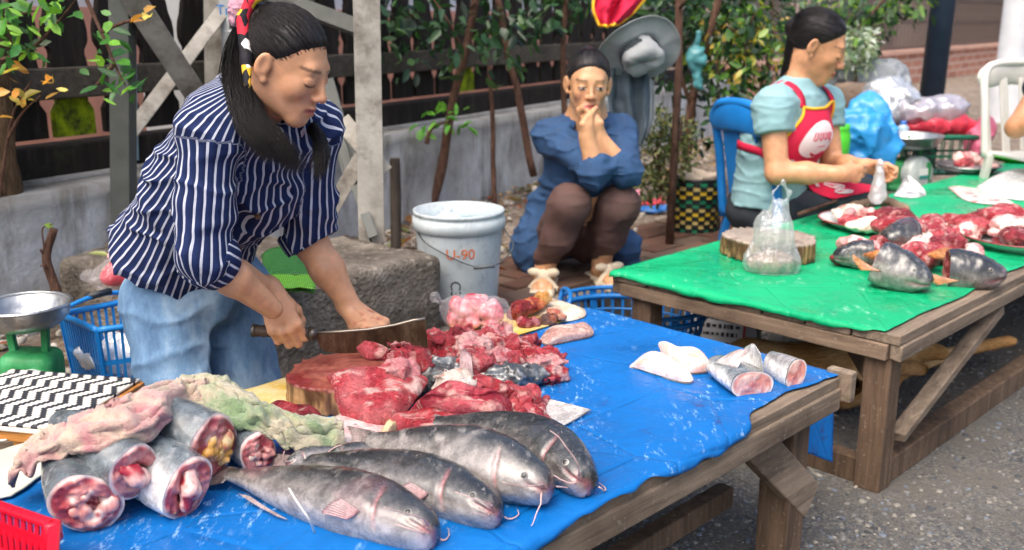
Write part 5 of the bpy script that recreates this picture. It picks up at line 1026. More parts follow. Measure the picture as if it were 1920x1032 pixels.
def catfish(label, head, tail, up, sc=1.0, bend=0., seed=0, belly=.5, tint=1.0, side=1, name='catfish', mouth_open=0):
    """whole catfish lying on its side; head, tail on the table; up = direction of its back"""
    t = thing(name, label, 'fish'); up = nrm(up); d = tail - head; Ln = np.linalg.norm(d); mid = (head + tail) / 2 + nrm(np.cross(d, V(0, 0, 1))) * bend; q = lambda k: head + d * k
    axis = [head, q(.25) + (mid - q(.5)) * .75, mid, q(.75) + (mid - q(.5)) * .75, tail]; prof = [(a, b * sc, c * sc) for a, b, c in CAT]
    cols = {k: tuple(np.array(c) * tint) for k, c in CF.items()}
    v, f, col, (ax, T, U, W, hh, hw) = fish_body(axis, prof, up, seed=seed, belly=belly, cols=cols); m, n = v.shape[:2]
    tt = np.linspace(0, 1, m)[:, None]; a = np.arange(n) * 2 * math.pi / n; ca, sa = np.cos(a)[None], np.sin(a)[None]
    # mouth groove and gill slit pressed into the surface
    gr = np.exp(-((ca + .5 - .8 * tt * 3) / .09) ** 2) * sstep(.10, .06, tt) * .7; gl = np.exp(-((tt - .235 - .03 * ca) / .008) ** 2) * sstep(.55, .1, ca) * (np.abs(sa) > .3)
    v = v - U[:, None] * (.30 * np.minimum(ca, 0)[..., None] * hh[:, None, None]) - U[:, None] * (.006 * sc * sstep(.3, 0, tt))[..., None] * np.ones((1, n, 1)); nv = v - ax[:, None]; nv = nv / (np.linalg.norm(nv, axis=2)[..., None] + 1e-9); v = v - nv * (.008 * sc * gr + .005 * sc * gl)[..., None] + nv * (.0016 * fbm(v, 45, 3, seed))[..., None]
    col = mixc(col, lin('#a86a6e'), np.clip(gr * .8 + gl * .7 + .5 * sstep(.05, 0, tt) * (ca < 0), 0, .9)); col = mixc(col, lin('#e2dcd8'), .35 * sstep(-.55, -.9, ca) * np.ones_like(tt))
    body = mesh('body', v.reshape(-1, 3), f + [tuple(range(n - 1, -1, -1))], M_fish, t, True, col.reshape(-1, 3)); I = lambda k: min(m - 1, int(k * (m - 1)))
    def at(k, ang, out=1.0): i = I(k); return ax[i] + (U[i] * math.cos(ang) * hh[i] + W[i] * math.sin(ang) * hw[i]) * out
    sg = 1 if (W[0] @ V(0, 0, 1)) > 0 else -1
    # eye, with pale ring
    e = at(.095, sg * 1.62, 1.0) - U[I(.095)] * .004 * sc; no = nrm(e - ax[I(.115)]); v2, f2 = lathe([(0, .004), (.0035, .0036), (.0058, .002), (.0066, -.001)], 14); Rm = rotm(no, V(.1, .2, .97)); Rm = np.stack([Rm[:, 0], Rm[:, 2], Rm[:, 1]], 1)
    rr = np.hypot(v2[:, 0], v2[:, 1]); mesh('eye', v2 * sc * .85 @ Rm.T + e, f2, M_fish, t, True, np.where(rr[:, None] < .0038, lin('#141210'), lin('#c9c2b8')))
    # fins
    ft = lambda pts: [at(*p) for p in pts]
    fin(ft([(.36, 0, .98), (.40, 0, .98), (.44, 0, .98)]), [at(.52, .12, 1.10), at(.55, .12, 1.10), at(.56, .1, 1.06)], '#6b4c4e', '#a58a88', M_fish, t, 'dorsal_fin', rays=8)
    fin(ft([(.27, sg * 2.1, .98), (.29, sg * 2.25, .98), (.31, sg * 2.4, .98)]), [at(.36, sg * 1.9, 1.12), at(.40, sg * 2.1, 1.12), at(.42, sg * 2.35, 1.1)], '#a9787a', '#6f5c5e', M_fish, t, 'pectoral_fin', rays=8)
    fin(ft([(.60, math.pi, .97), (.72, math.pi, .97), (.84, math.pi, .97)]), [at(.66, math.pi, 1.05), at(.78, math.pi, 1.15), at(.89, math.pi, 1.3)], '#7d6a6c', '#a08e8c', M_fish, t, 'anal_fin', rays=14)
    tl = tail - nrm(d) * .005; uu = U[-1]; e2 = nrm(d)
    fin([tl - uu * .016 * sc, tl, tl + uu * .016 * sc], [tl + e2 * .06 * sc - uu * .028 * sc - V(0, 0, .02), tl + e2 * .035 * sc - V(0, 0, .01), tl + e2 * .06 * sc + uu * .03 * sc - V(0, 0, .02)], '#5f5552', '#8f807c', M_fish, t, 'tail_fin', rays=14)
    mb = MB(); g = np.random.default_rng(seed + 40)
    for k, (ang, ln) in enumerate(((sg * 1.9, .10), (sg * 2.4, .05), (-sg * 1.2, .06))):
        p = at(.02, ang, 1.0); d0 = nrm(-nrm(d) * .5 + nrm(p - ax[1]) * .8); pts = [p]
        for j in range(9): d0 = nrm(d0 + nrm(d) * .16 + g.normal(0, .16, 3)); w = pts[-1] + d0 * ln / 9 * sc; w[2] = max(w[2], TZ + .009); pts.append(w)
        mb = MB(); mb.tube(spline(pts, 18), np.linspace(.0016, .0006, 18), 5); mb.build('barbel', M_barb, t, True)
    return t
def TP(px, py, z=TZ): return on_z(px, py, z)
def tp(px, py, h): p = on_z(px, py, TZ + h); return p          # pixel at height h over the table
UPF = lambda a, b, tl=.35: nrm(nrm(np.cross(V(0, 0, 1), b - a)) * (1 if np.cross(V(0, 0, 1), b - a)[1] > 0 else -1) + V(0, 0, tl))
fa, fb = tp(818, 1000, .03), tp(428, 890, .03); catfish('nearest grey catfish with a thread lying across its side', fa, fb, UPF(fa, fb), 1.14, .004, 1, .6, .85)
fa, fb = tp(938, 962, .03), tp(540, 868, .03); catfish('second dark grey catfish lying just behind the nearest one', fa, fb, UPF(fa, fb, .5), 1.06, .02, 2, .4, .68)
fa, fb = tp(1034, 912, .045), tp(690, 826, .045); catfish('white bellied catfish with its fin and mouth showing', fa, fb, UPF(fa, fb, .9), 1.2, .0, 3, 1.0, 1.1)
fa, fb = tp(1106, 905, .035), tp(815, 792, .035); catfish('farthest dark catfish with long barbels curling on the tarp', fa, fb, UPF(fa, fb, .6), 1.12, .035, 4, .35, .62)
# ---- beheaded fish: the cut face towards the camera
def cut_fish(label, c, r, back, up, Ln, seed, kind, name='headless_fish', rise=.0):
    """c: centre of the cut; r=(half height, half width); back: direction of the tail"""
    t = thing(name, label, 'fish'); back = nrm(back); up = nrm(up - back * (up @ back)); side = np.cross(back, up)
    ax = [c, c + back * Ln * .3 + V(0, 0, rise * .3), c + back * Ln * .65 + V(0, 0, rise * .6), c + back * Ln + V(0, 0, rise)]
    prof = [(0, r[0], r[1]), (.25, r[0] * 1.06, r[1] * 1.03), (.5, r[0] * 1.04, r[1] * 1.0), (.75, r[0] * .9, r[1] * .85), (.93, r[0] * .55, r[1] * .45), (1, r[0] * .2, r[1] * .15)]
    v, f, col, (A, T, U, W, hh, hw) = fish_body(ax, prof, up, 60, 64, .9, seed, .6, {'dark': lin('#5d666b'), 'grey': lin('#a3abaf'), 'pale': lin('#e6e5e2'), 'pink': lin('#c9a3a0'), 'white': lin('#eceae6')}); n = 64
    v = v + .0015 * np.stack([fbm(v, 40, 3, seed + k) for k in (1, 2, 3)], -1); mesh('body', v.reshape(-1, 3), f, M_fish, t, True, col.reshape(-1, 3))
    # cut face: rings from the skin inwards
    K = 26; s = np.linspace(1, 0, K); a = np.arange(n) * 2 * math.pi / n; rim = v[0]; P = c + (rim - c)[None] * s[:, None, None]; ca, sa = np.cos(a)[None] * s[:, None], np.sin(a)[None] * s[:, None]
    cav = np.exp(-(((ca + .2) / .30) ** 2 + ((sa - .08) / .36) ** 2) ** 2); N = fbm(P, 60, 4, seed + 3); N2 = fbm(P, 160, 3, seed + 6)
    edge = sstep(.97, .86, s)[:, None] * np.ones((1, n)); lump = {'empty': -.022 * cav, 'roe': .010 * cav, 'raw': -.012 * cav}[kind]
    P = P - back * (lump + .009 * N * edge + .003 * N2 * edge + .004 * edge)[..., None]
    c1 = mixc(lin('#a8444c'), lin('#cf8a84'), sstep(-.3, .4, N)); c1 = mixc(c1, lin('#8e1f2c'), sstep(.15, .5, fbm(P, 28, 3, seed + 9)) * .7); c1 = mixc(c1, lin('#e6cfc6'), np.clip(1 - edge, 0, 1)); c1 = mixc(c1, lin('#e4c8bd'), sstep(.92, .985, s)[:, None] * (ca < .1) * .8)
    if kind == 'empty': c1 = mixc(c1, lin('#7d0f1f'), cav * .9); c1 = mixc(c1, lin('#d8a59a'), cav * sstep(.1, .4, N2) * .5)
    if kind == 'roe': c1 = mixc(c1, mixc(lin('#d9982f'), lin('#e5bf80'), sstep(-.3, .3, N2)), np.clip(cav * 1.1, 0, .95))
    if kind == 'raw': c1 = mixc(c1, mixc(lin('#8f1a2a'), lin('#d48e88'), sstep(-.2, .3, N2)), cav * .8)
    bone = np.exp(-(((ca - .42) ** 2 + sa ** 2) / .012)); c1 = mixc(c1, lin('#e3d2c8'), bone * .8)
    mesh('cut_face', P.reshape(-1, 3), [tuple(reversed(q)) for q in grid_f(K, n, True)], M_flesh, t, True, c1.reshape(-1, 3))
    if kind != 'empty':                                           # lumps of roe, fat and offal in the belly
        g = np.random.default_rng(seed); pr = []; ctr = c - up * r[0] * .18 + side * r[1] * .06
        for k in range(18): q = ctr + up * g.uniform(-.5, .5) * r[0] + side * g.uniform(-.55, .55) * r[1] - back * g.uniform(-.008, .006); pr.append(ell(q, g.uniform(.15, .36, 3) * V(r[0], r[1], r[0]) * .7, None, .003))
        vv, ff = sdf_mesh(pr, *bounds([c], max(r) * 1.3), .0028, lambda Q: .003 * fbm(Q, 80, 3, seed)); nn = fbm(vv, 40, 3, seed)
        pal = (('#dba04a', '#eccb96', '#c77d5e') if kind == 'roe' else ('#cf8d86', '#e3c9bd', '#a8434a')); cc = mixc(L(pal[0]), L(pal[1]), sstep(-.1, .3, nn)); cc = mixc(cc, L(pal[2]), sstep(.25, .5, fbm(vv, 55, 3, seed + 2))); mesh('innards', vv, ff, M_flesh, t, True, cc)
    else:
        g = np.random.default_rng(seed); pts = [c - side * r[1] * .25 + up * r[0] * .45, c - side * r[1] * .1 - back * .012, c - up * r[0] * .55 + side * r[1] * .1 - back * .006]; vv, ff = sdf_mesh(chain(pts, [.012, .014, .009], .01), *bounds(pts, .03), .0028, lambda Q: .004 * fbm(Q, 70, 3, seed)); mesh('innards', vv, ff, M_flesh, t, True, mixc(lin('#d9aaa2'), lin('#a02735'), sstep(-.1, .3, fbm(vv, 50, 3, seed))))
    return t
bk = nrm(V(-.55, .75, 0))
cut_fish('headless fish with pale pink innards beside the red basket', tp(162, 945, .052), (.056, .044), V(-.45, .85, .06), V(-.75, -.1, .65), .22, 1, 'raw', rise=.01)
cut_fish('headless fish with an empty red belly, lowest in the heap', tp(352, 915, .050), (.052, .042), V(-.80, .58, .03), V(.6, .1, .75), .20, 3, 'empty', rise=.02)
cut_fish('headless fish lying on top of two others with a hollow belly', tp(252, 885, .085), (.048, .042), V(-.80, .52, .10), V(-.6, -.05, .7), .20, 2, 'empty', rise=.02)
cut_fish('large headless fish with a belly full of yellow roe', tp(400, 838, .075), (.060, .053), V(-.86, .42, .08), V(-.5, -.3, .75), .21, 4, 'roe', rise=.01)
cut_fish('headless fish half hidden behind the roe filled one', tp(484, 850, .04), (.040, .032), V(-.6, .7, .0), V(-.3, 0, .9), .18, 5, 'raw', rise=.01)
th = MB(); th.tube(spline([tp(190, 985, .006), tp(240, 972, .004), tp(300, 968, .004), tp(330, 962, .02)], 20), .0016, 5); tag(th.build('string', simple('dirty_string', '#8a6a55', .8), smooth=True), 'brown string lying by the headless fish', 'string')
th = MB(); th.tube(spline([tp(542, 872 + 44, .088), tp(556, 940, .085), tp(580, 975, .062), tp(590, 1000, .02)], 20), .0016, 5); tag(th.build('thread', simple('white_thread', '#cfccc6', .8), smooth=True), 'white thread lying over the nearest catfish', 'thread')
# ---- small fish and skins half hidden by the green towel
fa, fb = tp(538, 872, .035), tp(650, 842, .03); catfish('small yellowish catfish peeping out from under the green towel', fa, fb, UPF(fa, fb), .42, 0, 7, .7, 1.2)
fa, fb = tp(612, 862, .03), tp(730, 838, .03); catfish('small olive catfish with a pink mouth beside the yellowish one', fa, fb, UPF(fa, fb), .42, 0, 8, .6, .9)
def flap(name, label, pts, th, cols, seed, mat=M_flesh, cat='fish skin', fold=.012, n=40, lift=0):
    """a limp slab with outline pts (pixels on the table), thickness th, rippled"""
    c = np.array([on_z(x, y, TZ) for x, y in pts]); ctr = c.mean(0); out = spline(np.vstack([c, c[:1]]), n + 1)[:-1]; K = 14; s = np.linspace(0, 1, K); P = ctr + (out - ctr)[None] * s[:, None, None]
    top = P + V(0, 0, 1) * ((th * (1 - s ** 4))[:, None] + fold * (.5 + .5 * fbm(P, 18, 3, seed)) * (1 - s ** 6)[:, None] + .002 + lift)[..., None]; bot = P + V(0, 0, .006 + lift * .8); v = np.concatenate([top[::-1].reshape(-1, 3), bot.reshape(-1, 3)])
    nn = fbm(v, 30, 4, seed); cc = mixc(L(cols[0]), L(cols[1]), sstep(-.25, .3, nn)); cc = mixc(cc, L(cols[2]), sstep(.15, .45, fbm(v, 45, 3, seed + 3))); f = grid_f(2 * K, n, True)
    v = v + .0025 * np.stack([fbm(v, 60, 3, seed + k) for k in (1, 2, 3)], -1); v[:, 2] = np.maximum(v[:, 2], TZ + .0065)
    return tag(mesh(name, v, f, mat, None, True, cc), label, cat)
flap('fish_skin', 'pale flattened fish skin lying beside the green towel', [(600, 800), (650, 778), (700, 792), (735, 800), (715, 840), (660, 850), (615, 840)], .014, ('#d5c6c2', '#c9a8a6', '#b98a8c'), 3)
flap('fish_skin', 'yellowish fin and skin piece against the white bellied catfish', [(700, 845), (722, 810), (750, 795), (770, 800), (735, 825), (720, 850)], .02, ('#a89a72', '#c6b892', '#8c7c5a'), 4)
# ================================================================== on the blue table
RED = ('#a3222e', '#c4525a', '#e0a9a2'); DRED = ('#7c1320', '#a3303a', '#c98a86'); PINK = ('#d3868a', '#e3b1ac', '#b84b55'); GREY = ('#4b4f52', '#7b8082', '#a9a6a2'); PALE = ('#e0cabb', '#e9ddd2', '#d3a493')
M_meat = Mat('raw_meat', .2, .6); _c = M_meat.coord(); _a = M_meat.noise(55, 7, .75, _c, 1.6); _b = M_meat.noise(20, 5, .65, M_meat.coord(scale=(1, 5, 1), rot=(.3, .2, .7)), 1)
_k = M_meat.mix(1, M_meat.attr('Col', 'Color'), M_meat.ramp(_a, [(.28, .45), (.5, 1), (.75, 1.5)]), 'MULTIPLY'); _k = M_meat.mix(M_meat.ramp(_b, [(.6, 0), (.66, .75)]), _k, '#e3bdb4'); _k = M_meat.mix(M_meat.ramp(M_meat.noise(38, 6, .7, _c, 2), [(.6, 0), (.68, .7)]), _k, '#5e0a14')
M_meat.color(_k).bump(_a, 1, .012).bump(_b, .8, .008).bump(M_meat.noise(160, 4, .7, M_meat.coord(scale=(1, 3, 1), rot=(.2, .4, .9))), .5, .003).rough(M_meat.ramp(_a, [(.3, .1), (.7, .36)])); M_meat.b.inputs['Subsurface Weight'].default_value = .08; M_meat.b.inputs['Subsurface Radius'].default_value = (.01, .003, .002); M_meat = M_meat.m
def chunk(label, px, py, size, cols, seed, rot=0., lift=0., n=5, h=.0032, name='meat_chunk', cat='meat', group=None, mat=None, z0=TZ, amp=.0075, tiltv=0, skin=None, parent=None):
    g = np.random.default_rng(seed + 100); c = on_z(px, py, z0 + lift); sx, sy, sz = size; R = np.array(Matrix.Rotation(rot, 3, 'Z') @ Matrix.Rotation(tiltv, 3, 'Y')); c = c + V(0, 0, sz * .75 + .006); pr = []
    for k in range(n):
        o = R @ (g.uniform(-.55, .55, 3) * V(sx, sy, sz * .6)) if n > 1 else V(0, 0, 0); pr.append(ell(c + o, np.maximum(g.uniform(.4, .95, 3) * V(sx, sy, sz), .006), R @ rotm(g.normal(0, 1, 3)) if n > 1 else R, .004))
    pr.append(half(V(c[0], c[1], z0 + lift + .006), V(0, 0, -1), .004))
    v, f = sdf_mesh(pr, *bounds([c], max(size) * 1.5 + .02), h, lambda P: amp * fbm(P, 90, 3, seed) - amp * 1.5 * (1 - 2.4 * np.abs(fbm(P * V(1, 1.6, 1), 26, 3, seed + 2))))
    nn = fbm(v, 35, 3, seed); cc = mixc(L(cols[0]), L(cols[1]), sstep(-.25, .25, nn)); cc = mixc(cc, L(cols[2]), sstep(.18, .42, fbm(v, 50, 3, seed + 5)))
    if skin is not None:
        w = sstep(-.15, .25, ((v - c) @ R)[:, 0 if len(skin) < 3 else skin[2]] / sx * skin[1] + .3 * nn); cc = mixc(cc, L(skin[0]), w)
    o = mesh(name, v, f, mat or M_meat, parent, True, cc); return tag(o, label, cat, group) if label else o
def slabp(label, pts, th, cols, seed, nv=(0, -.5, .85), name='meat_slab', cat='meat', mat=None, amp=.006, n=56, K=18, z0=TZ, bulge=.5, group=None, stripe=None):
    """pts (px, py, height over z0): outline of a limp slab; its thickness grows along nv"""
    nv = nrm(nv); c = np.array([on_z(x, y, z0 + hh) for x, y, hh in pts]); ctr = c.mean(0); out = spline(np.vstack([c, c[:1]]), n + 1)[:-1]; s = np.linspace(0, 1, K); P = ctr + (out - ctr)[None] * s[:, None, None]
    lf = th * (1 - s ** 6)[:, None] * (1 + bulge * fbm(P, 16, 2, seed)) + amp * fbm(P, 50, 4, seed + 1) * (1 - s ** 8)[:, None]
    top = P + nv * (lf + .003)[..., None]; bot = P - nv * .002; v = np.concatenate([top[::-1].reshape(-1, 3), bot.reshape(-1, 3)]); v[:, 2] = np.maximum(v[:, 2], z0 + .0065)
    nn = fbm(v, 30, 4, seed); cc = mixc(L(cols[0]), L(cols[1]), sstep(-.25, .25, nn)); cc = mixc(cc, L(cols[2]), sstep(.15, .4, fbm(v * V(1, 2.5, 1), 22, 3, seed + 3)))
    return tag(mesh(name, v, [tuple(reversed(q)) for q in grid_f(2 * K, n, True)], mat or M_meat, None, True, cc), label, cat, group)
# stained cardboard along the back of the table
M_card = Mat('stained_card', .8, .3); q = M_card.noise(8, 7, .7); M_card.color(M_card.ramp(q, [(.28, '#7a6a3c'), (.45, '#c9a646'), (.6, '#d8c491'), (.75, '#b9b09a')])).bump(M_card.noise(30, 5), .4, .01); M_card = M_card.m
def strip(name, pts, mat, label, cat, z=.011, th=.003, n=40, seed=0, amp=.004):
    c = np.array([on_z(x, y, TZ + z) for x, y in pts]); ctr = c.mean(0); out = np.concatenate([c[i] + (c[(i + 1) % len(c)] - c[i]) * np.linspace(0, 1, 10)[:-1, None] for i in range(len(c))]); m = len(out); s = np.linspace(0, 1, 12); P = ctr + (out - ctr)[None] * s[:, None, None]; P = P + .006 * np.stack([fbm(P, 25, 3, seed), fbm(P, 25, 3, seed + 1), 0 * P[..., 0]], -1); P[..., 2] += amp * np.maximum(fbm(P, 9, 3, seed), -.3)
    return solid(tag(mesh(name, P.reshape(-1, 3), grid_f(12, m, True), mat), label, cat), th, 0)
strip('cardboard', [(432, 762), (436, 738), (812, 632), (1000, 572), (1092, 590), (940, 640), (790, 680), (690, 745), (500, 790)], M_card, 'yellow stained cardboard along the back edge of the fish table', 'cardboard')
M_board = simple('greyish_cloth', '#c3c2b2', .85, .15, 12, .3)
strip('rag', [(-40, 875), (-20, 850), (90, 820), (140, 850), (60, 905), (20, 930), (-60, 945)], M_board, 'grey white rag spread under the pink towel', 'rag', .012)
# chopping block
def log_block(label, px, py, z0, r, hgt, topcols, seed, group=None):
    c = on_z(px, py, z0 + hgt); bot = z0 + .005
    def cyl(P): q = P - c.astype(np.float32); a = np.arctan2(q[..., 1], q[..., 0]); rr = np.hypot(q[..., 0], q[..., 1]); R_ = r * (1 + .05 * np.sin(2 * a + seed) + .03 * np.sin(5 * a + 2 * seed)); d1 = rr - R_; d2 = np.abs(P[..., 2] - (z0 + hgt + bot) / 2) - (z0 + hgt - bot) / 2; return np.maximum(d1, d2)
    def dsp(P): q = P - c.astype(np.float32); a = np.arctan2(q[..., 1], q[..., 0]); side = sstep(.75, .95, np.hypot(q[..., 0], q[..., 1]) / r); Q = np.stack([np.cos(a), np.sin(a), P[..., 2] * 1.2], -1); return side * (.005 * (1 - 2 * np.abs(fbm(Q, 9, 3, seed))) + .003 * fbm(Q, 26, 3, seed + 2)) + (1 - side) * (.0014 * fbm(P, 60, 3, seed) - .004 * (1 - sstep(.0, .7, np.hypot(q[..., 0], q[..., 1]) / r)))
    v, f = sdf_mesh([Prim(cyl)], c - V(r * 1.25, r * 1.25, hgt + .02), c + V(r * 1.25, r * 1.25, .03), .0042, dsp); q = v - c; rr = np.hypot(q[:, 0], q[:, 1]) / r; a = np.arctan2(q[:, 1], q[:, 0]); top = sstep(-.012, -.004, q[:, 2])
    bark = mixc(lin('#5a3d28'), lin('#a07c55'), sstep(-.2, .3, fbm(np.stack([np.cos(a), np.sin(a), v[:, 2] * 1.5], -1), 12, 3, seed))); bark = mixc(bark, lin('#3a2a20'), sstep(.2, .5, fbm(v, 20, 3, seed + 1)) * .7)
    ring = .5 + .5 * np.sin(rr * 42 + 2 * fbm(v, 12, 2, seed)); wd = mixc(L(topcols[0]), L(topcols[1]), ring * .35 + .5 * sstep(-.3, .3, fbm(v, 18, 3, seed))); wd = mixc(wd, L(topcols[2]), sstep(-.1, .35, fbm(v * V(1, 2, 1), 9, 3, seed + 4)) * .85)
    return tag(mesh('chopping_block', v, f, colmat('chopping_wood', .45, .3, 60, .5, .004), None, True, mixc(bark, wd, top)), label, 'chopping block')
BZ = .066; log_block('round bloodied chopping block under the cleaver', 664, 690, TZ, .132, BZ, ('#7a3a30', '#96584a', '#64101a'), 1)
# cleaver
cl = thing('cleaver', 'rusty brown cleaver with a round handle held over the block', 'cleaver')
bp = [(592, 627), (600, 650), (612, 660), (640, 663), (700, 662), (803, 655), (797, 600), (775, 603), (740, 612), (690, 620), (640, 624)]; Bl = np.array([at_y(x, y, cut_y + (x - 592) / 210 * .012) for x, y in bp]); nb2 = nrm(np.cross(Bl[5] - Bl[0], Bl[6] - Bl[5])); ctr = Bl.mean(0)
thk = np.array([.0035, .003, .0015, .0006, .0006, .0006, .003, .0035, .0035, .0035, .0035])
mv = np.concatenate([Bl + nb2 * thk[:, None], Bl - nb2 * thk[:, None]]); k = len(Bl); fs = [tuple(range(k)), tuple(range(2 * k - 1, k - 1, -1))] + [(i, k + i, k + (i + 1) % k, (i + 1) % k) for i in range(k)]
M_blade = Mat('patinated_steel', .38, .5, Metallic=.75); _c = M_blade.coord(); q = M_blade.noise(16, 8, .75, M_blade.coord(scale=(1, 1, .35))); M_blade.color(M_blade.ramp(q, [(.3, '#2c211a'), (.5, '#5c4635'), (.65, '#7d6a55'), (.8, '#3d2c22')])).bump(q, .35, .004).rough(M_blade.ramp(M_blade.noise(40, 5, .7, _c), [(.3, .25), (.7, .6)])); M_blade = M_blade.m
mesh('blade', mv, fs, M_blade, cl, False)
sp = MB(); sp.tube(np.array([at_y(x, y - 1, cut_y + (x - 592) / 210 * .012) for x, y in [(597, 625), (640, 623), (690, 619), (740, 611), (775, 602), (797, 599)]]), .0034, 8); sp.build('spine', simple('worn_steel', '#8d8378', .35, .2, 30, .2, Metallic=.7), cl, True)
ha, hb2 = at_y(474, 620, cut_y - .006), at_y(580, 625, cut_y - .001); mb = MB(); p_ = np.linspace(0, 1, 16)[:, None]; mb.tube(ha * (1 - p_) + hb2 * p_, .0128 + .0008 * np.sin(np.linspace(0, 40, 16)), 14); mb.build('handle', wood('dark_handle', '#231a15', '#54443a', 'X', 1, .5), cl, True)
mb = MB(); mb.tube([hb2, at_y(594, 627, cut_y)], [.015, .0135], 14); M_fer = simple('dull_iron', '#5a544e', .4, .25, 30, .2, Metallic=.8); mb.build('ferrule', M_fer, cl, True); mb = MB(); mb.tube([ha - KD * .002, ha + KD * .006], .0145, 14); mb.build('pommel', M_fer, cl, True)
# meat on and around the block
slabp('large marbled slab of red meat hanging off the front of the block', [(612, 704, .072), (655, 692, .078), (720, 690, .08), (785, 702, .075), (802, 716, .065), (778, 752, .04), (745, 790, .015), (700, 800, .012), (650, 790, .012), (628, 750, .045)], .030, ('#b2303c', '#cc6468', '#e8c2ba'), 11, (0, -.75, .65), amp=.010)
slabp('dark red scrap lying between the green towel and the block', [(492, 772, .02), (520, 757, .03), (560, 765, .03), (600, 775, .02), (590, 790, .01), (540, 790, .012)], .018, DRED, 12)
slabp('long red strip of meat with dark skin below the large slab', [(720, 800, .01), (745, 778, .02), (800, 772, .03), (860, 785, .03), (900, 800, .02), (880, 815, .012), (790, 818, .01)], .022, RED, 14)
slabp('ribbed red carcass half with dark edge in front of the meat pile', [(765, 775, .02), (790, 752, .05), (830, 728, .06), (890, 730, .06), (940, 745, .05), (960, 760, .03), (945, 790, .015), (880, 795, .01), (810, 790, .01)], .034, ('#a5243a', '#c95a63', '#e2a79f'), 13, (0, -.55, .8), amp=.010)
slabp('small red scrap lying on the cleaver side of the block', [(668, 655, BZ + .02), (685, 643, BZ + .03), (712, 650, BZ + .03), (732, 660, BZ + .02), (720, 672, BZ + .008), (690, 674, BZ + .006)], .014, RED, 15)
PL = [(815, 662, (.035, .022, .022), RED, .3, .02), (850, 668, (.03, .025, .02), DRED, 1.1, .03), (800, 690, (.03, .026, .026), DRED, .5, .0), (835, 700, (.035, .028, .03), RED, 2.0, .0), (880, 690, (.03, .025, .025), PINK, .8, .02), (905, 668, (.034, .022, .02), RED, .2, .02), (950, 672, (.04, .02, .018), RED, -.2, .012), (985, 668, (.03, .018, .018), DRED, .4, .0), (930, 700, (.03, .022, .02), PINK, .4, .0), (1010, 685, (.035, .012, .012), RED, -.05, .0), (870, 655, (.022, .018, .02), RED, .9, .02), (960, 700, (.03, .02, .016), RED, .6, 0), (970, 770, (.026, .022, .018), RED, .5, 0), (915, 760, (.03, .022, .022), RED, .2, .015), (1035, 725, (.022, .016, .014), RED, .7, 0), (990, 790, (.022, .018, .012), RED, -.4, 0)]
LBL = ['red chunk at the far corner of the pile next to the cleaver tip', 'dark red chunk behind the upright striped fin', 'dark red chunk wedged against the right side of the block', 'large red chunk between the block and the striped fin', 'pink chunk in the middle of the meat pile', 'red chunk under the pointed dark fin', 'red chunk at the back of the pile above the dark head piece', 'dark red chunk at the far back end of the pile', 'pink chunk just behind the dark catfish head piece', 'narrow red strip poking out of the pile end', 'small red lump at the very back of the pile', 'red lump against the back of the dark head piece', 'red lump beside the fringed tail fin', 'red lump on top of the ribbed carcass half', 'small red scrap at the tip of the dark head piece', 'flat red scrap in front of the fringed tail fin']
for k, (x, y, sz, cl_, ro, li) in enumerate(PL): chunk(LBL[k], x, y, tuple(1.3 * q for q in sz), cl_, 20 + k, ro, li, group='raw chunks in the pile beside the block')
for k, (x, y, sz, cl_, ro, li, lb) in enumerate([(770, 690, (.03, .022, .016), DRED, .3, .066, 'dark red scrap on the right rim of the chopping block'), (748, 712, (.026, .02, .014), PINK, 1.2, .066, 'pink scrap beside the large slab on the block'), (792, 745, (.04, .026, .024), DRED, .4, .0, 'dark red piece between the large slab and the ribbed half'), (812, 738, (.03, .02, .02), GREY, .9, .02, 'grey skinned scrap just behind the ribbed carcass half'), (860, 748, (.034, .022, .02), PALE, .2, .03, 'pale fatty piece under the upright striped fin'), (935, 655, (.03, .02, .02), PINK, .5, .01, 'pink piece at the back edge of the pile by the pointed fin'), (1022, 700, (.03, .014, .014), PINK, .1, 0, 'pink strip at the outer end of the pile'), (895, 708, (.03, .022, .026), RED, 1.4, .02, 'red piece beneath the pink flat fin')]): chunk(lb, x, y, tuple(1.2 * q for q in sz), cl_, 140 + k, ro, li, n=7, h=.0038, amp=.009)
def half_head(label, a, b, sc, seed, tint): return catfish(label, a, b, UPF(a, b, .8), sc, 0, seed, .4, tint, name='fishhead')
chunk('grey skinned fish shoulder in the middle of the meat pile', 838, 725, (.045, .03, .028), ('#5c6063', '#85898a', '#3c3f41'), 50, .3, .012, mat=M_fish, name='fish_piece', cat='fish piece')
chunk('dark catfish head piece at the edge of the meat pile', 978, 730, (.062, .03, .026), ('#3a3d3f', '#55595b', '#7d8082'), 51, -.35, .0, n=4, mat=M_fish, name='fish_piece', cat='fish piece')
chunk('pale belly piece tucked between the dark head and the ribs', 915, 735, (.03, .022, .02), ('#b9b3b1', '#d7c9c4', '#8e8a8b'), 52, .3, .0, mat=M_fish, name='fish_piece', cat='fish piece')
def loose_fin(label, base, tips, c1, c2, rays=10, z=TZ): 
    t = thing('fish_fin', label, 'fin'); fin([on_z(x, y, z + h_) for x, y, h_ in base], [on_z(x, y, z + h_) for x, y, h_ in tips], c1, c2, M_fish, t, 'fin_web', .0025, rays); ch = chain([on_z(x, y, z + h_) for x, y, h_ in base], [.009] * len(base), .01); vv, ff = sdf_mesh(ch, *bounds([on_z(x, y, z + h_) for x, y, h_ in base], .03), .003, lambda P: .003 * fbm(P, 70, 2, 1)); mesh('fin_root', vv, ff, M_meat, t, True, mixc(lin('#b8434c'), lin('#d9a29c'), sstep(-.2, .3, fbm(vv, 50, 2, 2)))); return t
loose_fin('upright striped fin standing in the meat pile', [(862, 735, .03), (875, 738, .03), (890, 735, .03)], [(862, 660, .09), (872, 655, .095), (884, 668, .085)], '#6e4a4e', '#a88a8a', 9)
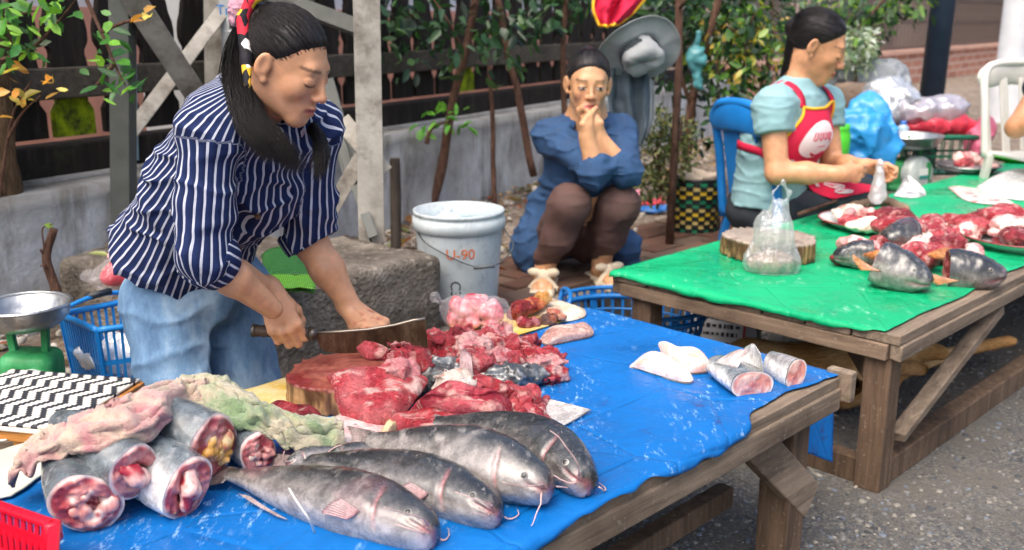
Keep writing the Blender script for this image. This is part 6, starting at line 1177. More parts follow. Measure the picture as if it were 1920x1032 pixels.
loose_fin('pointed dark fin sticking up behind the striped one', [(905, 690, .04), (925, 690, .035), (945, 688, .03)], [(876, 625, .085), (880, 628, .085), (900, 645, .07)], '#7a1f28', '#a8686a', 9)
loose_fin('pink fin spread flat between the grey pieces', [(900, 720, .03), (905, 728, .03), (915, 735, .025)], [(950, 685, .05), (958, 690, .05), (962, 698, .045)], '#b8555c', '#caa3a0', 8)
loose_fin('fringed tail fin lying at the end of the meat pile', [(975, 765, .012), (968, 775, .012), (966, 790, .01)], [(1015, 758, .012), (1008, 775, .01), (990, 790, .01)], '#a8666c', '#cbb6b2', 9)
loose_fin('cut pale tail fin lying flat on the blue tarp', [(1025, 748, .010), (1012, 768, .010), (1030, 798, .010)], [(1106, 768, .012), (1080, 785, .011), (1050, 802, .010)], '#d3cbc6', '#9b9896', 16)
# plastic bag of pink meat
bg = thing('plastic_bag', 'tied clear plastic bag stuffed with pink meat', 'bag'); bc = on_z(893, 612, TZ + .05); bc = on_z(893, 625, TZ + .01) + V(0, .04, .045); pr = []; g = np.random.default_rng(5)
for k in range(46): pr.append(ell(bc + g.uniform(-1, 1, 3) * V(.058, .028, .026), g.uniform(.012, .022, 3), None, .004))
v, f = sdf_mesh(pr, *bounds([bc], .11), .0034, lambda P: .002 * fbm(P, 80, 3, 1)); nn = fbm(v, 38, 3, 6); mesh('meat', v, f, M_flesh, bg, True, mixc(mixc(lin('#c4666e'), lin('#d9a09f'), sstep(-.2, .3, nn)), lin('#a83040'), sstep(.2, .45, fbm(v, 30, 3, 9))))
fl = [rc(bc - V(.045, 0, .0), bc + V(.045, 0, -.004), .043, .043, .03), rc(bc - V(.06, 0, -.004), bc - V(.088, 0, -.02), .03, .006, .02), rc(bc - V(.088, 0, -.02), bc - V(.103, -.002, -.034), .006, .016, .004), rc(bc + V(.06, -.01, -.012), bc + V(.085, -.02, -.03), .02, .006, .02)]
M_film = glassy('clear_film', (.98, .96, .97), .93); v, f = sdf_mesh(fl, *bounds([bc], .16), .0034, lambda P: .0035 * (1 - 2 * np.abs(fbm(P * V(.6, 1, 1), 38, 2, 3)))); mesh('film', v, f, M_film, bg)
# offal and skins behind it
for k, (x, y, sz, cl_, ro, li) in enumerate([(975, 600, (.03, .02, .022), ('#8c1c22', '#a8382f', '#5f3a38'), .2, .01), (1000, 590, (.03, .02, .022), ('#b0402f', '#c8703f', '#8a1d22'), .6, .015), (990, 620, (.02, .016, .018), ('#8a1524', '#b03040', '#d08080'), .9, 0), (1025, 615, (.022, .018, .018), ('#6b4a40', '#a3542f', '#2c2626'), .3, 0), (1018, 575, (.016, .013, .018), ('#d99a4c', '#e0b070', '#c77a3a'), .3, .03), (1045, 605, (.03, .016, .014), ('#d59a7f', '#b85a4a', '#e6c3a3'), -.2, .006)]):
    chunk(['dark red offal nearest the pink meat bag', 'orange red offal at the top of the heap', 'shiny crimson organ at the front of the offal heap', 'brown and black gut coil in the offal heap', 'orange fat lump on top of the offal heap', 'peach coloured gut strip beside the folded fish skin'][k], x, y, sz, cl_, 70 + k, ro, li, name='offal', cat='offal', group='offal heap', amp=.004)
slabp('pale folded fish skin in front of the offal heap', [(1010, 640, .01), (1030, 618, .02), (1075, 612, .025), (1100, 608, .025), (1112, 628, .012), (1070, 640, .008), (1030, 648, .008)], .016, ('#e0b2a4', '#e8cfc2', '#c98a80'), 81, name='fish_skin', cat='fish skin', amp=.003)
slabp('flat beige fish side lying behind the offal heap', [(975, 580, .01), (1010, 560, .02), (1060, 570, .02), (1096, 582, .016), (1090, 598, .008), (1040, 604, .008)], .014, ('#bfae95', '#d8ccb6', '#a58c78'), 82, name='fish_slab', cat='fish', mat=M_flesh, amp=.003)
# pale pieces near the free end
slabp('pale pinkish fish maw lying on the open tarp', [(1180, 688, .01), (1210, 665, .03), (1240, 668, .03), (1275, 690, .02), (1300, 712, .012), (1280, 718, .008), (1230, 704, .008)], .02, PALE, 91, name='fish_maw', cat='fish maw', mat=M_flesh, amp=.002, bulge=.3)
slabp('second pale fish maw with a raised pointed tip', [(1234, 645, .045), (1262, 655, .03), (1300, 658, .035), (1325, 675, .03), (1330, 695, .012), (1290, 700, .008), (1250, 680, .01)], .022, PALE, 92, name='fish_maw', cat='fish maw', mat=M_flesh, amp=.002, bulge=.3)
def tail_chunk(label, c, back, up, r, Ln, seed, fins=True):
    t = thing('fish_chunk', label, 'fish'); back = nrm(back); up = nrm(up - back * (up @ back)); prof = [(0, r[0], r[1]), (.5, r[0] * .95, r[1] * .9), (1, r[0] * .8, r[1] * .7)]; v, f, col, _ = fish_body([c, c + back * Ln * .5, c + back * Ln], prof, up, 30, 48, 1.2, seed, .3, {'dark': lin('#70777b'), 'grey': lin('#b7bbbd'), 'pale': lin('#e4e2de'), 'pink': lin('#dcc4be'), 'white': lin('#efeeea')})
    mesh('body', v.reshape(-1, 3), f + [tuple(29 * 48 + i for i in range(48))], M_fish, t, True, col.reshape(-1, 3)); K = 16; s = np.linspace(1, 0, K); P = c + (v[0] - c)[None] * s[:, None, None]; N = fbm(P, 60, 4, seed); P = P - back * (.002 + .003 * N * sstep(1, .85, s)[:, None])[..., None]
    c1 = mixc(lin('#d68f84'), lin('#e5bdb2'), sstep(-.2, .3, N)); c1 = mixc(c1, lin('#b33a40'), np.exp(-(s[:, None] / .3) ** 2) * np.ones((1, 48)) * .7); c1 = mixc(c1, lin('#ecdfd6'), sstep(.85, .97, s)[:, None] * np.ones((1, 48))); mesh('cut_face', P.reshape(-1, 3), [tuple(reversed(q)) for q in grid_f(K, 48, True)], M_flesh, t, True, c1.reshape(-1, 3))
    if fins: fin([v[6][8], v[14][6], v[22][4]], [v[6][8] + V(-.01, 0, .045), v[12][6] + V(.0, .02, .045), v[22][4] + V(.02, .03, .02)], '#d9d7d3', '#b5b5b4', M_fish, t, 'fin', rays=10); fin([v[6][44], v[14][42], v[22][40]], [v[6][44] + V(.02, -.0, .04), v[14][42] + V(.03, .01, .03), v[22][40] + V(.035, .02, .015)], '#dcd8d4', '#c9a8a4', M_fish, t, 'fin', rays=10)
    return t
tail_chunk('silvery fish tail chunk with upturned fins near the table end', tp(1410, 722, .026), V(-.35, .9, .02), V(.2, 0, 1), (.030, .052), .12, 6); tail_chunk('small silvery fish steak at the very end of the table', tp(1492, 702, .028), V(-.45, .85, 0), V(.35, -.2, .9), (.034, .027), .08, 7, False)
# towels
def towel_mat(name, c1, c2, c3):
    m = Mat(name, .98, .1); co = m.coord(); q = m.noise(13, 4, .6, co, .5); c = m.ramp(q, [(.40, c1), (.5, c2), (.58, c3)]); c = m.mix(1, c, m.ramp(m.noise(120, 4, .7, co), [(.3, .75), (.7, 1.15)]), 'MULTIPLY'); m.color(c); m.bump(m.noise(300, 3, .7, co), 1, .004).bump(m.noise(60, 3, .6, co), .3, .003); m.b.inputs['Sheen Weight'].default_value = .4; return m.m
def towel(label, path, width, mat, seed, hump=.05, m=90, n=44):
    """crumpled towel following path of (px, py, height, half width)"""
    p = spline([np.append(on_z(x, y, TZ + h_), w) for x, y, h_, w in path], m); ax = p[:, :3]; t = np.gradient(ax, axis=0); t /= np.linalg.norm(t, axis=1)[:, None]; side = np.cross(t, V(0, 0, 1)); side /= np.linalg.norm(side, axis=1)[:, None]; a = np.linspace(-1.5, 1.5, n)
    v = ax[:, None] + side[:, None] * (np.sin(a)[None] * p[:, 3:4])[..., None] + V(0, 0, 1) * ((np.cos(a) - .55)[None] * hump)[..., None] * np.ones((m, 1, 1))
    Q = np.stack([np.repeat(np.linspace(0, 3, m)[:, None], n, 1), np.repeat(a[None], m, 0), np.zeros((m, n))], -1); rg = 1 - 2.2 * np.abs(fbm(Q * V(1.5, 1.1, 1), 2.2, 2, seed)); v[..., 2] += .015 * rg + .003 * fbm(v, 30, 3, seed); v += side[:, None] * (.016 * fbm(Q, 3, 2, seed + 3))[..., None] + t[:, None] * (.016 * fbm(Q, 2.2, 2, seed + 7))[..., None]
    v[..., 2] = np.maximum(v[..., 2], TZ + .012); return solid(tag(mesh('towel', v.reshape(-1, 3), grid_f(m, n), mat), label, 'towel'), .006, 0)
towel('crumpled pink and cream towel heaped over the headless fish', [(58, 880, .05, .04), (92, 842, .095, .05), (145, 818, .125, .060), (205, 800, .14, .058), (262, 778, .14, .048), (320, 750, .12, .036), (385, 745, .11, .03)], .05, towel_mat('pink_towel', '#b4787c', '#c39a90', '#c4ad98'), 3, .045)
towel('long green and cream towel stretched behind the fish', [(345, 738, .11, .03), (400, 745, .11, .045), (450, 770, .10, .045), (505, 795, .075, .045), (560, 812, .05, .04), (640, 822, .03, .03)], .05, towel_mat('green_towel', '#7a9068', '#9da080', '#b9ae94'), 9, .045)
# ================================================================== left corner
M_tin = Mat('dented_aluminium', .3, .5, Metallic=.9); _c = M_tin.coord(); q = M_tin.noise(8, 6, .7, _c); M_tin.color(M_tin.ramp(q, [(.3, '#8d8f90'), (.6, '#b9bbbc'), (.8, '#6f6a62')])).bump(M_tin.noise(14, 4, .6, _c), .3, .012).rough(M_tin.ramp(q, [(.3, .18), (.7, .5)])); M_tin = M_tin.m
M_gpaint = Mat('chipped_green_paint', .5, .4); q = M_gpaint.noise(10, 7, .7); M_gpaint.color(M_gpaint.ramp(q, [(.3, '#1f5a36'), (.5, '#2c8a4c'), (.66, '#4da56a'), (.74, '#5d574c')])).bump(q, .3, .004); M_gpaint = M_gpaint.m
M_dial = simple('dirty_dial_glass', '#b5bdb9', .25, .15, 20, .2)
def scale_(label, px, py, Y, r, hgt, paint, depth=.05):
    """spring kitchen scale: dish on posts, green case with round dial"""
    t = thing('weighing_scale', label, 'scale'); c = at_y(px, py, Y); dn = V(0, 0, 1)
    vv, ff = lathe([(r, 0), (r * 1.01, .004), (r * .97, .003), (r * .9, -depth * .55), (r * .7, -depth * .95), (r * .3, -depth * 1.05), (.001, -depth * 1.06)], 48, c, .006); solid(mesh('dish', vv, ff, M_tin, t), .0025, -1)
    vv, ff = lathe([(r * .985 + .004 * math.cos(a), .004 * math.sin(a)) for a in np.linspace(0, 2 * math.pi, 9)], 48, c, .006); mesh('dish_rim', vv, ff, M_tin, t)
    zc = c[2] - depth * 1.06
    for q in (-1, 1):
        mb = MB(); mb.beam(c + V(q * r * .42, 0, -depth * .95), c + V(q * r * .36, 0, -depth - .07), .016, .016); mb.build('post', paint, t, bevel=.002)
    mb = MB(); mb.beam(c + V(-r * .5, 0, -depth * 1.02), c + V(r * .5, 0, -depth * 1.02), .02, .008); mb.build('crossbar', paint, t, bevel=.002)
    b = c + V(0, 0, -depth - .06); hw = r * .62; v, f = sdf_mesh([rbox(b + V(0, .0, -hgt / 2), (hw, hw * .8, hgt / 2), None, .025), rbox(b + V(0, 0, -hgt + .01), (hw * 1.08, hw * .95, .012), None, .008)], *bounds([b, b - V(0, 0, hgt)], hw * 1.3), .006, lambda P: .002 * fbm(P, 15, 2, 2)); mesh('case', v, f, paint, t)
    dn = nrm(V(.45, -.85, .1)); ctr = b + V(0, 0, -hgt * .5) + dn * hw * .80; R = rotm(dn); R = np.stack([R[:, 0], R[:, 2], R[:, 1]], 1); vv, ff = lathe([(.001, .030), (hw * .55, .027), (hw * .78, .022), (hw * .86, .012), (hw * .9, -.03)], 40); d = mesh('dial', vv @ R.T + ctr, ff, M_dial, t)
    mb = MB(); mb.box((0, 0, 0), (hw * .3, hw * .22, .001)); o = mb.build('sticker', simple('scale_sticker', '#d9dcd6', .6, .1), d); o.matrix_world = basis(R[:, 0], R[:, 1], R[:, 2], ctr + R[:, 2] * .0315 + R[:, 1] * hw * .05)
    mb = MB(); mb.box((0, 0, 0), (hw * .3, hw * .07, .0012)); o = mb.build('sticker_band', simple('teal_print', '#1f8a80', .6, .1), d); o.matrix_world = basis(R[:, 0], R[:, 1], R[:, 2], ctr + R[:, 2] * .0325 - R[:, 1] * hw * .12)
    return t
scale_('old green spring scale with an aluminium dish beside the blue basket', 45, 570, 2.12, .098, .17, M_gpaint)
# low stool under the scale
mb = MB(); sc0 = at_y(45, 570, 2.12); stl = thing('wooden_stool', 'low wooden stool carrying the green scale', 'stool'); mb.box((sc0[0], sc0[1], sc0[2] - .05 - .06 - .17 - .015), (.12, .11, .012)); mb.build('seat', M_w1, stl, bevel=.003)
for a in (-.09, .09):
    for b in (-.08, .08): mb = MB(); zt_ = sc0[2] - .307; mb.box((sc0[0] + a, sc0[1] + b, zt_ / 2), (.015, .015, zt_ / 2)); mb.build('leg', M_w2, stl, bevel=.002)
# shopping basket
M_bplas = simple('blue_plastic', '#1769ad', .4, .12, 12, .1); M_bplas2 = simple('bright_blue_plastic', '#1a7cc4', .4, .1, 12, .1)
def slat_basket(name, label, corners_top, zt, zb, shrink, mat, nx, ny, rim=.012, group=None, split=.5, cat='basket'):
    """rectangular basket: rim, floor, upright slats on four sides, mid band"""
    t = thing(name, label, cat, group); c = np.array(corners_top); ctr = c.mean(0); lo = ctr + (c - ctr) * shrink; lo[:, 2] = zb; c = c.copy(); c[:, 2] = zt
    for k in range(4):
        a, b = c[k], c[(k + 1) % 4]; mb = MB(); mb.tube(spline([a, (a + b) / 2, b], 9), rim, 8); mb.build('rim', mat, t, True); n = nx if k % 2 == 0 else ny
        for j in range(n + 1):
            s = j / n; p, q = a + (b - a) * s, lo[k] + (lo[(k + 1) % 4] - lo[k]) * s; d = nrm(b - a); mb = MB(); w = .006 if 0 < j < n else .012; mb.beam(p, q, w, .004, np.cross(d, V(0, 0, 1))); mb.build('slat', mat, t)
        for z in (split, .03): p, q = a + (lo[k] - a) * (1 - z), b + (lo[(k + 1) % 4] - b) * (1 - z); mb = MB(); mb.beam(p, q, .004, .012); mb.build('band', mat, t)
    mb = MB(); mb.add(np.vstack([lo, lo + V(0, 0, .004)]), [(3, 2, 1, 0), (4, 5, 6, 7), (0, 1, 5, 4), (1, 2, 6, 5), (2, 3, 7, 6), (3, 0, 4, 7)]); mb.build('floor', mat, t); return t
cb = [at_y(112, 590, 2.30), at_y(182, 622, 2.10), at_y(300, 605, 2.16), at_y(250, 560, 2.42)]; zt_ = cb[0][2]
cb = [on_z(113, 590, zt_), on_z(182, 620, zt_), on_z(330, 600, zt_), on_z(250, 562, zt_)]
sb = slat_basket('shopping_basket', 'blue plastic shopping basket with crumpled plastic inside', cb, zt_, zt_ - .17, .86, M_bplas2, 14, 10, .008)
mb = MB(); a, b = np.array(cb[0]), np.array(cb[3]); mb.tube(spline([a, a + V(.02, .0, .018), (a + b) / 2 + V(-.0, 0, .03), b + V(-.02, 0, .018), b], 18), .006, 8); mb.build('handle', M_bplas2, sb, True); mb = MB(); mb.tube([a * .62 + b * .38 + V(0, 0, .03), a * .3 + b * .7 + V(0, 0, .034)], .009, 10); mb.build('handle_grip', simple('black_grip', '#20242a', .5), sb, True)
cx = np.array(cb).mean(0) - V(0, 0, .10); g = np.random.default_rng(3); v, f = sdf_mesh([ell(cx + g.uniform(-1, 1, 3) * V(.06, .06, .02), g.uniform(.03, .055, 3), None, .02) for _ in range(8)], *bounds([cx], .13), .006, lambda P: .014 * (1 - 2 * np.abs(fbm(P, 20, 3, 2)))); tag(mesh('plastic_bag', v, f, glassy('milky_film', (.93, .95, .97), .35)), 'crumpled white plastic bag inside the blue shopping basket', 'bag')
mb = MB(); zb_ = zt_ - .172; cc_ = np.array(cb).mean(0); mb.box((cc_[0], cc_[1], zb_ / 2), (.11, .10, zb_ / 2 - .001)); tag(mb.build('crate', M_w1, bevel=.004), 'rough wooden crate under the blue shopping basket', 'crate')
# woven black and white box lid with a wooden frame
M_weave = Mat('zigzag_weave', .6, .4); _m = M_weave.N('TexCoord'); _s = M_weave.N('SeparateXYZ'); M_weave.lk(_m.outputs['Object'], _s.inputs[0]); X_, Y_ = _s.outputs[0], _s.outputs[1]
fx = M_weave.math('FLOOR', M_weave.math('DIVIDE', X_, .0085)); zig = M_weave.math('PINGPONG', M_weave.math('DIVIDE', X_, .034), 1.0); ln = M_weave.math('FRACT', M_weave.math('ADD', M_weave.math('DIVIDE', Y_, .030), M_weave.math('MULTIPLY', M_weave.math('PINGPONG', fx, 4), .17)))
M_weave.color(M_weave.ramp(ln, [(.48, '#ded9cd'), (.52, '#2a2c33')], 'CONSTANT')); M_weave.bump(M_weave.math('FRACT', M_weave.math('DIVIDE', X_, .0085)), .3, .003); M_weave = M_weave.m
wz = TZ + .035; wc = [on_z(0, 752, wz), on_z(112, 806, wz), on_z(262, 712, wz), on_z(182, 678, wz)]; wb = thing('woven_box', 'low box with a black and white zigzag woven lid', 'box'); o_ = wc[1]; ex, ey = nrm(wc[2] - wc[1]), nrm(wc[0] - wc[1]); ey = nrm(ey - ex * (ex @ ey)); LX, LY = np.linalg.norm(wc[2] - wc[1]), .30
v, f = sheet(lambda u, v: np.stack([u * LX, v * LY, .006 * np.sin(u * math.pi) * np.sin(v * math.pi) + .0 * u], -1), 24, 24); o = mesh('woven_lid', v, f, M_weave, wb); o.matrix_world = basis(ex, ey, V(0, 0, 1), o_ + V(0, 0, .002)); solid(o, .006)
M_pine = wood('varnished_pine', '#8a5626', '#c08343', 'Y', 1, .5, '#6b3f1a', .3); M_lace = simple('white_cane', '#d2cec2', .7, .1, 30, .3)
for (x0, y0, x1, y1, mt, z, hh) in ((-.006, 0, -.006, LY, M_pine, -.016, .022), (0, LY + .004, LX, LY + .004, M_pine, -.016, .022), (LX + .004, 0, LX + .004, LY, M_pine, -.016, .022), (0, -.006, LX, -.006, M_pine, -.016, .022), (-.012, 0, -.012, LY, M_lace, -.002, .006)):
    mb = MB(); mb.beam((x0, y0, z), (x1, y1, z), .010, hh); o = mb.build('frame_rail', mt, wb, bevel=.0015); o.matrix_world = basis(ex, ey, V(0, 0, 1), o_)
for x0 in (.012, LX - .012):
    for y0 in (.014, LY - .02): mb = MB(); mb.box((x0, y0, -.22), (.017, .017, .205)); o = mb.build('leg', M_pine, wb, bevel=.002); o.matrix_world = basis(ex, ey, V(0, 0, 1), o_)
mb = MB(); mb.tube(spline([(-.016, .26, -.012), (-.018, .24, -.03), (-.016, .18, -.034), (-.016, .1, -.022)], 14), .0025, 6); o = mb.build('lashing', M_lace, wb, True); o.matrix_world = basis(ex, ey, V(0, 0, 1), o_)
M_gsheet = simple('faded_green_sheet', '#5d9b72', .6, .2, 10, .3); strip('green_sheet', [(40, 792), (80, 800), (112, 815), (60, 840), (20, 815)], M_gsheet, 'faded green plastic sheet under the woven box', 'sheet', .009)
# red basket at the near corner
rz = TZ + .075; rc_ = [on_z(103, 985, rz), on_z(95, 1090, rz), on_z(-160, 1100, rz), on_z(-110, 912, rz)]; rb = thing('red_basket', 'red plastic basket at the near corner of the fish table', 'basket'); M_rplas = simple('red_plastic', '#c40f2c', .35, .08, 12, .08)
c_ = np.array(rc_).mean(0); lo_ = [c_ + (np.array(p) - c_) * .88 - V(0, 0, .065) for p in rc_]
for k in range(4):
    a, b, al, bl = rc_[k], rc_[(k + 1) % 4], lo_[k], lo_[(k + 1) % 4]; mb = MB(); mb.beam(a, b, .016, .010); mb.build('rim', M_rplas, rb, bevel=.003)
    for j in range(17):
        s = (j + .5) / 17; mb = MB(); mb.beam(a + (b - a) * s, al + (bl - al) * s, .009, .003, np.cross(b - a, V(0, 0, 1))); mb.build('slat', M_rplas, rb)
    mb = MB(); mb.beam(a * .5 + al * .5, b * .5 + bl * .5, .003, .02); mb.build('band', M_rplas, rb)
    v_, f_ = lathe([(.004, .0065), (.009, .0065), (.012, .004), (.012, -.02)], 18, a + (c_ - a) * .04); mesh('corner_boss', v_, f_, M_rplas, rb)
mb = MB(); lo_ = np.array(lo_); mb.add(np.vstack([lo_, lo_ + V(0, 0, .004)]), [(3, 2, 1, 0), (4, 5, 6, 7), (0, 1, 5, 4), (1, 2, 6, 5), (2, 3, 7, 6), (3, 0, 4, 7)]); mb.build('floor', M_rplas, rb)
def stickp(label, pts, r, c1, c2): v, f = sdf_mesh(chain(pts, r, .005, (V(.6, .8, 0), 1.6)), *bounds(pts, .03), .0026); tag(mesh('banana_slice', v, f, colmat('creamy', .4, .1, 50, .1), None, True, mixc(L(c1), L(c2), sstep(.0, .006, ((v - pts[0]) @ V(.9, -.3, .1)) % .02 * 1.0))), label, 'food')
stickp('white and yellow pointed slice standing in the red basket', [at_y(38, 1000, 1.52), at_y(46, 975, 1.53), at_y(55, 945, 1.54)], [.008, .010, .004], '#e5dccb', '#e0bb4a'); stickp('second yellow slice lying low in the red basket', [at_y(-8, 1040, 1.50), at_y(2, 1010, 1.51), at_y(-6, 985, 1.52)], [.010, .012, .005], '#e5dccb', '#e0bb4a')
# things on the plinths
rbg = thing('plastic_bag', 'clear bag of red fruit lying on the plinth behind the woman', 'bag'); r0 = at_y(212, 520, 2.6); v, f = sdf_mesh([ell(r0 + V(.01 * k, .004 * k, .012 * (k % 3)), (.035, .03, .026), None, .01) for k in range(5)], *bounds([r0], .1), .005); mesh('fruit', v, f, simple('red_fruit', '#c22d3c', .4, .15), rbg); v, f = sdf_mesh([rc(r0 - V(.085, 0, .0), r0, .012, .05, .02), rc(r0, r0 + V(.06, 0, .05), .05, .03, .02)], *bounds([r0], .16), .005, lambda P: .008 * (1 - 2 * np.abs(fbm(P, 25, 2, 1)))); mesh('film', v, f, M_film, rbg)
blf = thing('banana_leaf', 'folded green banana leaf lying on the plinth behind her arms', 'leaf'); M_ban = Mat('banana_leaf', .4, .5); q = M_ban.wave(60, .6, 2, M_ban.coord()); M_ban.color(M_ban.ramp(q, [(.2, '#14431a'), (.8, '#285f22')])).bump(q, .5, .004); M_ban = M_ban.m; M_ban2 = Mat('banana_leaf_pale', .4, .5); q = M_ban2.wave(60, .6, 2, M_ban2.coord()); M_ban2.color(M_ban2.ramp(q, [(.2, '#3a7018'), (.8, '#558c24')])).bump(q, .5, .004); M_ban2 = M_ban2.m
bz = [at_y(490, 478, 2.60), at_y(545, 458, 2.62), at_y(592, 520, 2.50), at_y(498, 522, 2.48)]
def quadsheet(q, m=14, n=14, amp=.006, seed=0, sag=0): q = [np.asarray(k) for k in q]; return sheet(lambda u, v: (q[0] * ((1 - u) * (1 - v))[..., None] + q[1] * (u * (1 - v))[..., None] + q[2] * (u * v)[..., None] + q[3] * ((1 - u) * v)[..., None]) + V(0, 0, 1) * (amp * np.sin(u * 3.1) - sag * np.sin(v * 3.1) + .004 * fbm(np.stack([u, v, 0 * u], -1), 5, 2, seed))[..., None], m, n)
v, f = quadsheet(bz); solid(mesh('upper_fold', v, f, M_ban, blf), .002); v, f = quadsheet([at_y(498, 520, 2.485), at_y(590, 518, 2.50), at_y(592, 545, 2.45), at_y(515, 545, 2.44)]); solid(mesh('middle_fold', v, f, M_ban2, blf), .002); v, f = quadsheet([at_y(515, 540, 2.46), at_y(590, 538, 2.48), at_y(590, 553, 2.46), at_y(530, 550, 2.45)]); solid(mesh('lower_fold', v, f, M_ban2, blf), .002)
fl_ = leaves_vf(np.array([at_y(165, 476, 2.72)]), np.array([V(1, .2, .0)]), np.array([V(0, 0, 1.)]), np.array([.06])); tag(mesh('fallen_leaf', fl_[0], fl_[1], M_leaf, None, False, leafcols(['#b9c08a'], 1)), 'pale yellow leaf lying on the mossy plinth', 'leaf')
# ================================================================== bucket
bk_ = thing('bucket', 'white plastic bucket marked U-90 standing on the pavement', 'bucket'); Yb = 3.12; bt = at_y(860, 388, Yb); bt[2] = at_y(860, 392, Yb)[2]; b0 = V(bt[0], Yb, PZ + .002); H_ = bt[2] - b0[2]; R_ = 86 / 1850 * Yb
M_pail = Mat('scuffed_white_plastic', .45, .45); _c = M_pail.coord(); q = M_pail.noise(5, 7, .7, M_pail.coord(scale=(1, 1, .4))); M_pail.color(M_pail.mix(M_pail.ramp(M_pail.noise(22, 6, .75, _c), [(.52, 0), (.7, .6)]), M_pail.ramp(q, [(.3, '#a3adb0'), (.6, '#bcc4c6')]), '#7d8688')).bump(q, .1, .004); M_pail = M_pail.m
vv, ff = lathe([(.001, .0), (R_ * .80, 0), (R_ * .82, .006), (R_ * .96, H_ - .07), (R_ * .97, H_ - .062), (R_ * 1.03, H_ - .058), (R_ * 1.03, H_ - .024), (R_ * .985, H_ - .02), (R_ * .985, H_ - .012), (R_ * 1.01, H_ - .01), (R_ * 1.01, H_), (R_ * .965, H_), (R_ * .93, H_ - .06), (R_ * .90, H_ - .12)], 64, b0); mesh('shell', vv, ff, M_pail, bk_)
vv, ff = lathe([(.001, H_ - .05), (R_ * .945, H_ - .05)], 48, b0); mesh('water', vv, ff, simple('murky_water', '#7fa3ad', .06, .05, 5, .1), bk_)
mb = MB(); pts = [b0 + V(R_ * 1.0 * math.sin(a), -R_ * 1.0 * math.cos(a), 0) + V(0, 0, H_ - .05) for a in (-1.35, 1.35)]; low = at_y(905, 503, Yb - R_ * 1.05); mb.tube(spline([pts[0], pts[0] * .6 + low * .4 + V(-.03, -.05, -.0), low, low * .45 + pts[1] * .55 + V(.06, -.05, .0), pts[1]], 30), .0022, 6); mb.build('handle_wire', simple('dark_wire', '#3a3d40', .4), bk_, True); mb = MB(); mb.tube([at_y(888, 503, Yb - R_ * 1.06), at_y(928, 499, Yb - R_ * 1.05)], .006, 8); mb.build('handle_grip', simple('grey_grip', '#4c5052', .5), bk_, True)
def wrap_text(name, s, size, mat, a0, z, lift=.0012, vert=False):
    """letters bent round the pail"""
    o = text(name, s, size, mat, bk_, Matrix.Identity(4), .0004); co = np.array([v.co[:] for v in o.data.vertices]); rad_ = lambda zz: R_ * (.82 + .14 * (zz - .006) / (H_ - .076)); rr = rad_(z) + lift; x, y, d = co[:, 0], co[:, 1], co[:, 2]
    if vert: x, y = y, -x
    a = a0 + x / rr; rr2 = rad_(z + y) + lift + d; P = np.stack([b0[0] + rr2 * np.sin(a), b0[1] - rr2 * np.cos(a), b0[2] + z + y], -1); o.data.vertices.foreach_set('co', P.astype(np.float32).ravel()); o.data.update(); return o
wrap_text('lettering', 'U-90', .046, simple('orange_paint', '#c8642c', .6, .35, 60, 0), .08, H_ * .66); wrap_text('stencil', 'C3X', .046, simple('faded_black_ink', '#34393c', .7, .3, 60, 0), -.06, H_ * .30, vert=True)
bo = thing('bottle', 'white round plastic bottle floating inside the bucket', 'bottle'); bp_ = b0 + V(-.035, .02, H_ - .05); vv, ff = lathe([(.001, -.03), (.045, -.02), (.05, .0), (.042, .02), (.02, .034), (.013, .038), (.013, .052), (.009, .054), (.008, .064), (.001, .066)], 28, bp_); mesh('body', vv, ff, simple('white_bottle', '#d4dadd', .3, .05), bo); vv, ff = lathe([(.0145, .040), (.0145, .053), (.001, .054)], 20, bp_); mesh('cap', vv, ff, simple('white_cap', '#c9d2d8', .35, .05), bo)
# ================================================================== hanging hat, cloth and bag
hp_ = on_z(1190, 372, PZ); mb = MB(); mb.tube([V(hp_[0], 4.1, PZ - .05), V(hp_[0] + .01, 4.1, 1.0), V(hp_[0] - .02, 4.1, 1.75)], [.018, .016, .014], 8); mb.tube([V(hp_[0] - .0, 4.08, 1.24), V(hp_[0] + .0, 3.95, 1.27)], .006, 6); tag(mb.build('hanging_post', M_stem, smooth=True), 'thin wooden post from which the hat and cloths hang', 'post')
M_hat = simple('grey_hat_cloth', '#9a9d9e', .85, .1, 20, .3, 250); ht = thing('bucket_hat', 'grey wide brimmed hat hanging behind the squatting woman', 'hat'); hc_ = at_y(1200, 100, 3.92); Rh = rotm(nrm(V(.12, -.75, -.6)), V(.2, .3, 1)); Rh = np.stack([Rh[:, 0], Rh[:, 2], Rh[:, 1]], 1)     # columns: right, up, facing
def hatf(prof, seed, amp): v, f = lathe(prof, 64); a = np.arctan2(v[:, 1], v[:, 0]); rr = np.hypot(v[:, 0], v[:, 1]); v[:, 2] += amp * rr * 10 * (np.sin(2 * a + seed) * .6 + .4 * np.sin(3 * a)) + .008 * fbm(v, 18, 3, seed); return v @ Rh.T + hc_, f
v, f = hatf([(.075, 0), (.10, -.008), (.125, -.014), (.158, -.016), (.160, -.013)], 1, .012); solid(mesh('brim', v, f, M_hat, ht), .003); v, f = hatf([(.001, .058), (.04, .066), (.062, .066), (.072, .052), (.077, .026), (.079, 0)], 2, .008); v = v + .020 * np.stack([fbm(v, 14, 3, k) for k in (1, 2, 3)], -1); solid(mesh('crown', v, f, M_hat, ht), .003)
v, f = hatf([(.0815, .004), (.0825, .02), (.0805, .030)], 2, .008); mesh('band', v, f, simple('dark_hat_band', '#2b3338', .8), ht)
M_darkc = simple('slate_cloth', '#47535c', .85, .2, 14, .3, 200)
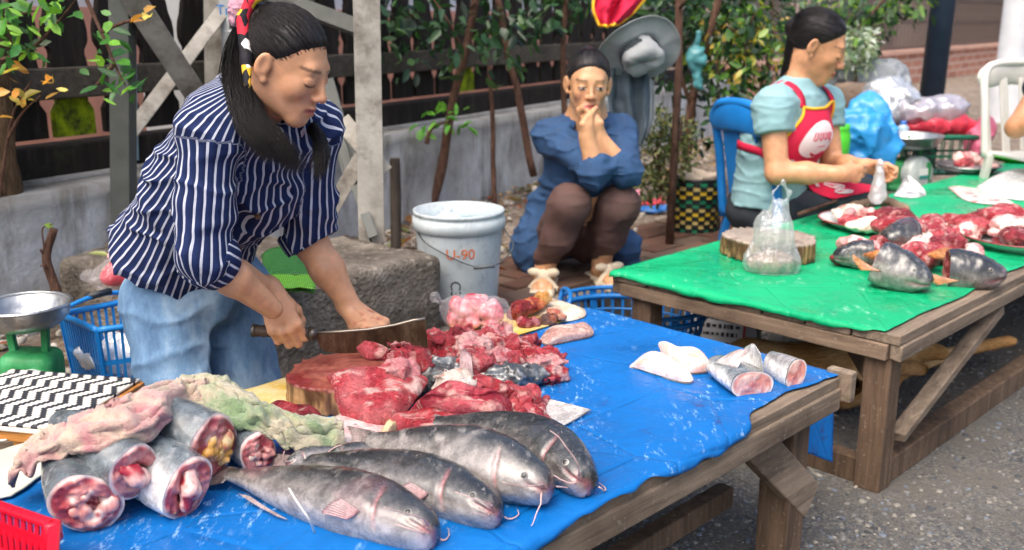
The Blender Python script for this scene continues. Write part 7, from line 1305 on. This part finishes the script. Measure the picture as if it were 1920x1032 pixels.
def hang_cloth(name, label, cat, path, wid, mat, seed, amp=.02, m=40, n=30, trim=None, parent=None):
    p = spline([np.append(at_y(x, y, Y), w) for (x, y, Y), w in zip(path, wid)], m); u = np.linspace(-1, 1, n); Q = np.stack([np.repeat(np.linspace(0, 2, m)[:, None], n, 1), np.repeat(u[None] * 2.2, m, 0), np.zeros((m, n))], -1)
    v = p[:, None, :3] + V(1, 0, 0) * (u[None] * p[:, 3:4])[..., None] + V(0, -1, 0) * (amp * np.sin(u * 7 + seed)[None] * np.linspace(.4, 1, m)[:, None] + amp * .8 * fbm(Q, 2, 2, seed))[..., None]; v[..., 2] += .01 * fbm(Q, 1.5, 2, seed + 3)
    t = thing(name, label, cat); solid(mesh('cloth', v.reshape(-1, 3), grid_f(m, n), mat, t), .003, 0)
    if trim is not None:
        for ln in (v[-1], v[:, 0], v[:, -1]): mb = MB(); mb.tube(ln, .006, 6); mb.build('trim', trim, t, True)
    return t
hang_cloth('folded_jacket', 'slate grey cloth hanging below the grey hat', 'cloth', [(1180, 130, 3.98), (1178, 180, 3.98), (1182, 230, 3.98), (1186, 275, 3.98)], [.07, .085, .07, .03], M_darkc, 2, .03); hang_cloth('grey_scarf', 'pale grey cloth strip hanging beside the slate cloth', 'cloth', [(1210, 150, 4.0), (1212, 210, 4.0), (1205, 260, 4.0)], [.035, .035, .02], M_hat, 5, .02)
hang_cloth('red_flag_cloth', 'red cloth with yellow trim hanging above the grey hat', 'cloth', [(1168, -60, 3.9), (1165, -10, 3.88), (1150, 22, 3.86), (1142, 48, 3.85)], [.10, .10, .075, .035], M_red, 4, .03, trim=M_yel)
# teal bag knotted on the forked sapling
tb = thing('plastic_bag', 'teal plastic bag tied to the forked sapling', 'bag'); t0 = at_y(1304, 108, 4.85); v, f = sdf_mesh([ell(t0, (.06, .05, .06), None, .02), rc(t0 - V(0, 0, .04), t0 + V(.02, 0, -.13), .028, .034, .02), rc(t0 + V(0, 0, .06), t0 + V(.01, 0, .1), .02, .03, .01)], *bounds([t0, t0 - V(0, 0, .25)], .13), .008, lambda P: .016 * (1 - 2 * np.abs(fbm(P, 14, 3, 3)))); mesh('film', v, f, simple('teal_film', '#4f8d92', .35, .2, 14, .4), tb)
# ================================================================== woven basket with a cloth
def woven_basket(label, c, r0, r1, h, cols, rows, nseg):
    t = thing('woven_basket', label, 'basket'); mats = [simple('strap%d' % k, q, .45, .1, 20, .1) for k, q in enumerate(cols)]; bases = {}
    for i in range(rows):
        z = h * (i + .5) / rows; r = r0 + (r1 - r0) * (i + .5) / rows
        for j in range(nseg):
            pat = (0 if (i + j) % 2 else (1 if (i // 2) % 4 in (1,) or (i // 2) % 4 == 2 and False else 2)); 
            if (i in (4, 5) or i in (9, 10)) and (i + j) % 2 == 0: pat = 3
            elif (i in (6, 11)) and (i + j) % 2 == 0: pat = 1
            a = 2 * math.pi * j / nseg; key = pat
            if key not in bases: mb = MB(); w = r1 * math.pi / nseg * 1.02; mb.box((0, 0, 0), (w, .003, h / rows / 2 * 1.05)); bases[key] = mb.build('weave_strip', mats[pat], t, bevel=.002); o = bases[key]
            else: o = bases[key].copy(); COL.objects.link(o); o.parent = t
            off = .0035 if (i + j) % 2 else 0; o.location = c + V((r + off) * math.cos(a), (r + off) * math.sin(a), z); o.rotation_euler = (0, 0, a + math.pi / 2)
    vv, ff = lathe([(.001, .002), (r0 - .004, .002), (r1 - .006, h), (r1 + .004, h), (r1 + .006, h + .012), (r1 - .008, h + .012), (r1 - .01, h)], 40, c); mesh('rim', vv, ff, mats[0], t); return t
wc_ = on_z(1302, 440, PZ); woven_basket('green black and yellow woven basket behind the green table', wc_ + V(0, .04, 0), .105, .128, .25, ['#16191a', '#c9b36a', '#1f7a55', '#d8b52e'], 13, 26)
v, f = sdf_mesh([ell(wc_ + V(.0, .04, .25) + V(.03 * math.cos(k * 2.1), .03 * math.sin(k * 2.1), .004 * k), (.075, .07, .028), None, .02) for k in range(5)], *bounds([wc_ + V(0, .04, .26)], .16), .006, lambda P: .016 * (1 - 2 * np.abs(fbm(P, 13, 3, 5)))); tag(mesh('rag', v, f, simple('beige_rag', '#b9a894', .9, .12, 20, .4)), 'beige rag stuffed in the top of the woven basket', 'cloth')
for k, (x, y, cl_, nm, lb) in enumerate(((1225, 388, '#c6414f', 'red_bag', 'crumpled red plastic bag lying beside the woven basket'), (1222, 402, '#2f66a8', 'blue_bag', 'crumpled blue bag lying under the red one'), (1180, 372, '#d98a98', 'pink_bag', 'small pink plastic scrap behind the squatting woman'))):
    c = on_z(x, y, PZ) + V(0, 0, .02); v, f = sdf_mesh([ell(c, (.075, .05, .028), None, .01), ell(c + V(.04, .02, .01), (.04, .03, .025), None, .01)], *bounds([c], .12), .007, lambda P: .014 * (1 - 2 * np.abs(fbm(P, 18, 3, 7 + k)))); tag(mesh(nm, v, f, simple(nm + '_film', cl_, .4, .12, 20, .3)), lb, 'bag')
# ================================================================== blue round basket between the tables
bb = thing('blue_basket', 'large blue plastic basket with a loop handle between the tables', 'basket'); bz_ = on_z(1185, 560, .30); c0 = V(bz_[0], bz_[1], 0.0); RX, RY, HB = .245, .19, .285; ang0 = -.35; n_ = 40
def el_(a, k, z): return c0 + V(k * (RX * math.cos(a) * math.cos(ang0) - RY * math.sin(a) * math.sin(ang0)), k * (RX * math.cos(a) * math.sin(ang0) + RY * math.sin(a) * math.cos(ang0)), z)
for j in range(n_):
    a = 2 * math.pi * j / n_; mb = MB(); mb.beam(el_(a, .82, .005), el_(a, .99, HB), .009 if j % 5 else .028, .004, nrm(el_(a, 1, 0) - c0)); mb.build('rib', M_bplas, bb)
for z, w in ((.008, .014), (.06, .008), (.11, .008), (.16, .008), (.21, .008), (.255, .02), (.285, .016)):
    k = .82 + .17 * z / HB; pts = np.array([el_(2 * math.pi * i / 48, k + .004, z) for i in range(49)]); mb = MB(); mb.tube(pts, w * .5, 6, False); mb.build('hoop', M_bplas, bb, True)
vv = np.array([el_(2 * math.pi * i / 40, .82, .006) for i in range(40)]); mesh('floor', vv, [tuple(range(40))], M_bplas, bb)
h0, h1 = at_y(1062, 565, bz_[1] - .1), at_y(1098, 575, bz_[1] - .12); mb = MB(); e1, e2 = el_(math.pi * 1.02, 1.0, HB), el_(math.pi * 1.22, 1.0, HB); mb.tube(spline([e1, e1 + V(.01, 0, .028), (e1 + e2) / 2 + V(.02, 0, .034), e2 + V(.01, 0, .02), e2], 20), .008, 8); mb.build('loop_handle', M_bplas, bb, True)
# printed carton under the green table
cx_ = on_z(1368, 660, .05); M_ctn = simple('white_carton', '#c9c7c4', .75, .08, 10, .1); ctn = thing('carton', 'white printed carton lying under the green table', 'carton'); mb = MB(); Rc = np.array(Matrix.Rotation(-.35, 3, 'Z')); cc_ = V(cx_[0], cx_[1] + .12, .10); mb.box(cc_, (.13, .09, .10), Rc); mb.build('box', M_ctn, ctn, bevel=.004)
fr = Rc @ V(0, -1, 0); rt = Rc @ V(1, 0, 0); M_ink = simple('black_ink', '#26262a', .7, .1, 20, 0); g = np.random.default_rng(2)
for row, z in enumerate((.065, .035, .005, -.03)):
    x = -.11
    while x < .07: w = g.uniform(.004, .016); mb = MB(); mb.box(cc_ + rt * (x + w / 2) + fr * .0912 + V(0, 0, z), (w / 2, .0006, g.choice([.005, .008])), Rc); mb.build('print', M_ink, ctn); x += w + g.uniform(.003, .01)
mb = MB(); mb.box(cc_ + rt * .085 + fr * .0912, (.004, .0006, .09), Rc); mb.build('red_stripe', simple('red_ink', '#b8343c', .7), ctn)
mb = MB(); v, f = quadsheet([at_y(1450, 800, 2.18), at_y(1562, 770, 2.28), at_y(1560, 870, 2.27), at_y(1440, 850, 2.18)], 20, 20, .02, 3); solid(tag(mesh('blue_rag', v, f, M_blue), 'torn blue tarp scrap hanging under the fish table corner', 'tarp'), .002)
# ================================================================== dog asleep under the green table
dg = thing('dog', 'tan dog lying in the shade under the green table', 'dog'); dY = 2.95; G = lambda x, y, Y: at_y(x, y, Y)
dp = [rc(G(1420, 690, dY), G(1570, 705, dY - .05), .085, .10, .06), ell(G(1400, 690, dY + .02), (.09, .10, .085), None, .05), rc(G(1590, 700, dY - .05), G(1655, 700, dY - .02), .085, .06, .05), rc(G(1655, 690, dY), G(1690, 665, dY + .1), .058, .052, .03), ell(G(1712, 655, dY + .12), (.06, .05, .048), None, .03), rc(G(1730, 655, dY + .12), G(1765, 662, dY + .10), .036, .024, .02),
      rc(G(1600, 720, dY - .08), G(1660, 692, dY - .12), .045, .03, .03), rc(G(1660, 692, dY - .12), G(1716, 690, dY - .14), .028, .02, .02), rc(G(1716, 690, dY - .14), G(1728, 692, dY - .14), .022, .02, .01),
      rc(G(1600, 730, dY + .06), G(1760, 668, dY + .2), .04, .024, .03), rc(G(1760, 668, dY + .2), G(1885, 640, dY + .3), .022, .019, .02), ell(G(1892, 640, dY + .3), (.028, .02, .018), None, .01),
      rc(G(1400, 710, dY - .02), G(1470, 745, dY - .12), .06, .035, .04), rc(G(1470, 745, dY - .12), G(1400, 770, dY - .14), .03, .018, .02), rc(G(1390, 710, dY + .05), G(1350, 740, dY + .1), .02, .012, .02), rc(G(1695, 640, dY + .12), G(1690, 622, dY + .13), .018, .006, .01), rc(G(1722, 638, dY + .10), G(1726, 622, dY + .11), .018, .006, .01)]
v, f = sdf_mesh(dp, *bounds([G(1350, 760, dY), G(1890, 640, dY + .3), G(1690, 610, dY)], .15), .007, lambda P: .003 * fbm(P * V(1, 1, 2), 60, 3, 2)); v[:, 2] = np.maximum(v[:, 2], .012); w = sstep(-.1, .3, fbm(v, 9, 3, 4)); cc = mixc(lin('#b08350'), lin('#cfa877'), w)
M_fur = Mat('dog_fur', .9, .2); q = M_fur.noise(120, 4, .7, M_fur.coord(scale=(.35, 1, 1))); M_fur.color(M_fur.mix(1, M_fur.attr('Col', 'Color'), M_fur.ramp(q, [(.3, .65), (.7, 1.25)]), 'MULTIPLY')).bump(q, .8, .005); M_fur = M_fur.m; mesh('body', v, f, M_fur, dg, True, cc)
N_ = vnormals(v, f); k = rng.integers(0, len(v), 2600); t_ = np.linspace(0, 1, 4)[None, :, None]; pth = v[k][:, None] + (N_[k] * .35 + V(-.8, 0, -.35))[:, None] * .014 * t_ + rng.normal(0, .002, (2600, 1, 3)) * t_; vv, ff = strands(pth, .0005); mesh('fur', vv, ff, M_fur, dg, True, np.repeat(cc[k], 12, 0))
# ================================================================== chairs
def plastic_chair(label, org, fwd, mat, W_=.40, seat=.42, back=.44, slots=3, sc=1.0):
    t = thing('plastic_chair', label, 'chair'); R = rotm(fwd); Lc = lambda x, y, z: org + (R @ V(x, y, z)) * sc
    v, f = sheet(lambda u, w: np.stack([Lc(*p) for p in np.stack([(u - .5) * W_ * (1 - .12 * (1 - w)), (w - .5) * .40, seat + .012 * (np.abs(u - .5) * 2) ** 2 - .02 * w ** 3 + 0 * u], -1).reshape(-1, 3)]).reshape(u.shape + (3,)), 16, 16); solid(mesh('seat', v, f, mat, t), .018)
    # back: outer hoop and splats
    hoop = [Lc(-W_ * .46, -.19, seat - .02), Lc(-W_ * .47, -.22, seat + back * .5), Lc(-W_ * .43, -.26, seat + back * .88), Lc(-W_ * .25, -.275, seat + back), Lc(W_ * .25, -.275, seat + back), Lc(W_ * .43, -.26, seat + back * .88), Lc(W_ * .47, -.22, seat + back * .5), Lc(W_ * .46, -.19, seat - .02)]
    mb = MB(); mb.tube(spline(hoop, 48), .019 * sc, 12); mb.build('back_frame', mat, t, True)
    top = [Lc(-W_ * .42, -.262, seat + back * .86), Lc(0, -.285, seat + back * .90), Lc(W_ * .42, -.262, seat + back * .86)]; v, f = sdf_mesh(chain(spline(top, 8), np.full(8, .05 * sc), .01, (R[:, 1], 3.6)), *bounds(top, .1), .008 * sc); mesh('top_rail', v, f, mat, t)
    for k in range(slots):
        x = (k - (slots - 1) / 2) * W_ * .27; mb = MB(); mb.beam(Lc(x, -.20, seat), Lc(x * 1.05, -.27, seat + back * .84), (.11 if slots == 2 else .045) * sc, .012 * sc, R[:, 1]); mb.build('splat', mat, t, bevel=.003)
    for x, y in ((-1, -1), (1, -1), (-1, 1), (1, 1)): mb = MB(); mb.beam(Lc(x * W_ * .44, y * .17, seat), Lc(x * W_ * .54, y * .22, .0), .045 * sc, .03 * sc); mb.build('leg', mat, t, bevel=.004)
    return t
plastic_chair('blue plastic chair under the woman in the red apron', V(hip3[0], hip3[1] + .03, 0) + FL3 * .12, nrm(V(.93, .36, 0)), simple('blue_chair_plastic', '#1b78c4', .4, .12, 8, .1), .42, .40, .47, 2, 1.0)
plastic_chair('white plastic chair at the far end of the green table', V(hip4[0] - .06, hip4[1] + .1, .0), nrm(V(.35, -.93, 0)), simple('white_chair_plastic', '#d3d0c8', .4, .08, 8, .1), .44, hip4[2] - .09, .42, 4, 1.0)
# ================================================================== on the green table
log_block('pale chopping block with mossy bark on the green sheet', 1443, 441, TZ, .148, .075, ('#8d7f72', '#a89a8a', '#7a6a5e'), 3)
def G2(px, py, h=0): return on_z(px, py, TZ + h)
cb_ = thing('plastic_bag', 'clear knotted carrier bag of brown food by the mossy block', 'bag'); c = G2(1446, 512); v, f = sdf_mesh([ell(c + V(g_ * .03, .0, .03), (.05, .045, .035), None, .02) for g_ in (-1, 0, 1)], *bounds([c], .13), .005, lambda P: .004 * fbm(P, 60, 3, 2)); v[:, 2] = np.maximum(v[:, 2], TZ + .008); nn = fbm(v, 40, 3, 3); mesh('food', v, f, M_flesh, cb_, True, mixc(mixc(lin('#5f4536'), lin('#94745e'), sstep(-.2, .3, nn)), lin('#b09a8a'), sstep(.2, .45, fbm(v, 55, 3, 8))))
tk = [c + V(0, 0, .005), c + V(0, 0, .05), c + V(.005, .0, .12), c + V(.012, 0, .18)]; pr = [rc(c + V(-.045, 0, .03), c + V(.05, 0, .03), .045, .045, .02)] + chain([c + V(0, 0, .05), c + V(.0, 0, .14), c + V(.012, 0, .21)], [.080, .058, .028], .03) + chain([c + V(.0, 0, .18), c + V(-.012, 0, .25), c + V(.016, 0, .285), c + V(.035, 0, .25), c + V(.03, 0, .18)], [.018, .010, .010, .011, .018], .012); v, f = sdf_mesh(pr, *bounds([c, c + V(0, 0, .29)], .12), .0045, lambda P: .009 * (1 - 2 * np.abs(fbm(P * V(1.5, 1.5, .3), 26, 3, 4)))); v[:, 2] = np.maximum(v[:, 2], TZ + .006); mesh('film', v, f, glassy('bag_film', (.95, .97, .97), .76, .08, 60), cb_)
M_enam = simple('white_enamel', '#cfd8d8', .25, .06, 10, .05); M_enr = simple('red_enamel_rim', '#8c2f33', .35, .1)
def plate(label, px, py, r, dep=.03, mat=None, rim=None, lift=0, ysq=1.0, name='enamel_plate'):
    c = G2(px, py, .006 + lift); t = thing(name, label, 'plate'); vv, ff = lathe([(.001, .004), (r * .7, .004), (r * .86, dep * .7), (r, dep), (r * 1.01, dep + .002), (r * .98, dep - .003), (r * .84, dep * .5), (r * .72, 0), (.001, 0)], 48, c); mesh('dish', vv, ff, mat or M_enam, t)
    vv, ff = lathe([(r + .003 * math.cos(a), dep + .003 * math.sin(a)) for a in np.linspace(0, 6.283, 8)], 48, c); mesh('rim', vv, ff, rim or M_enr, t); return c
def heap(label, group, c, spots, pals, seed, name='fish_cut', cat='fish cut', sc=1.0, mat=None, z=None):
    for k, (dx, dy, dz, sx, sy, sz, pal, ro) in enumerate(spots):
        p = c + V(dx, dy, dz); g = np.random.default_rng(seed + k); R = np.array(Matrix.Rotation(ro, 3, 'Z')); pr = [ell(p + R @ (g.uniform(-.5, .5, 3) * V(sx, sy, sz)), np.maximum(g.uniform(.5, .95, 3) * V(sx, sy, sz), .008), R, .006) for _ in range(4)]
        v, f = sdf_mesh(pr, *bounds([p], max(sx, sy, sz) * 1.6 + .02), .0046, lambda P: .004 * fbm(P, 80, 3, seed + k) - .007 * (1 - 2.4 * np.abs(fbm(P, 24, 3, seed + k + 2)))); nn = fbm(v, 35, 3, seed + k); q = pals[pal]; cc = mixc(L(q[0]), L(q[1]), sstep(-.25, .25, nn)); cc = mixc(cc, L(q[2]), sstep(.18, .42, fbm(v, 45, 3, seed + k + 5)))
        v[:, 2] = np.maximum(v[:, 2], TZ + .007); tag(mesh(name, v, f, mat or (M_fish if pal == 'grey' else M_flesh if pal in ('pale', 'pink') else M_meat), None, True, cc), label % {'red': 'bright red', 'dred': 'dark red', 'pink': 'pink', 'pale': 'cream coloured', 'grey': 'grey'}[pal] if '%s' in label else label, cat, group)
PALS = {'red': RED, 'dred': DRED, 'pink': ('#d08f8c', '#e2bfb6', '#b04b52'), 'pale': ('#d8c3b0', '#e8ddd0', '#c98f80'), 'grey': ('#3f4244', '#6d6f70', '#a8a29e')}
pc = plate('enamel plate heaped with pale fish cuts behind the mossy block', 1630, 425, .185, .03); g = np.random.default_rng(4)
heap('%s fish cut heaped on the enamel plate', 'fish cuts on the enamel plate', pc, [(g.uniform(-.13, .13), g.uniform(-.11, .12), .03 + .01 * (k % 3), .045, .022, .015, ['pink', 'pale', 'pink', 'red'][k % 4], g.uniform(0, 3)) for k in range(17)], PALS, 300)
mb = MB(); mb.tube([G2(1498, 402, .045), G2(1640, 352, .05)], [.008, .006], 8); tag(mb.build('stick', M_stem, smooth=True), 'brown stick lying along the back of the green table', 'stick')
v, f = sdf_mesh(chain([G2(1600, 385, .05), G2(1655, 375, .06), G2(1700, 392, .05)], [.02, .028, .018], .02), *bounds([G2(1600, 385, .05), G2(1700, 392, .05)], .07), .005, lambda P: .009 * (1 - 2 * np.abs(fbm(P, 30, 3, 3)))); tag(mesh('rag', v, f, simple('brown_rag', '#7d6a58', .9, .2, 20, .4)), 'crumpled brown rag at the back of the fish plate', 'cloth')
# fish heads: lofted heads with an open throat
def fish_head(label, snout, back, up, sc, seed, tint, Ln=.16):
    t = thing('fishhead', label, 'fish head'); d = nrm(back); up = nrm(up - d * (up @ d)); prof = [(0, .014 * sc, .022 * sc), (.06, .026 * sc, .036 * sc), (.25, .046 * sc, .052 * sc), (.5, .060 * sc, .058 * sc), (.8, .066 * sc, .060 * sc), (1, .062 * sc, .056 * sc)]
    v, f, col, (ax, T, U, W, hh, hw) = fish_body([snout, snout + d * Ln * .5, snout + d * Ln], prof, up, 50, 48, .7, seed, .8, {k: tuple(np.array(c) * tint) for k, c in CF.items()}); n = 48; nv = v - ax[:, None]; nv /= np.linalg.norm(nv, axis=2)[..., None] + 1e-9; a = np.arange(n) * 2 * math.pi / n; tt = np.linspace(0, 1, 50)[:, None]; gr = np.exp(-((np.cos(a)[None] + .35) / .12) ** 2) * sstep(.5, .2, tt); v = v - nv * (.008 * sc * gr)[..., None] + nv * (.007 * fbm(v, 30, 3, seed))[..., None]; col = mixc(col, lin('#8e4548'), gr * .7)
    mesh('skull', v.reshape(-1, 3), f + [tuple(range(n - 1, -1, -1))], M_fish, t, True, col.reshape(-1, 3)); c = ax[-1]; K = 14; s = np.linspace(1, 0, K); P = c + (v[-1] - c)[None] * s[:, None, None]; P = P + d * (.016 * fbm(P, 45, 3, seed) - .03 * np.exp(-(s / .5) ** 2)[:, None])[..., None] * sstep(1, .85, s)[:, None, None]; mesh('throat', P.reshape(-1, 3), grid_f(K, n, True), M_meat, t, True, mixc(lin('#a8323a'), lin('#d89a92'), sstep(-.2, .3, fbm(P, 40, 3, seed + 2))).reshape(-1, 3))
    for sg in (-1, 1):
        i = 16; e = ax[i] + (U[i] * math.cos(1.25) * hh[i] + sg * W[i] * math.sin(1.25) * hw[i]) * .99; no = nrm(e - ax[i]); Rm = rotm(no, V(.1, .2, .97)); Rm = np.stack([Rm[:, 0], Rm[:, 2], Rm[:, 1]], 1); v2, f2 = lathe([(0, .004), (.0035, .0036), (.006, .002), (.007, -.002)], 14); rr = np.hypot(v2[:, 0], v2[:, 1]); mesh('eye', v2 * sc @ Rm.T + e, f2, M_fish, t, True, np.where(rr[:, None] < .004, lin('#1a1412'), lin('#b8a8a0')))
    i = 40; fin([v[i][34], v[i + 4][34], v[i + 8][34]], [v[i][34] + d * .06 - V(0, 0, .02), v[i + 4][34] + d * .07, v[i + 8][34] + d * .06 + V(0, 0, .015)], '#a86a4c', '#cf8a5a', M_fish, t, 'gill_fin', rays=8); return t
fish_head('pale fish head with its snout towards the table edge', G2(1748, 532, .035), V(-.75, .5, .25), V(.25, .15, 1), 1.0, 4, 1.35, .16)
fish_head('dark shiny fish head lying beside the pale one', G2(1885, 515, .04), V(-1, .25, .02), V(.1, .1, 1), 1.0, 5, .75, .16)
fish_head('dark fish head propped up at the back of the heap', G2(1655, 452, .07), V(.85, .35, .12), V(-.2, .1, 1), .85, 6, .8, .12)
fish_head('dark fish body chunk at the near side of the heap', G2(1562, 480, .04), V(.9, -.2, .1), V(0, .1, 1), .7, 7, .9, .12)
pc2 = plate('enamel plate of red fish meat cut off by the picture edge', 1915, 462, .19, .035); g = np.random.default_rng(9)
heap('%s piece of fish meat in the heap on the green sheet', 'red fish meat heap on the green sheet', G2(1830, 455), [(g.uniform(-.34, .22), g.uniform(-.15, .14), .03 + .022 * (k % 3), .085, .045, .03, ['red', 'pink', 'dred', 'red', 'pale'][k % 5], g.uniform(0, 3)) for k in range(26)], PALS, 400)
heap('%s gill meat spilling from the pale fish head', 'gill meat by the pale fish head', G2(1640, 505), [(-.02, 0, .03, .06, .035, .03, 'dred', .4), (.06, -.03, .03, .055, .035, .03, 'pink', 1.0), (-.07, .03, .04, .05, .04, .03, 'red', .2), (.02, -.06, .02, .045, .03, .022, 'red', .3), (.11, .02, .05, .05, .04, .03, 'red', .8), (.16, .1, .05, .06, .04, .035, 'pink', .2), (.06, .12, .05, .06, .04, .03, 'dred', 1.2), (.2, .04, .04, .055, .04, .03, 'red', .6), (-.02, .1, .05, .06, .035, .03, 'pink', 2.1), (.26, .1, .05, .06, .045, .035, 'dred', .1), (.14, -.04, .03, .04, .03, .03, 'red', 1.4), (.3, .02, .04, .05, .035, .03, 'pink', .9)], PALS, 440)
slabp('orange fin strip lying over the fish heads', [(1618, 478, .07), (1650, 470, .08), (1685, 478, .07), (1670, 488, .06), (1640, 486, .06)], .008, ('#d07a3a', '#e09a5a', '#c46a40'), 460, name='fish_fin', cat='fin', amp=.002); slabp('orange fin strip between the two front fish heads', [(1738, 478, .07), (1770, 466, .08), (1800, 474, .07), (1780, 484, .06), (1755, 486, .06)], .008, ('#d07a3a', '#e09a5a', '#c46a40'), 461, name='fish_fin', cat='fin', amp=.002)
slabp('white fish belly flap with grey edge near her hands', [(1676, 368, .01), (1690, 345, .03), (1700, 330, .07), (1722, 345, .05), (1736, 366, .01), (1710, 372, .008)], .014, ('#cfccc9', '#e4e1dc', '#8f9092'), 462, name='fish_flap', cat='fish', mat=M_flesh, amp=.002); slabp('pink streaked fillet lying on the green sheet', [(1778, 352, .012), (1800, 350, .014), (1850, 360, .014), (1900, 382, .012), (1860, 384, .008), (1810, 376, .008)], .008, ('#e0c3b8', '#e9dcd3', '#c96a6a'), 463, name='fillet', cat='fillet', mat=M_flesh, amp=.002)
slabp('large white fish half at the picture edge', [(1830, 352, .012), (1862, 332, .03), (1905, 318, .04), (1950, 325, .04), (1950, 372, .01), (1880, 372, .008)], .02, ('#d3d0cd', '#e5e2de', '#b5b3b2'), 464, name='fish_half', cat='fish', mat=M_flesh, amp=.002)
pc3 = plate('shallow tin plate with a mound of pink mince', 1815, 322, .155, .035, M_tin, M_tin); heap('%s mince in the mound on the tin plate', 'pink mince on the tin plate', pc3, [(-.02, 0, .05, .06, .05, .04, 'pink', .3), (.03, .02, .06, .05, .045, .05, 'pink', 1.2), (-.04, -.03, .04, .05, .04, .03, 'red', .4), (.07, -.04, .035, .05, .03, .022, 'pink', 2)], PALS, 480, 'mince', 'meat')
v, f = sdf_mesh([ell(pc3 + V(-.03, -.02, .02), (.165, .13, .02), None, .02)], *bounds([pc3], .2), .008, lambda P: .014 * (1 - 2 * np.abs(fbm(P, 14, 3, 2)))); v[:, 2] = np.maximum(v[:, 2], TZ + .0068); tag(mesh('cling_film', v, f, M_film), 'clear film crumpled under the mince', 'film')
M_lime = simple('lime_plastic', '#4fc22e', .4, .1, 10, .1); plate('lime green plastic tray behind the mince plate', 1905, 302, .15, .03, M_lime, M_lime, name='plastic_tray')
scale_('small spring scale with a steel dish on the green table', 1704, 254, 5.0, .168, .15, M_gpaint, .06)
# things behind the table
kz = on_z(1760, 290, .35); slat_basket('green_basket', 'dark green plastic basket piled with bags behind the scale', [at_y(1690, 245, 5.4), at_y(1700, 262, 5.15), at_y(1835, 255, 5.15), at_y(1825, 238, 5.4)], at_y(1760, 252, 5.3)[2], at_y(1760, 252, 5.3)[2] - .2, .9, simple('dark_green_plastic', '#12654c', .45, .1), 16, 8, .014)
def lump(name, label, cat, px, py, Y, r, mat, seed, amp=.03, h=.012, n=5):
    c = at_y(px, py, Y); g = np.random.default_rng(seed); v, f = sdf_mesh([ell(c + g.uniform(-.5, .5, 3) * np.array(r), np.array(r) * g.uniform(.55, .85, 3), None, .02) for _ in range(n)], *bounds([c], max(r) * 1.9 + .05), h, lambda P: -amp * 1.3 * (1 - 2.5 * np.abs(fbm(P * V(1, 1, .7), 8, 2, seed))) - amp * .5 * (1 - 2.5 * np.abs(fbm(P, 22, 2, seed + 3)))); return tag(mesh(name, v, f, mat), label, cat)
lump('plastic_bag', 'blue plastic bag slumped between the woman and the scale', 'bag', 1620, 262, 4.75, (.13, .1, .12), simple('blue_film', '#2a86c8', .35, .15, 10, .3), 3); lump('plastic_bag', 'peaked blue plastic bag behind the slumped one', 'bag', 1625, 225, 5.0, (.08, .07, .09), simple('light_blue_film', '#3c94d0', .35, .15, 10, .3), 4, .02)
lump('plastic_bag', 'white plastic bag behind the blue bags', 'bag', 1672, 195, 5.4, (.12, .1, .09), glassy('white_film', (.62, .66, .7), .45), 5); lump('plastic_bag', 'red plastic bag on top of the green basket', 'bag', 1745, 232, 5.3, (.2, .1, .06), simple('red_film', '#c23546', .4, .15, 10, .3), 6, .02); lump('plastic_bag', 'clear bag lying on the red one', 'bag', 1760, 210, 5.3, (.2, .1, .06), glassy('pale_film', (.66, .62, .68), .5), 7, .02); lump('plastic_bag', 'pink bag hanging beside the green basket', 'bag', 1842, 262, 5.2, (.05, .05, .12), simple('pink_film', '#d66a86', .4, .15, 10, .3), 8, .02)
lump('white_sack', 'white sacks piled behind the seated woman', 'sack', 1590, 150, 6.2, (.30, .15, .12), simple('white_sackcloth', '#8f9499', .8, .2, 5, .4), 9); lump('rubbish_heap', 'brown refuse heap between the sacks and the bags', 'refuse', 1640, 205, 5.7, (.25, .15, .1), simple('refuse', '#6e5d4f', .9, .4, 8, .6), 11)
shrub('blurred white blossom shrub behind her head', [[(1610, 190, 6.0), (1600, 120, 6.0), (1598, 60, 6.0)]], [(1598, 70, 6.0), (1605, 110, 6.0), (1590, 95, 6.0), (1612, 80, 6.05)], .13, 420, .05, ['#c9d0cc', '#dfe3e0', '#aab5aa', '#8aa082'], 'blossom_shrub')
jc = at_y(1572, 245, 4.6); vv, ff = lathe([(.001, -.22), (.055, -.22), (.058, -.02), (.05, 0), (.052, .004), (.052, .03), (.001, .034)], 28, jc); tag(mesh('lime_jar', vv, ff, M_lime), 'lime green plastic jar behind the apron', 'jar')
bo2 = thing('bottle', 'small blue capped bottle in front of the pole', 'bottle'); c = at_y(1694, 235, 5.2); vv, ff = lathe([(.001, -.06), (.03, -.06), (.03, -.01), (.014, .005)], 16, c); mesh('body', vv, ff, simple('clear_blue', '#9ab3c4', .2), bo2); vv, ff = lathe([(.016, .004), (.016, .022), (.001, .023)], 14, c); mesh('cap', vv, ff, simple('blue_cap', '#1c5fb0', .4), bo2)
kn = thing('small_bag', 'small clear bag with green print held in her hands', 'bag'); c = wr3[0] * .35 + wr3[1] * .65 + V(.075, -.03, -.01); v, f = sdf_mesh([rc(c + V(0, 0, .04), c + V(0, 0, -.09), .016, .035, .01)], *bounds([c], .15), .005, lambda P: .006 * (1 - 2 * np.abs(fbm(P, 30, 2, 2)))); mesh('film', v, f, glassy('small_film', (.93, .96, .95), .5), kn)
